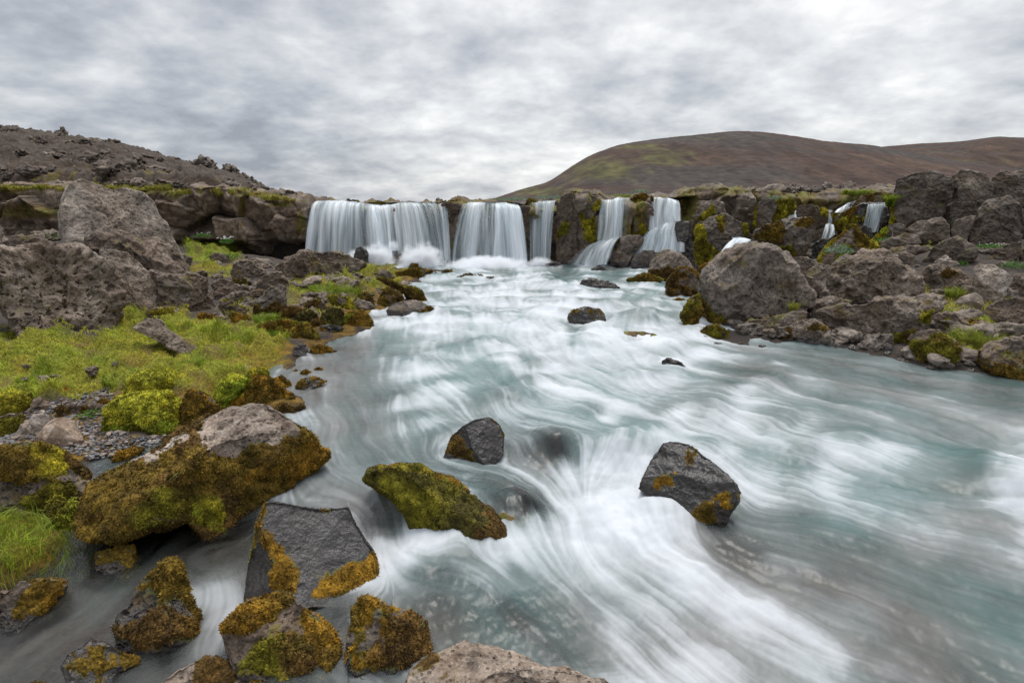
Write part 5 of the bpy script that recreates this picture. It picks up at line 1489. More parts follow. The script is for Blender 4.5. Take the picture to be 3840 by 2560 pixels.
rock('G', [(420, 1575), (470, 1490), (560, 1430), (640, 1380), (720, 1350), (850, 1355), (950, 1400), (1100, 1450), (1250, 1480), (1400, 1530), (1560, 1575), (1500, 1680), (430, 1680)],
     'broad pinkish grey pitted rock rising from the bottom edge of the view', lvl=7, tone=1.6, warm=0.4, stain=0.0, wetband=0.3, crag=0.6, nfac=3, facs=[(-0.3, 0.6, 0.75, 0.6), (0.5, 0.5, 0.7, 0.6)], pits=1.4, sink=0.1,
     moss=[('poly', 'b', [(580, 1568), (640, 1480), (700, 1420), (740, 1440), (700, 1540), (650, 1600)]), ('poly', 'b', [(480, 1520), (560, 1440), (590, 1450), (520, 1520)])], mthick=0.018)
# --- boulders in the main current
rock('G', [(213, 535), (240, 480), (320, 460), (430, 448), (540, 475), (640, 510), (720, 560), (790, 620), (870, 680), (920, 740), (982, 812), (970, 855), (870, 885), (770, 885), (620, 865), (500, 855), (470, 805), (430, 725), (370, 645), (300, 595), (230, 575)],
     'leaning boulder wholly coated in olive moss, between the slate slab and the black rock', lvl=7, sink=0.30, lead=0.8, nfac=2, facs=[(-0.25, -0.35, 0.9, 0.5), (0.4, 0.5, 0.75, 0.55)], crag=0.45, wet=0.5, tone=0.7, moss=[('all', 'vd', -0.05), ('poly', 'ob', [(720, 560), (870, 680), (990, 820), (960, 870), (770, 890), (800, 780), (850, 740)]), ('poly', 'ov', [(240, 480), (430, 445), (720, 555), (700, 590), (480, 500), (300, 510)])], mthick=0.028, blade=0.013)
rock('G', [(615, 400), (660, 320), (720, 260), (790, 225), (860, 213), (912, 250), (942, 310), (937, 385), (880, 435), (780, 450), (700, 430), (635, 412)], 'black wet angular rock with a rusty mossy side, upstream of the olive boulder', lvl=7, smooth_face=True, pits=0.2, wet=1.2, tone=0.62, warm=0.05, crag=0.45, nfac=4, facs=[(-0.6, 0.0, 0.8, 0.5), (0.5, 0.4, 0.75, 0.55)],
     moss=[('poly', 'kb', [(640, 395), (680, 310), (735, 325), (775, 430), (700, 425)]), ('poly', 'k', [(880, 225), (915, 245), (940, 300), (915, 280)])], mthick=0.02)
rock('G', [(1605, 590), (1640, 500), (1680, 420), (1730, 350), (1800, 333), (1870, 350), (1940, 400), (2000, 450), (2070, 500), (2120, 560), (2132, 645), (2080, 695), (2000, 755), (1940, 795), (1880, 820), (1800, 790), (1760, 745), (1700, 665), (1650, 615)],
     'large black faceted rock gleaming wet with orange moss tufts, parting the current', lvl=7, sink=0.30, lead=0.8, smooth_face=True, pits=0.3, wet=1.2, tone=0.62, warm=0.05, crag=0.6, nfac=5, facs=[(-0.2, 0.55, 0.8, 0.5), (0.1, -0.5, 0.85, 0.55)],
     moss=[('poly', 'o', [(1670, 580), (1690, 530), (1800, 505), (1790, 550), (1700, 580)]), ('poly', 'ko', [(1900, 700), (1930, 650), (2000, 640), (2010, 740), (1920, 800), (1890, 800)]), ('poly', 'ok', [(2020, 620), (2060, 600), (2075, 680), (2040, 690)]), ('poly', 'ob', [(1800, 760), (1830, 730), (1850, 790)]), ('poly', 'o', [(2120, 560), (2150, 570), (2170, 620), (2130, 630)]), ('poly', 'b', [(1830, 370), (1900, 400), (1890, 460), (1850, 430)])], mthick=0.02, mossnoise=0.8)
for v_, q_, lb, dz in (('G', [(930, 400), (1030, 335), (1180, 330), (1300, 350), (1400, 440), (1330, 520), (1200, 540), (1100, 480)], 'sunken brown rock under a thin sliding veil, beside the black angular rock', 0.33),
                   ('G', [(860, 640), (930, 600), (1030, 660), (1090, 770), (1080, 840), (980, 830), (900, 740)], 'sunken rusty rock veiled by water along the olive boulder', 0.16),
                   ('D', [(1270, 805), (1300, 790), (1350, 795), (1360, 808), (1310, 812)], 'small sunken brown rock showing through the open rapids', 0.10),
                   ('D', [(1395, 755), (1420, 725), (1480, 722), (1530, 735), (1540, 765), (1450, 770)], 'sunken brown rock making a white pour over beside the right bank', 0.27)):
    rock(v_, q_, lb, name='rock', warm=1.0, tone=1.25, wet=0.0, wetband=0.0, stain=0.45, thick=0.7, pits=0.3, lead=0.5, drop=dz, crag=0.5)
# ------------------------------------------------------------------ white water piled and trailing where the river meets stone
wlp = np.concatenate(WATERLINE)
fg = 0.03
fnx, fny = int(28 / fg), int(18 / fg)
occ = np.zeros((fny, fnx))
ix = ((wlp[:, 0] + 13) / fg).astype(int)
iy = ((wlp[:, 1] - 1.4) / fg).astype(int)
ok = (ix >= 0) & (ix < fnx) & (iy >= 0) & (iy < fny)
occ[iy[ok], ix[ok]] = 1
for _ in range(3):
    for ax_ in (0, 1):
        occ = (np.roll(occ, 1, ax_) + occ + np.roll(occ, -1, ax_)) / 3
occ = np.clip(occ * 2.2, 0, 1)


def osample(x, y):
    i = np.clip(((x + 13) / fg).astype(int), 0, fnx - 1)
    j = np.clip(((y - 1.4) / fg).astype(int), 0, fny - 1)
    return occ[j, i]


x_, y_ = wx[need].copy(), wy[need].copy()
trail = osample(x_, y_) * 0.5
acc = np.zeros(len(need))
for s_ in range(22):
    v_ = vsample(x_, y_)
    x_ -= v_[:, 0] * 0.035
    y_ -= v_[:, 1] * 0.035
    acc = np.maximum(acc, osample(x_, y_) * (1 - s_ / 22) ** 1.3)
ring = np.zeros(len(wx))
ring[need] = np.maximum(trail, acc)
ring *= np.clip(foam0 * 2.0 + 0.08, 0.10, 1) * (1 - 0.45 * creek_m) * np.clip(0.65 + 0.25 * L1 + 0.2 * L2, 0, 1)
foam = np.clip(np.maximum(foam, 0) + 0.42 * ring * (1 - foam), 0, 1)
river.data.attributes['foam'].data.foreach_set('value', foam[used].astype(np.float32))
# --- right bank
rock('C', [(298, 1010), (320, 950), (380, 880), (450, 820), (560, 770), (640, 750), (720, 755), (800, 790), (840, 850), (900, 900), (920, 960), (960, 1030), (1000, 1080), (1002, 1125), (940, 1165), (850, 1215), (750, 1245), (600, 1275), (480, 1295), (380, 1280), (320, 1215), (300, 1100)],
     'great round grey lava boulder, knobbly and dry, on the right edge of the rapids', lvl=7, thick=1.0, p=2.3, nfac=4, crag=0.95, tone=1.02, warm=0.22, pits=1.2, moss=[('poly', 'vb', [(290, 1090), (330, 1110), (370, 1180), (480, 1250), (520, 1310), (380, 1300), (300, 1230)])], mthick=0.03)
rock('C', [(-12, 880), (20, 830), (110, 803), (190, 830), (240, 880), (272, 930), (250, 965), (150, 985), (40, 995), (-12, 965)], 'pale grey peaked boulder with rusty moss waterline before the wide right falls', lvl=6, crag=0.6, tone=1.3, warm=0.15, moss=[('poly', 'kb', [(-15, 930), (60, 930), (110, 900), (170, 940), (120, 1000), (-15, 1000)])], mthick=0.025, facs=[(-0.4, 0.4, 0.8, 0.55), (0.6, 0.3, 0.7, 0.55)])
rock('C', [(92, 1005), (120, 950), (200, 918), (280, 940), (312, 985), (300, 1065), (200, 1100), (95, 1095)], 'blocky boulder capped with golden moss at the foot of the pale peaked boulder', lvl=6, tone=0.95, warm=0.5, moss=[('all', 'kb', 0.55), ('top', 'o', 0.55)], mthick=0.03, wetband=0.5)
rock('J', [(870, 1115), (930, 1070), (1000, 1050), (1060, 1020), (1160, 1010), (1260, 1045), (1330, 1085), (1250, 1110), (1220, 1140), (1000, 1140)], 'low mossy rock pair lapped by foam beside the pale peaked boulder', name='rock', moss=[('all', 'vk', 0.3)], mthick=0.025, wet=0.4)
rock('J', [(1690, 970), (1740, 920), (1800, 890), (1845, 885), (1830, 930), (1790, 1000)], 'orange mossy stones squeezed behind the great round boulder', name='rock', moss=[('all', 'ok', 0.3)], mthick=0.02, wet=0.3)
rock('C', [(185, 1205), (230, 1100), (300, 1075), (310, 1200), (260, 1285), (215, 1250)], 'heap of orange mossy wet stone hugging the great round boulder', name='rock', wet=0.8, moss=[('all', 'kv', 0.35)], mthick=0.03, crag=1.4)
rock('C', [(130, 1120), (170, 1105), (215, 1115), (190, 1128)], 'tiny golden moss stone at the lip of the right hand pour over', name='stone', moss=[('all', 'o', 0.2)], mthick=0.012)
rock('C', [(850, 860), (920, 850), (1000, 870), (1032, 900), (1000, 965), (930, 975), (880, 905)], 'grey brown rock tucked behind the great round boulder', Y=10.4, tone=0.95, warm=0.4)
rock('C', [(940, 1005), (970, 930), (1030, 893), (1092, 908), (1112, 950), (1050, 1025), (980, 1045)], 'elongated pale block propped between the round boulder and the wide outcrop', Y=9.9, tone=1.1, warm=0.3, crag=0.7, facs=[(-0.3, 0.5, 0.8, 0.5)])
rock('C', [(1000, 1095), (1060, 980), (1130, 880), (1200, 850), (1300, 823), (1420, 823), (1500, 860), (1580, 920), (1650, 990), (1700, 1060), (1702, 1120), (1500, 1120), (1300, 1140), (1100, 1120)],
     'wide wrinkled lava outcrop, ropy and brown grey, in the middle of the right bank', Y=10.6, lvl=7, crag=1.15, tone=1.0, warm=0.5, thick=0.8, p=2.3, nfac=3)
rock('C', [(968, 1185), (990, 1130), (1100, 1098), (1200, 1115), (1240, 1140), (1130, 1190), (1020, 1230)], 'low grey slab wedged behind the cracked riverside outcrop', Y=9.5, tone=1.1, warm=0.35)
rock('C', [(1010, 1190), (1060, 1170), (1180, 1150), (1290, 1140), (1400, 1110), (1550, 1100), (1700, 1098), (1790, 1150), (1802, 1185), (1720, 1225), (1680, 1295), (1570, 1375), (1400, 1405), (1250, 1395), (1150, 1370), (1120, 1300), (1060, 1245)],
     'large cracked riverside outcrop with grey swollen lobes and a mossy hollow', lvl=7, crag=0.95, tone=1.08, warm=0.4, p=2.6, moss=[('poly', 'vb', [(1480, 1330), (1640, 1290), (1600, 1380), (1400, 1410), (1300, 1380)]), ('poly', 'yv', [(1640, 1250), (1660, 1180), (1730, 1180), (1700, 1260)])], mthick=0.02, wetband=0.5)
rock('C', [(738, 1360), (760, 1310), (800, 1288), (900, 1248), (1000, 1228), (1100, 1290), (1142, 1385), (1000, 1400), (850, 1388)], 'smooth swollen rock with moss patches sloping into the dark eddy', lvl=6, crag=0.6, tone=1.05, warm=0.4, wetband=0.8, moss=[('poly', 'vb', [(740, 1365), (780, 1310), (860, 1290), (850, 1360)]), ('poly', 'kb', [(950, 1290), (1020, 1260), (1090, 1300), (1010, 1310)])], mthick=0.015)
rock('C', [(500, 1315), (600, 1240), (750, 1218), (900, 1188), (962, 1198), (962, 1235), (850, 1285), (740, 1345), (560, 1350)], 'long brown ledge under the great round boulder', name='rock', warm=0.6, tone=0.85, stain=0.35, wetband=0.7, lvl=6)
rock('C', [(285, 1318), (340, 1280), (400, 1268), (480, 1310), (470, 1345), (330, 1338)], 'wet mossy stone at the river corner of the great round boulder', name='rock', wet=0.8, moss=[('all', 'kv', 0.4)], mthick=0.02)
rock('C', [(1568, 1440), (1590, 1330), (1700, 1298), (1782, 1288), (1830, 1340), (1900, 1390), (1912, 1455), (1850, 1525), (1750, 1535), (1600, 1495)], 'boulder with grey crown and dark mossy skirt at the water, beside the grass tuft', lvl=6, tone=1.05, warm=0.5, moss=[('poly', 'bv', [(1560, 1450), (1600, 1360), (1700, 1340), (1780, 1310), (1915, 1420), (1850, 1540), (1700, 1540)])], mthick=0.025)
rock('C', [(1675, 1275), (1740, 1208), (1820, 1188), (1900, 1210), (2050, 1240), (2085, 1295), (1960, 1345), (1800, 1320), (1690, 1305)], 'pale brown hummocky rock with yellow moss spots above the mossy skirt boulder', lvl=6, crag=1.1, tone=1.05, warm=0.55, moss=[('poly', 'yk', [(1920, 1290), (1960, 1230), (2050, 1260), (2040, 1330), (1940, 1340)]), ('poly', 'y', [(1780, 1250), (1820, 1225), (1830, 1250)])], mthick=0.02)
rock('C', [(2005, 1430), (2080, 1370), (2200, 1340), (2300, 1328), (2420, 1340), (2420, 1560), (2240, 1560), (2100, 1530), (2010, 1480)], 'lumpy brown rock mass with mossy pits at the lower end of the right bank', lvl=6, crag=1.2, warm=0.55, tone=0.95, stain=0.4, moss=[('low', 'kb', 0.10)], mthick=0.02)
rock('C', [(2160, 1550), (2200, 1490), (2300, 1498), (2380, 1520), (2380, 1590), (2250, 1590)], 'rusty mossy knob at the water, last on the right bank', name='rock', moss=[('all', 'kb', 0.3)], mthick=0.025)
rock('C', [(1418, 1430), (1425, 1395), (1450, 1378), (1482, 1395), (1478, 1430), (1445, 1440)], 'small round dark stone on the shore below the cracked outcrop', name='stone', tone=0.8, warm=0.2, crag=0.4)
rock('C', [(1955, 1235), (2080, 1150), (2180, 1108), (2330, 1108), (2430, 1180), (2430, 1340), (2150, 1335), (2050, 1285)], 'long dark brown slope sided rock at the right limit of the view', lvl=6, crag=0.9, warm=0.75, tone=0.85)
rock('C', [(1968, 1005), (1980, 930), (2010, 888), (2100, 903), (2160, 930), (2222, 980), (2180, 1065), (2140, 1145), (2060, 1135), (1980, 1065)], 'light grey faceted block standing out among brown rocks on the right bank', lvl=6, crag=0.6, tone=1.4, warm=0.1, facs=[(-0.2, 0.6, 0.75, 0.5), (-0.6, -0.1, 0.8, 0.6), (0.6, -0.2, 0.75, 0.6)])
rock('C', [(1856, 1142), (1900, 1098), (1990, 1068), (2032, 1100), (2048, 1145), (1980, 1185), (1880, 1165)], 'flat smooth blue grey stone lying below the light grey faceted block', name='stone', crag=0.2, tone=1.35, warm=0.0, pits=0.05, facs=[(0.0, 0.7, 0.7, 0.45)])
rock('C', [(1880, 1180), (1930, 1150), (1975, 1185), (1920, 1200)], 'small grey stone in front of the flat blue grey stone', name='stone', tone=1.15, warm=0.1, crag=0.5)
rock('C', [(1648, 975), (1700, 908), (1800, 898), (1900, 940), (1962, 990), (1962, 1045), (1850, 1065), (1750, 1055), (1690, 1015)], 'knobbly pale brown rock with an ochre patch left of the light grey block', lvl=6, crag=1.3, tone=1.1, warm=0.5, moss=[('poly', 'kb', [(1770, 960), (1830, 925), (1890, 950), (1830, 985)])], mthick=0.015)
rock('C', [(2180, 1055), (2222, 970), (2320, 945), (2420, 960), (2420, 1110), (2200, 1105)], 'brown rounded rock right of the light grey faceted block', lvl=6, warm=0.6, tone=0.9, stain=0.15)
rock('C', [(2170, 1105), (2200, 1060), (2260, 1055), (2310, 1080), (2290, 1110)], 'small brown rock under the brown rounded rock', name='rock', warm=0.5, tone=1.0)
# wall of blocks
rock('C', [(1476, 480), (1500, 380), (1600, 338), (1720, 325), (1842, 370), (1862, 450), (1802, 570), (1760, 625), (1640, 655), (1500, 665), (1473, 600)], 'tall dark grey block with a hollowed face at the waterfall end of the block wall', Y=15.0, lvl=7, crag=0.7, tone=0.72, warm=0.3, p=4.0, facs=[(0.2, 0.5, 0.85, 0.7)], moss=[('poly', 'yv', [(1465, 640), (1470, 520), (1490, 520), (1500, 660)])], mthick=0.03)
rock('C', [(1778, 575), (1840, 480), (1848, 360), (1900, 318), (2050, 338), (2092, 420), (2102, 500), (2050, 575), (1960, 615), (1850, 655), (1788, 625)], 'big leaning grey block in the middle of the block wall', Y=14.8, lvl=7, crag=0.7, tone=0.8, warm=0.35, p=3.6)
rock('C', [(2088, 440), (2090, 368), (2140, 328), (2240, 328), (2340, 318), (2440, 340), (2440, 490), (2200, 505), (2110, 492)], 'topmost pitted grey block at the right end of the block wall', Y=14.9, lvl=6, crag=0.8, tone=0.9, warm=0.4, stain=0.2)
rock('C', [(1938, 745), (1980, 640), (2000, 580), (2060, 518), (2190, 478), (2262, 530), (2275, 600), (2255, 765), (2130, 790), (2000, 780)], 'square shouldered dark block standing before the block wall', Y=13.9, lvl=7, crag=0.8, tone=0.72, warm=0.3, p=3.8)
rock('C', [(2250, 760), (2262, 600), (2300, 560), (2430, 560), (2430, 780), (2330, 790)], 'dark block in the shade at the far right limit of the block wall', Y=14.3, tone=0.65, warm=0.3, p=3.8)
rock('C', [(1838, 695), (1870, 628), (1960, 598), (1995, 600), (1962, 685), (1930, 738), (1860, 735)], 'wedge shaped grey rock jammed under the leaning block', Y=14.1, tone=0.85, warm=0.3, crag=0.6)
rock('C', [(1556, 690), (1640, 638), (1780, 608), (1832, 660), (1832, 728), (1700, 740), (1590, 738)], 'flat faced grey rock at the foot of the tall hollowed block', Y=14.4, tone=0.85, warm=0.35, crag=0.6, lvl=6)
rock('C', [(1478, 655), (1520, 650), (1562, 660), (1560, 715), (1490, 720)], 'small square dark rock below the corner of the tall hollowed block', Y=14.6, tone=0.7, warm=0.3, crag=0.6)
rock('C', [(1398, 785), (1410, 760), (1470, 738), (1560, 708), (1640, 718), (1662, 775), (1560, 795), (1450, 815)], 'angular grey rock with a pale broken facet below the small thin waterfall', lvl=6, Y=12.9, tone=0.95, warm=0.3, crag=0.6, facs=[(0.7, 0.2, 0.7, 0.5)])
rock('C', [(1448, 825), (1480, 800), (1560, 785), (1700, 785), (1722, 812), (1600, 838), (1480, 845)], 'long low grey rock lying across the middle of the right bank', Y=12.5, tone=0.9, warm=0.35)
rock('C', [(1478, 835), (1560, 818), (1622, 850), (1610, 885), (1540, 890)], 'pale triangular rock on top of the wide wrinkled outcrop', Y=11.6, tone=1.15, warm=0.4, crag=0.6)
rock('C', [(1668, 865), (1720, 800), (1800, 750), (1880, 728), (1990, 778), (2022, 822), (1970, 865), (1800, 898), (1690, 895)], 'humped grey rock in the gully before the square shouldered block', Y=12.3, lvl=6, tone=0.9, warm=0.4, crag=0.8)
rock('C', [(2035, 870), (2120, 808), (2200, 768), (2270, 762), (2280, 840), (2150, 898), (2060, 898)], 'craggy brown rock on the slope under the square shouldered block', Y=12.2, lvl=6, tone=0.8, warm=0.55, crag=1.2)
rock('C', [(2250, 850), (2300, 790), (2420, 790), (2420, 900), (2300, 910)], 'dim brown rock at the right limit behind the green plant', Y=12.0, tone=0.8, warm=0.6)
rock('C', [(1760, 895), (1800, 875), (1870, 880), (1895, 900), (1830, 912)], 'small pale grey stone by the green plants in the gully', name='stone', Y=11.3, tone=1.3, warm=0.1, crag=0.4)
# mossy step with the little falls
rock('C', [(1005, 905), (1040, 820), (1100, 760), (1180, 698), (1242, 668), (1300, 720), (1402, 790), (1405, 830), (1200, 850), (1130, 890), (1060, 910)], 'pointed brown boulder with bright yellow green moss sides below the thin waterfall', Y=12.6, lvl=7, tone=0.9, warm=0.7, crag=0.7, facs=[(-0.3, 0.2, 0.9, 0.5), (0.6, 0.3, 0.7, 0.5)],
     moss=[('poly', 'yk', [(1240, 665), (1310, 715), (1410, 790), (1410, 840), (1280, 830), (1270, 760)]), ('poly', 'yo', [(1000, 900), (1080, 770), (1180, 690), (1210, 690), (1120, 770), (1060, 850), (1040, 920)]), ('poly', 'gv', [(1130, 860), (1180, 780), (1250, 780), (1230, 840), (1150, 890)])], mthick=0.03)
rock('C', [(606, 745), (640, 690), (740, 638), (850, 608), (980, 603), (1022, 640), (1000, 720), (960, 790), (900, 845), (830, 825), (750, 775), (640, 755)], 'big tilted slab with rust moss back and wet silver face below the mossy ledge', Y=13.7, lvl=7, tone=0.9, warm=0.55, wet=0.45, crag=0.7, facs=[(-0.1, 0.65, 0.75, 0.45), (0.4, -0.4, 0.8, 0.55)],
     moss=[('poly', 'kb', [(620, 740), (700, 660), (800, 630), (830, 700), (800, 770), (740, 760)]), ('poly', 'ok', [(860, 660), (940, 610), (1020, 630), (960, 670)]), ('poly', 'vb', [(760, 790), (860, 790), (900, 850), (820, 840)])], mthick=0.03)
rock('C', [(272, 720), (280, 640), (370, 608), (450, 588), (520, 620), (592, 650), (597, 712), (560, 745), (480, 775), (430, 840), (390, 880), (290, 890), (273, 800)], 'tall dark boulder draped with yellow green moss, right of the wide skirted waterfall', Y=15.6, lvl=7, tone=0.75, warm=0.2, wet=0.35, crag=0.8, p=3.6, moss=[('poly', 'vy', [(265, 900), (270, 660), (330, 640), (350, 760), (430, 830), (400, 900)]), ('poly', 'yk', [(400, 610), (455, 590), (450, 720), (420, 700)]), ('poly', 'vy', [(560, 640), (600, 650), (595, 720), (570, 720)])], mthick=0.035)
rock('C', [(262, 605), (290, 540), (370, 503), (450, 520), (462, 585), (400, 620), (300, 640)], 'grey block with a mossy front resting above the tall mossy boulder', Y=16.4, lvl=6, tone=1.0, warm=0.3, moss=[('poly', 'vy', [(280, 620), (330, 580), (380, 540), (400, 610), (330, 640)])], mthick=0.03)
rock('C', [(630, 660), (638, 540), (690, 498), (760, 498), (782, 540), (745, 625), (700, 670)], 'angular dark block in the ledge with a strip of moss down one edge', Y=16.7, lvl=6, tone=0.75, warm=0.4, crag=0.7, moss=[('poly', 'yv', [(620, 680), (628, 540), (648, 530), (650, 680)])], mthick=0.03)
rock('C', [(735, 620), (740, 540), (790, 500), (870, 500), (890, 540), (860, 600), (800, 630)], 'yellow green moss slope on the ledge left of the square brown block', name='mossy_rock', cat='rock', Y=16.8, lvl=6, moss=[('all', 'vy', 0.1), ('top', 'yk', 0.4)], mthick=0.05)
rock('C', [(886, 565), (900, 540), (980, 528), (1082, 560), (1094, 605), (960, 620), (890, 605)], 'square brown block overhanging the dark gap in the ledge', Y=16.0, lvl=6, tone=0.8, warm=0.6, crag=0.6, p=4.0, moss=[('poly', 'vy', [(1020, 550), (1085, 560), (1095, 620), (1050, 600)])], mthick=0.03)
rock('C', [(1112, 650), (1130, 600), (1200, 558), (1280, 528), (1400, 525), (1455, 545), (1455, 680), (1320, 700), (1200, 690), (1140, 685)], 'mossy wet step over which the small thin waterfall drops', Y=15.9, lvl=7, tone=0.7, wet=0.6, warm=0.4, thick=0.7, moss=[('poly', 'vy', [(1120, 690), (1130, 620), (1220, 600), (1280, 600), (1250, 690)]), ('poly', 'ok', [(1170, 590), (1210, 560), (1260, 550), (1220, 600)]), ('poly', 'dv', [(1290, 640), (1320, 560), (1340, 700)])], mthick=0.04)
rock('C', [(1235, 520), (1330, 470), (1420, 458), (1482, 470), (1460, 535), (1340, 540)], 'rust brown mossy cap rock above the small thin waterfall', Y=16.3, lvl=6, tone=1.0, warm=0.6, moss=[('all', 'kb', 0.45)], mthick=0.03)
rock('C', [(1100, 640), (1105, 590), (1130, 575), (1160, 600), (1145, 650)], 'small dark mossy knob beside the narrow trickle', Y=15.7, moss=[('all', 'vk', 0.35)], mthick=0.025, tone=0.7)
rock('C', [(1275, 685), (1310, 658), (1352, 680), (1365, 725), (1300, 728)], 'round black stone in the plunge of the small thin waterfall', name='stone', Y=14.6, wet=0.9, tone=0.6, warm=0.2, crag=0.5)
rock('C', [(1350, 745), (1440, 665), (1482, 690), (1482, 725), (1400, 770)], 'leaning mossy stone right of the round black plunge stone', name='stone', Y=14.0, tone=0.65, moss=[('poly', 'yg', [(1350, 750), (1440, 660), (1460, 680), (1400, 770)])], mthick=0.025)
rock('C', [(1180, 700), (1200, 660), (1240, 648), (1280, 680), (1250, 720)], 'mossy knob behind the tip of the pointed brown boulder', name='rock', Y=13.6, moss=[('all', 'vk', 0.2)], mthick=0.03)
rock('C', [(985, 860), (990, 780), (1050, 740), (1100, 740), (1080, 800), (1030, 850)], 'black wet rock in the gap beside the big tilted slab', name='rock', Y=13.9, wet=1.0, tone=0.6)
# upper pool ledges
rock('J', [(690, 915), (735, 830), (815, 720), (830, 620), (900, 600), (1055, 588), (1105, 640), (1050, 745), (960, 830), (905, 915)], 'smooth grey wet ledge rock that splits the stranded waterfall', Y=16.9, lvl=6, crag=0.5, tone=1.0, warm=0.35, wet=0.4)
rock('J', [(1440, 470), (1500, 430), (1560, 428), (1622, 470), (1605, 560), (1650, 700), (1685, 890), (1560, 880), (1480, 780), (1440, 600)], 'steep wet grey rock under the spreading skirt of the wide right fall', Y=16.8, lvl=6, crag=0.8, tone=0.9, warm=0.3, wet=0.6)
rock('J', [(958, 880), (1020, 800), (1100, 760), (1222, 758), (1220, 930), (970, 930)], 'rounded wet grey rock left of the pale peaked boulder, veiled by spray', Y=16.3, lvl=6, crag=0.5, tone=0.95, warm=0.4, wet=0.5)
rock('J', [(0, 912), (60, 895), (150, 888), (210, 905), (150, 920), (40, 922)], 'flat wet brown rock at the foot of the brown pillar', name='rock', Y=17.0, wet=0.7, warm=0.8, thick=0.6)
rock('J', [(130, 900), (140, 240), (200, 155), (300, 125), (350, 150), (370, 330), (380, 560), (400, 900)], 'tall brown rock pillar right of the slim waterfall', name='rock_pillar', cat='rock', Y=17.5, lvl=7, tone=0.62, warm=1.0, crag=0.8, p=3.4, thick=0.5, sink=0.05, stain=0.2, moss=[('poly', 'vk', [(110, 620), (150, 560), (230, 430), (300, 470), (260, 560), (150, 640)])], mthick=0.03)
rock('J', [(350, 880), (345, 300), (345, 160), (420, 120), (500, 135), (600, 185), (625, 230), (570, 330), (560, 620), (480, 880)], 'grey topped rock pillar hung with green moss left of the stranded waterfall', name='rock_pillar', cat='rock', Y=17.55, lvl=7, tone=0.85, warm=0.7, crag=0.9, p=3.4, thick=0.5, sink=0.05, moss=[('poly', 'vy', [(385, 350), (420, 330), (470, 420), (580, 380), (560, 680), (450, 640), (420, 480)]), ('poly', 'yv', [(540, 230), (625, 195), (610, 310), (545, 320)])], mthick=0.04)
rock('J', [(930, 420), (945, 200), (1000, 140), (1120, 120), (1205, 175), (1190, 240), (1150, 300), (1140, 560), (960, 590), (915, 560)], 'bright green mossy rock buttress between the two right hand falls', name='mossy_rock', cat='rock', Y=17.6, lvl=7, tone=0.7, warm=0.6, p=3.2, thick=0.5, sink=0.05, moss=[('poly', 'yg', [(960, 250), (1000, 200), (1150, 220), (1160, 320), (1120, 330), (1060, 300), (1000, 300)]), ('poly', 'vy', [(1040, 300), (1150, 280), (1145, 560), (920, 600), (915, 500), (1010, 430)]), ('poly', 'ok', [(950, 180), (1100, 120), (1210, 180), (1200, 230), (1100, 190), (980, 200)])], mthick=0.05)
# lip rocks poking through the fall edge
for q_, lb in (([(1010, 190), (1060, 178), (1110, 180), (1160, 200), (1120, 260), (1060, 280), (1020, 240)], 'dark mossy rock parting the fall edge above the narrow gap'),
               ([(1540, 215), (1580, 205), (1620, 215), (1625, 600), (1600, 600), (1560, 400)], 'dark brown rock slab between the spreading fall and the slim fall')):
    rock('B', q_, lb, name='rock', Y=18.0, warm=0.9, tone=0.6, stain=0.3, thick=0.6, sink=0.05, lvl=6)
for q_, lb in (([(540, 195), (560, 175), (600, 168), (640, 180), (630, 200)], 'small mossy rock on the fall edge above the converging stream'), ([(750, 195), (770, 172), (800, 175), (812, 200)], 'small dark rock on the fall edge above the domed spray'),
               ([(1440, 195), (1470, 175), (1520, 180), (1530, 205), (1480, 210)], 'small brown rock on the fall edge above the spreading fall'), ([(1585, 195), (1590, 165), (1620, 148), (1660, 170), (1670, 195)], 'dark pointed rock on the fall edge beside the slim fall'),
               ([(1000, 182), (1030, 168), (1090, 172), (1100, 186)], 'flat orange mossy rock on the fall edge above the narrow gap'), ([(380, 170), (400, 158), (440, 162), (450, 172)], 'tiny dark rock behind the edge of the broad left fall')):
    rock('B', q_, lb, name='rock', Y=18.5, warm=0.6, tone=0.7, thick=0.9, moss=[('all', 'kv', 0.5)], mthick=0.02, wet=0.3, lvl=5)
rock('A', [(1100, 950), (1260, 935), (1320, 965), (1300, 1000), (1180, 1010)], 'small grey rock at the back corner of the pinkish shouldered boulder', name='rock', Y=12.4, tone=1.0)
rock('A', [(1430, 945), (1480, 925), (1560, 940), (1580, 985), (1500, 1000), (1440, 985)], 'dark rock in the green slope under the cliff', name='rock', warm=0.5, tone=0.75, crag=1.2)
# ------------------------------------------------------------------ repeated loose rocks (each one an object)
def proto(seed, crag, lvl=4, flat=0.7):
    D, F = ico(lvl)
    R = np.random.default_rng(seed)
    q = D.copy()
    for i in range(9):
        nv = R.normal(size=3)
        nv /= np.linalg.norm(nv)
        hh = R.uniform(0.45, 0.85)
        s_ = q @ nv
        ov = s_ > hh
        q[ov] *= (hh / s_[ov])[:, None]
    q = q * np.array([1, R.uniform(0.65, 0.95), flat * R.uniform(0.8, 1.2)])
    N = normals(q, F)
    d = crag * (0.20 * fbm(q * 1.3 + seed, 3) + 0.22 * (ridge(q * 2.2 + seed, 4) - 0.3) + 0.06 * fbm(q * 7 + seed, 3))
    return q + N * d[:, None], F


def proto_obj(name, seed, crag, lvl, flat, tone, warm, stain, wet=0.0):
    v, f = proto(seed, crag, lvl, flat)
    n = len(v)
    o = mk(name, v, f, M_ROCK, {'wet': np.full(n, wet), 'tone': np.full(n, tone), 'warm': np.full(n, warm), 'pitk': np.full(n, 0.6), 'stain': np.full(n, stain) + 0.3 * fbm(v * 2 + seed, 2)})
    return o


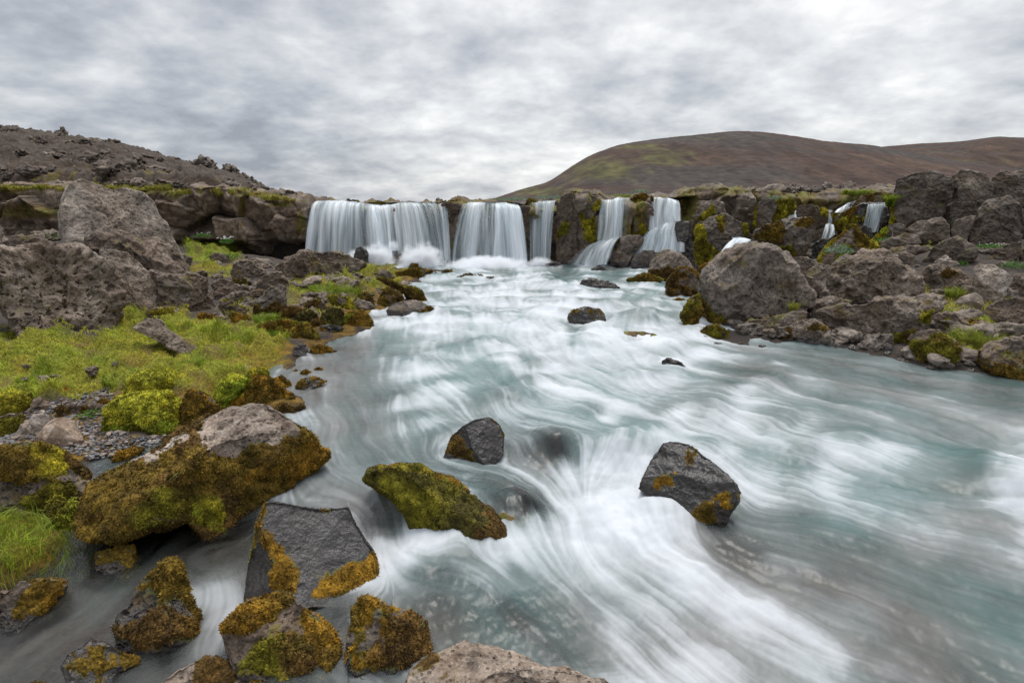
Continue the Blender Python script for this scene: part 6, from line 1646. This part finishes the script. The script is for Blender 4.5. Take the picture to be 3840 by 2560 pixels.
class Scatter:
    def __init__(self, protos, label, cat, group):
        self.p, self.used, self.label, self.cat, self.group, self.k = protos, [False] * len(protos), label, cat, group, 0

    def put(self, loc, size, rz, tilt=0.0, sz=None):
        i = self.k % len(self.p)
        self.k += 1
        o = self.p[i]
        if self.used[i]:
            o = o.copy()
            scene.collection.objects.link(o)
        self.used[i] = True
        o.location = loc
        o.rotation_euler = (tilt, tilt * 0.6, rz)
        o.scale = sz if sz is not None else (size, size, size)
        tag(o, self.label, self.cat, self.group)
        return o


lava = [proto_obj('lava_rock', 40 + i, 1.5, 5 if i < 3 else 4, 1.0, 0.66 + 0.12 * (i % 3), 0.6, 0.12) for i in range(7)]
S = Scatter(lava, 'jagged dark lava lump lying on the brown ash slope', 'rock', 'lava lumps on the scree slope')
R = np.random.default_rng(5)
for i in range(90):        # along the crest
    f = (i + R.uniform(0, 1)) / 90
    azv = -1.0 + f * (-0.375 + 1.0)
    y = 27.5 + R.uniform(-2.5, 2.5)
    y = y if azv < -0.45 else 23 + R.uniform(-3, 3)
    x = azv * y
    s = R.choice([0.12, 0.18, 0.26, 0.4], p=[.4, .35, .2, .05]) * R.uniform(0.8, 1.25)
    S.put((x, y, float(slope_z(x, y)) + s * 0.25), s, R.uniform(0, 6.3), R.uniform(-.4, .4), (s * R.uniform(0.8, 1.5), s, s * R.uniform(0.5, 1.05)))
for i in range(125):
    azv = R.uniform(-1.0, -0.42)
    y = 18.4 + 10 * R.random() ** 1.2
    x = azv * y
    clump = pnoise(np.array([[x * 0.45, y * 0.45, 3.0]]))[0]
    if clump < -0.05 and R.random() < 0.75:
        continue
    s = R.choice([0.12, 0.18, 0.3, 0.5], p=[.35, .3, .25, .1]) * R.uniform(0.8, 1.3)
    S.put((x, y, float(slope_z(x, y)) + s * 0.1), s, R.uniform(0, 6.3), R.uniform(-.4, .4), (s * R.uniform(1, 1.5), s, s * R.uniform(0.6, 1.1)))
for i in range(28):        # along the cliff rim
    x = R.uniform(-14, -6.6)
    y = 17.75 + 1.0 * R.random()
    s = R.choice([0.10, 0.16, 0.26], p=[.45, .35, .2]) * R.uniform(0.8, 1.3)
    zt = float(np.interp(x / y, [-0.9, -0.5, -0.42, -0.36], [0.56, 0.44, 0.34, 0.20]))
    S.put((x, y, zt + s * 0.1), s, R.uniform(0, 6.3), R.uniform(-.3, .3), (s * 1.4, s, s * 0.8))
lava2 = [proto_obj('lava_rock', 60 + i, 1.2, 5 if i < 2 else 4, 0.8, 0.85 + 0.12 * (i % 3), 0.35, 0.2) for i in range(5)]
S = Scatter(lava2, 'rough grey lava rock on the flat ground behind the right cliff', 'rock', 'lava rocks on the upper plain')
for i in range(48):
    y = 18.7 + 9 * R.random() ** 1.3
    x = R.uniform(0.26, 0.74) * y
    s = R.choice([0.10, 0.16, 0.26], p=[.45, .35, .2]) * R.uniform(0.8, 1.3)
    S.put((x, y, float(plateau(np.array([x]), np.array([y]))[0]) + s * 0.3), s, R.uniform(0, 6.3), R.uniform(-.3, .3))
for i in range(20):
    y = 19 + 6 * R.random()
    x = R.uniform(-0.5, 0.24) * y
    if -0.40 < x / y < 0.1 and R.random() < 0.55:
        continue
    s = R.uniform(0.08, 0.16)
    S.put((x, y, 0.03 + s * 0.1), s, R.uniform(0, 6.3))
for i in range(48):
    x = R.uniform(3.0, 13.5)
    y = 18.15 + 1.2 * R.random()
    s = R.choice([0.12, 0.2, 0.32], p=[.4, .4, .2]) * R.uniform(0.8, 1.3)
    zt = float(np.interp(x / y, [0.08, 0.16, 0.24, 0.30, 0.36, 0.45, 0.6, 0.75], [0.30, 0.30, 0.22, 0.36, 0.45, 0.36, 0.40, 0.6]))
    if 0.155 < x / y < 0.21 or 0.235 < x / y < 0.295:
        continue
    S.put((x, y, zt + s * 0.05), s, R.uniform(0, 6.3), R.uniform(-.3, .3), (s * 1.3, s, s * 0.8))
right = [proto_obj('loose_rock', 80 + i, 0.8, 5 if i < 3 else 4, 0.7, 0.8 + 0.13 * (i % 4), 0.3 + 0.1 * (i % 3), 0.0) for i in range(7)]
S = Scatter(right, 'small loose grey or brown rock filling gaps between the right bank boulders', 'rock', 'loose rocks on the right bank')


def scatter(S, poly, n, smin, smax, seed, power=2.0):
    R = np.random.default_rng(seed)
    P = np.array(poly) / 0.6125
    lo, hi = P.min(0), P.max(0)
    k = 0
    for _ in range(n * 6):
        q = R.uniform(lo, hi)
        if polysd(q[None], P)[0] < 0:
            continue
        p, t = hit(q)
        if p[1] > 17.8 or land(p[:1], p[1:2])[0] < bil(WG, p[:1], p[1:2])[0] - 0.02:
            continue
        s = smin + (smax - smin) * R.random() ** power
        S.put((p[0], p[1], float(land(p[:1], p[1:2])[0]) + s * R.uniform(0.0, 0.3)), s, R.uniform(0, 6.3), R.uniform(-.35, .35), (s * R.uniform(1, 1.4), s, s * R.uniform(0.7, 1.1)))
        k += 1
        if k >= n:
            break


scatter(S, [(1600, 600), (1700, 560), (2050, 550), (2400, 540), (2400, 860), (2090, 825), (1900, 780), (1700, 770)], 190, 0.05, 0.36, 11, 1.7)
scatter(S, [(1620, 520), (1900, 500), (2050, 540), (2050, 600), (1700, 600)], 26, 0.12, 0.4, 12, 1.2)
leftp = [proto_obj('loose_rock', 110 + i, 0.9, 5 if i < 3 else 4, 0.7, 0.8 + 0.12 * (i % 4), 0.5 + 0.1 * (i % 3), 0.3) for i in range(6)]
S = Scatter(leftp, 'small brown lava rock lying among turf and moss on the left bank', 'rock', 'loose rocks on the left bank')
scatter(S, [(490, 640), (640, 640), (720, 610), (900, 625), (960, 620), (930, 700), (780, 720), (640, 740), (520, 715)], 75, 0.05, 0.24, 13, 1.8)
scatter(S, [(410, 590), (640, 590), (640, 640), (470, 660)], 14, 0.06, 0.2, 14)
scatter(S, [(20, 790), (250, 800), (420, 740), (560, 740), (640, 790), (560, 870), (300, 880), (30, 900)], 16, 0.04, 0.13, 19)
scatter(S, [(0, 540), (160, 540), (160, 580), (0, 600)], 12, 0.1, 0.35, 15)
wetp = [proto_obj('wet_stone', 130 + i, 0.7, 5 if i < 2 else 4, 0.6, 0.75, 0.3, 0.35, 0.9) for i in range(4)]
S = Scatter(wetp, 'small wet dark stone at the waterline of the right bank', 'stone', 'wet stones along the right waterline')
R = np.random.default_rng(3)
for x_, y_ in [(1620, 775), (1650, 790), (1700, 790), (1750, 795), (1960, 800), (2010, 805), (2040, 812), (2075, 830), (2230, 852), (2300, 858), (1600, 720), (1590, 690), (2140, 845)]:
    p, t = hit(np.array([x_, y_]) / 0.6125)
    s = R.uniform(0.05, 0.11)
    S.put((p[0], p[1], p[2] - 0.01), s, R.uniform(0, 6))

# larger pebbles as single stones, the fine gravel as one mass
pebs = [proto_obj('pebble', 150 + i, 0.22, 4, 0.6, 1.0 + 0.2 * (i % 3), 0.2 + 0.25 * (i % 3), 0.0) for i in range(6)]
S = Scatter(pebs, 'rounded grey or reddish pebble in the gravel patch beside the beige stone', 'pebble', 'pebbles in the gravel patch')
scatter(S, [(0, 965), (110, 930), (250, 905), (255, 960), (300, 1000), (370, 1000), (330, 1045), (260, 1075), (205, 1045), (110, 1020), (0, 1035)], 120, 0.014, 0.055, 16, 2.2)
scatter(S, [(440, 735), (520, 715), (560, 738), (520, 745)], 12, 0.02, 0.06, 17)


def gravel(name, poly, n, smin, smax, seed, label):
    R = np.random.default_rng(seed)
    P = np.array(poly) / 0.6125
    lo, hi = P.min(0), P.max(0)
    D, F = ico(2)
    vv, ff, cc = [], [], []
    k = 0
    for _ in range(n * 5):
        q = R.uniform(lo, hi)
        if polysd(q[None], P)[0] < 0:
            continue
        p, t = hit(q)
        s = smin + (smax - smin) * R.random() ** 2.2
        a = R.uniform(0, 6.3)
        M = np.array([[math.cos(a), -math.sin(a), 0], [math.sin(a), math.cos(a), 0], [0, 0, 1]])
        v = (D * (1 + 0.12 * R.normal(size=(len(D), 1))) * s * np.array([1.3, 0.9, 0.6])) @ M.T
        z = float(land(p[:1], p[1:2])[0])
        vv.append(v + np.array([p[0], p[1], z + s * 0.3]))
        ff.append(F + k * len(D))
        base = np.array([(0.10, 0.10, 0.105), (0.16, 0.155, 0.15), (0.13, 0.085, 0.07), (0.06, 0.06, 0.065), (0.20, 0.18, 0.16)][R.integers(5)])
        cc.append(np.repeat(base[None] * R.uniform(0.7, 1.3), len(D), 0))
        k += 1
        if k >= n:
            break
    o = mk(name, np.concatenate(vv), np.concatenate(ff), M_PEBBLE, {'col': np.concatenate(cc)})
    return tag(o, label, kind='stuff')


gravel('gravel', [(0, 960), (110, 925), (255, 890), (260, 960), (310, 1005), (380, 1000), (330, 1050), (260, 1085), (190, 1050), (110, 1025), (0, 1040)], 2600, 0.006, 0.022, 21, 'fine grey and reddish gravel beside the beige stone')

# ------------------------------------------------------------------ turf, tufts and plants
def blades(name, pos, nrm_len, width, cols, lean, seed, parent=None, origin=None, mat=None, droop=0.3):
    """bent grass blades: one quad and one tip triangle each"""
    R = np.random.default_rng(seed)
    n = len(pos)
    a = R.uniform(0, 2 * math.pi, n)
    side = np.stack([np.cos(a), np.sin(a), 0 * a], 1)
    b = R.uniform(0, 2 * math.pi, n)
    ld = np.stack([np.cos(b), np.sin(b), 0 * b], 1) * (lean * R.uniform(0.3, 1.6, n))[:, None]
    L = nrm_len[:, None]
    up = np.array([0, 0, 1.0])
    m1 = pos + (up + ld * 0.5) * L * 0.55
    tip = pos + (up * (1 - droop * R.uniform(0, 1, n))[:, None] + ld * 1.5) * L
    w_ = width[:, None]
    V = np.stack([pos - side * w_, pos + side * w_, m1 + side * w_ * 0.8, m1 - side * w_ * 0.8, tip], 1).reshape(-1, 3)
    i = np.arange(n)[:, None] * 5
    q = i + np.array([[0, 1, 2, 3]])
    t = i + np.array([[3, 2, 4]])
    c = np.repeat(cols, 5, 0).reshape(n, 5, 3).copy()
    c[:, 4] *= 1.35
    return mk(name, V, [q, t], mat or M_GRASS, {'col': np.clip(c.reshape(-1, 3), 0.003, 1)}, parent=parent, origin=origin)


R = np.random.default_rng(17)
pts, hues, dens_, dd = [], [], [], []
for gi, (poly, dn, hue) in enumerate(GRASS_POLYS):
    P = np.array(poly) / 0.6125
    lo, hi = P.min(0), P.max(0)
    # sample evenly on the ground: rejection on a world box of the region
    q = R.uniform(lo, hi, size=(4000, 2))
    q = q[polysd(q, P) > 0]
    corners = [hit(c)[0] for c in q[:160]]
    cw = np.array(corners)
    wl, wh = cw[:, :2].min(0), cw[:, :2].max(0)
    area = np.prod(wh - wl)
    rate = 5200 if gi in (0, 1) else 1500
    cnt = int(min(area * rate, 230000))
    xy = R.uniform(wl, wh, size=(cnt, 2))
    z = land(xy[:, 0], xy[:, 1])
    npx_ = proj(np.c_[xy, z])
    sd = polysd(npx_, P) + 26 * fbm(p3(xy[:, 0], xy[:, 1], 1) * 1.6, 3)
    ok = (sd > 0) & (R.random(cnt) < dn) & (z > bil(WG, xy[:, 0], xy[:, 1]) + 0.02)
    bald = fbm(p3(xy[:, 0], xy[:, 1], 12) * 3.2, 3)
    ok &= R.random(cnt) > sstep(0.15, 0.6, bald) * 0.8
    xy, z = xy[ok], z[ok]
    tus = np.maximum(fbm(p3(xy[:, 0], xy[:, 1], 3) * 2.1, 3), -0.2) * 0.27 + fbm(p3(xy[:, 0], xy[:, 1], 8) * 9.0, 2) * 0.022
    pts.append(np.c_[xy, z + tus * dn - 0.006])
    hues.append(np.full(len(xy), hue))
    dd.append(np.full(len(xy), gi))
pos = np.concatenate(pts)
hv = np.concatenate(hues)
gi_ = np.concatenate(dd)
n1 = fbm(p3(pos[:, 0], pos[:, 1], 0) * 2.2, 4)
n2 = fbm(p3(pos[:, 0], pos[:, 1], 6) * 1.3, 3)
ln = 0.026 * (1 + 0.5 * n2) * R.uniform(0.6, 1.6, len(pos))
ln = np.where(gi_ == 1, ln * 2.2, ln)
ln = np.where((gi_ > 1), ln * 1.7, ln)
tuft = sstep(0.30, 0.55, fbm(p3(pos[:, 0], pos[:, 1], 21) * 1.7, 3))
ln = ln * (1 + 1.6 * tuft)
wd = np.clip(0.00045 * np.hypot(pos[:, 0], pos[:, 1]), 0.0016, 0.006) * R.uniform(0.7, 1.3, len(pos))
k = np.clip(hv + 0.5 * n1 + R.normal(size=len(pos)) * 0.22 + 0.35 * tuft, 0, 1)[:, None]
c = np.array([0.46, 0.38, 0.05]) * (1 - k) + np.array([0.30, 0.38, 0.03]) * k
dead = (R.random(len(pos)) < 0.12)[:, None]
c = np.where(dead, np.array([0.22, 0.15, 0.06]), c) * R.uniform(0.6, 1.3, len(pos))[:, None]
o = blades('grass', pos, ln, wd, c, 0.75, 18)
tag(o, 'short yellow green turf on the left bank with patches elsewhere', kind='stuff')


def tuft_obj(view, xy, label, h, rad_, n, fresh, seed, Y=None, group=None, lift=0.0):
    P = px(view, [xy])[0]
    if Y is None:
        p, _ = hit(P)
    else:
        r = rays([P])[0]
        p = r * (Y / r[1])
    R = np.random.default_rng(seed)
    a = R.uniform(0, 6.3, n)
    rr_ = rad_ * np.sqrt(R.random(n))
    pos = np.stack([p[0] + rr_ * np.cos(a), p[1] + rr_ * np.sin(a), np.full(n, p[2] - 0.01 + lift)], 1)
    if Y is None:
        pos[:, 2] = land(pos[:, 0], pos[:, 1]) - 0.01 + lift
    k = np.clip(fresh + R.normal(size=n) * 0.25, 0, 1)[:, None]
    c = (np.array([0.30, 0.25, 0.05]) * (1 - k) + np.array([0.16, 0.24, 0.018]) * k) * R.uniform(0.6, 1.3, n)[:, None]
    o = blades('grass_tuft', pos, h * R.uniform(0.5, 1.25, n), max(0.003, 0.0006 * np.linalg.norm(p)) * R.uniform(0.6, 1.5, n), c, 0.5, seed, origin=p)
    return tag(o, label, 'grass tuft', group)


tuft_obj('E', (1850, 150), 'fresh green grass tuft on the turf edge beside the orange moss bank', 0.16, 0.22, 900, 0.95, 1)
tuft_obj('E', (1350, 370), 'long green grass clump at the lower end of the low pitted rock', 0.20, 0.16, 420, 0.9, 2)
tuft_obj('E', (840, 410), 'dark green grass wisps in the hollow of the turf', 0.13, 0.2, 320, 0.8, 3)
tuft_obj('C', (1960, 1400), 'yellow green grass tuft between the mossy skirt boulder and the lumpy rock mass', 0.26, 0.28, 700, 0.55, 4)
tuft_obj('C', (1860, 1090), 'grass tuft hanging beside the flat blue grey stone', 0.15, 0.14, 260, 0.6, 5)
tuft_obj('C', (870, 1180), 'small dry tuft at the lower right of the great round boulder', 0.15, 0.06, 90, 0.4, 6, Y=8.9)
tuft_obj('L', (820, 690), 'leafy green clump at the foot of the upright dark rock', 0.14, 0.2, 420, 0.95, 7)
tuft_obj('L', (1400, 450), 'green grass patch on the back of the left bank tongue', 0.16, 0.5, 700, 0.85, 8)
tuft_obj('L', (1290, 430), 'lime grass wisps behind the brown ledge rock of the left bank', 0.15, 0.3, 350, 0.9, 9)
tuft_obj('L', (920, 395), 'grass tuft with pale flowers at the jagged rock', 0.14, 0.16, 200, 0.7, 10)
tuft_obj('K', (1510, 380), 'round green grass cushion on the ledge above the small thin waterfall', 0.16, 0.40, 700, 0.75, 11, Y=17.0)
tuft_obj('K', (1865, 510), 'green grass strip hanging at the corner of the tall hollowed block', 0.34, 0.08, 220, 0.85, 12, Y=15.2)
tuft_obj('J', (880, 180), 'grass patch on the cliff top between the pillars and the mossy buttress', 0.12, 0.4, 500, 0.7, 13, Y=18.6)
tuft_obj('F', (150, 420), 'long fresh grass leaning over the creek', 0.16, 0.34, 420, 0.75, 14, Y=None)
tuft_obj('F', (60, 300), 'long fresh grass below the yellow moss topped boulder', 0.15, 0.34, 420, 0.7, 15, Y=None)


R0 = np.random.default_rng(33)
for i in range(26):
    xp = 10 + i * 26.5 + R0.uniform(-8, 8)
    yp = float(np.interp(xp, [0, 200, 300, 400, 500, 560, 620, 690], [432, 430, 432, 436, 440, 444, 450, 457])) + R0.uniform(-3, 10)
    t_ = tuft_obj('D', (xp, yp), 'dry yellow brown grass tuft hanging over the rim of the left cliff', R0.uniform(0.10, 0.22), R0.uniform(0.12, 0.32), 160, R0.uniform(-0.1, 0.4), 200 + i, Y=17.45 + R0.uniform(-.1, .25), group='dry tufts along the cliff rim')


def leafy(view, xy, label, h, rad_, n, col_, seed, Y=None, flower=None, name='plant', cat='plant', leaf=0.03):
    P = px(view, [xy])[0]
    if Y is None:
        p, _ = hit(P)
    else:
        r = rays([P])[0]
        p = r * (Y / r[1])
    R = np.random.default_rng(seed + 500)
    a = R.uniform(0, 6.3, n)
    rr_ = rad_ * np.sqrt(R.random(n))
    c = np.stack([rr_ * np.cos(a), rr_ * np.sin(a), h * R.random(n) * (1 - 0.6 * rr_ / rad_)], 1)
    d = R.normal(size=(n, 3)) + np.array([0, -0.2, 0.7])
    d /= np.linalg.norm(d, axis=1)[:, None]
    s = np.cross(d, R.normal(size=(n, 3)))
    s /= np.linalg.norm(s, axis=1)[:, None]
    L = leaf * R.uniform(0.6, 1.4, n)[:, None]
    V = np.stack([c, c + d * L * 0.5 + s * L * 0.33, c + d * L, c + d * L * 0.5 - s * L * 0.33], 1).reshape(-1, 3)
    col_a = np.repeat(np.array(col_)[None] * R.uniform(0.6, 1.4, (n, 1)), 4, 0)
    root = empty(name, p, label, cat)
    mk('leaves', V, np.arange(n * 4).reshape(-1, 4), M_PLANT, {'col': col_a}, parent=root)
    # stems
    k = max(6, n // 14)
    st = []
    for i in range(k):
        tpt = c[R.integers(n)]
        b = tpt * np.array([0.3, 0.3, 0.0])
        st.append(np.stack([b + [0.003, 0, -0.03], b - [0.003, 0, 0.03], tpt - [0.002, 0, 0], tpt + [0.002, 0, 0]]))
    mk('stems', np.concatenate(st), np.arange(k * 4).reshape(-1, 4), M_PLANT, {'col': np.tile(np.array([0.10, 0.09, 0.03]), (k * 4, 1))}, parent=root)
    if flower:
        m_, fc, fs = flower
        D, F = ico(2)
        fv = []
        for i in range(m_):
            q = np.array([rad_ * R.uniform(-1, 1), rad_ * R.uniform(-1, 1), h * R.uniform(0.7, 1.2)])
            fv.append(D * fs * np.array([1, 1, 0.5]) + q)
        mk('blossoms', np.concatenate(fv), np.concatenate([F + i * len(D) for i in range(m_)]), M_PLANT, {'col': np.tile(np.array(fc), (m_ * len(D), 1))}, parent=root)
    return root


SILV = (0.16, 0.24, 0.15)
GRN = (0.06, 0.16, 0.02)
leafy('C', (2090, 800), 'low dark green leafy plant under the square shouldered block', 0.10, 0.32, 420, GRN, 1, Y=12.6, flower=(14, (0.7, 0.7, 0.66), 0.012))
leafy('C', (2240, 920), 'dark green leafy plant at the right limit of the view', 0.14, 0.28, 420, GRN, 2)
leafy('C', (1890, 905), 'small green plant among stones in the gully', 0.10, 0.16, 200, GRN, 3)
leafy('C', (1150, 830), 'silvery green willow sprigs on the pointed mossy boulder', 0.22, 0.28, 360, SILV, 4, Y=12.1, leaf=0.035)
leafy('C', (1440, 760), 'bright green leaves at the foot of the leaning mossy stone', 0.10, 0.22, 260, GRN, 5, Y=13.4)
leafy('K', (605, 440), 'silvery green shrub on the cliff edge above the angular dark block', 0.16, 0.24, 360, SILV, 6, Y=17.3)
leafy('J', (1060, 125), 'silvery shrub on top of the green mossy buttress', 0.14, 0.26, 360, SILV, 7, Y=18.3)
leafy('J', (20, 190), 'silvery shrub on the far bank behind the slim waterfall', 0.12, 0.35, 360, SILV, 8, Y=19.0)
leafy('J', (180, 185), 'silvery shrub touching the back of the brown pillar', 0.12, 0.2, 260, SILV, 9, Y=18.6)
leafy('B', (1520, 165), 'pale green shrub strip above the spreading waterfall', 0.12, 0.45, 420, SILV, 10, Y=19.5)
leafy('B', (1400, 165), 'pale green low shrub left of the shrub strip above the falls', 0.08, 0.4, 300, (0.14, 0.20, 0.09), 11, Y=20.0)
leafy('J', (1230, 160), 'small pale shrub by the edge of the wide right fall', 0.10, 0.16, 200, SILV, 12, Y=18.7)
leafy('A', (1550, 860), 'leafy clump with white blossoms on the slope under the cliff', 0.16, 0.20, 260, GRN, 13, Y=15.9, flower=(26, (0.75, 0.75, 0.74), 0.018))
leafy('A', (1390, 820), 'leafy clump with few white blossoms higher on the slope under the cliff', 0.14, 0.24, 260, GRN, 14, Y=16.4, flower=(8, (0.75, 0.75, 0.74), 0.014))
leafy('A', (1590, 960), 'leafy clump with yellow blossoms beside the dark slope rock', 0.16, 0.18, 200, GRN, 15, Y=14.9, flower=(5, (0.6, 0.40, 0.02), 0.016))
leafy('A', (1300, 900), 'green herb patch on the slope under the cliff', 0.16, 0.5, 420, (0.09, 0.13, 0.02), 16, Y=15.8)
leafy('A', (320, 830), 'dim green herbs in the cliff hollow behind the boulders', 0.2, 0.5, 320, (0.07, 0.10, 0.02), 17, Y=14.5)
leafy('E', (810, 390), 'broad leaved green herb in the turf hollow', 0.06, 0.10, 90, GRN, 18)
leafy('E', (640, 650), 'bright green herb between the rust brown rock and the moss mound', 0.07, 0.12, 120, (0.10, 0.20, 0.02), 19)
leafy('E', (370, 480), 'patch of red orange leaves in the turf', 0.05, 0.14, 260, (0.36, 0.09, 0.015), 20, leaf=0.02)
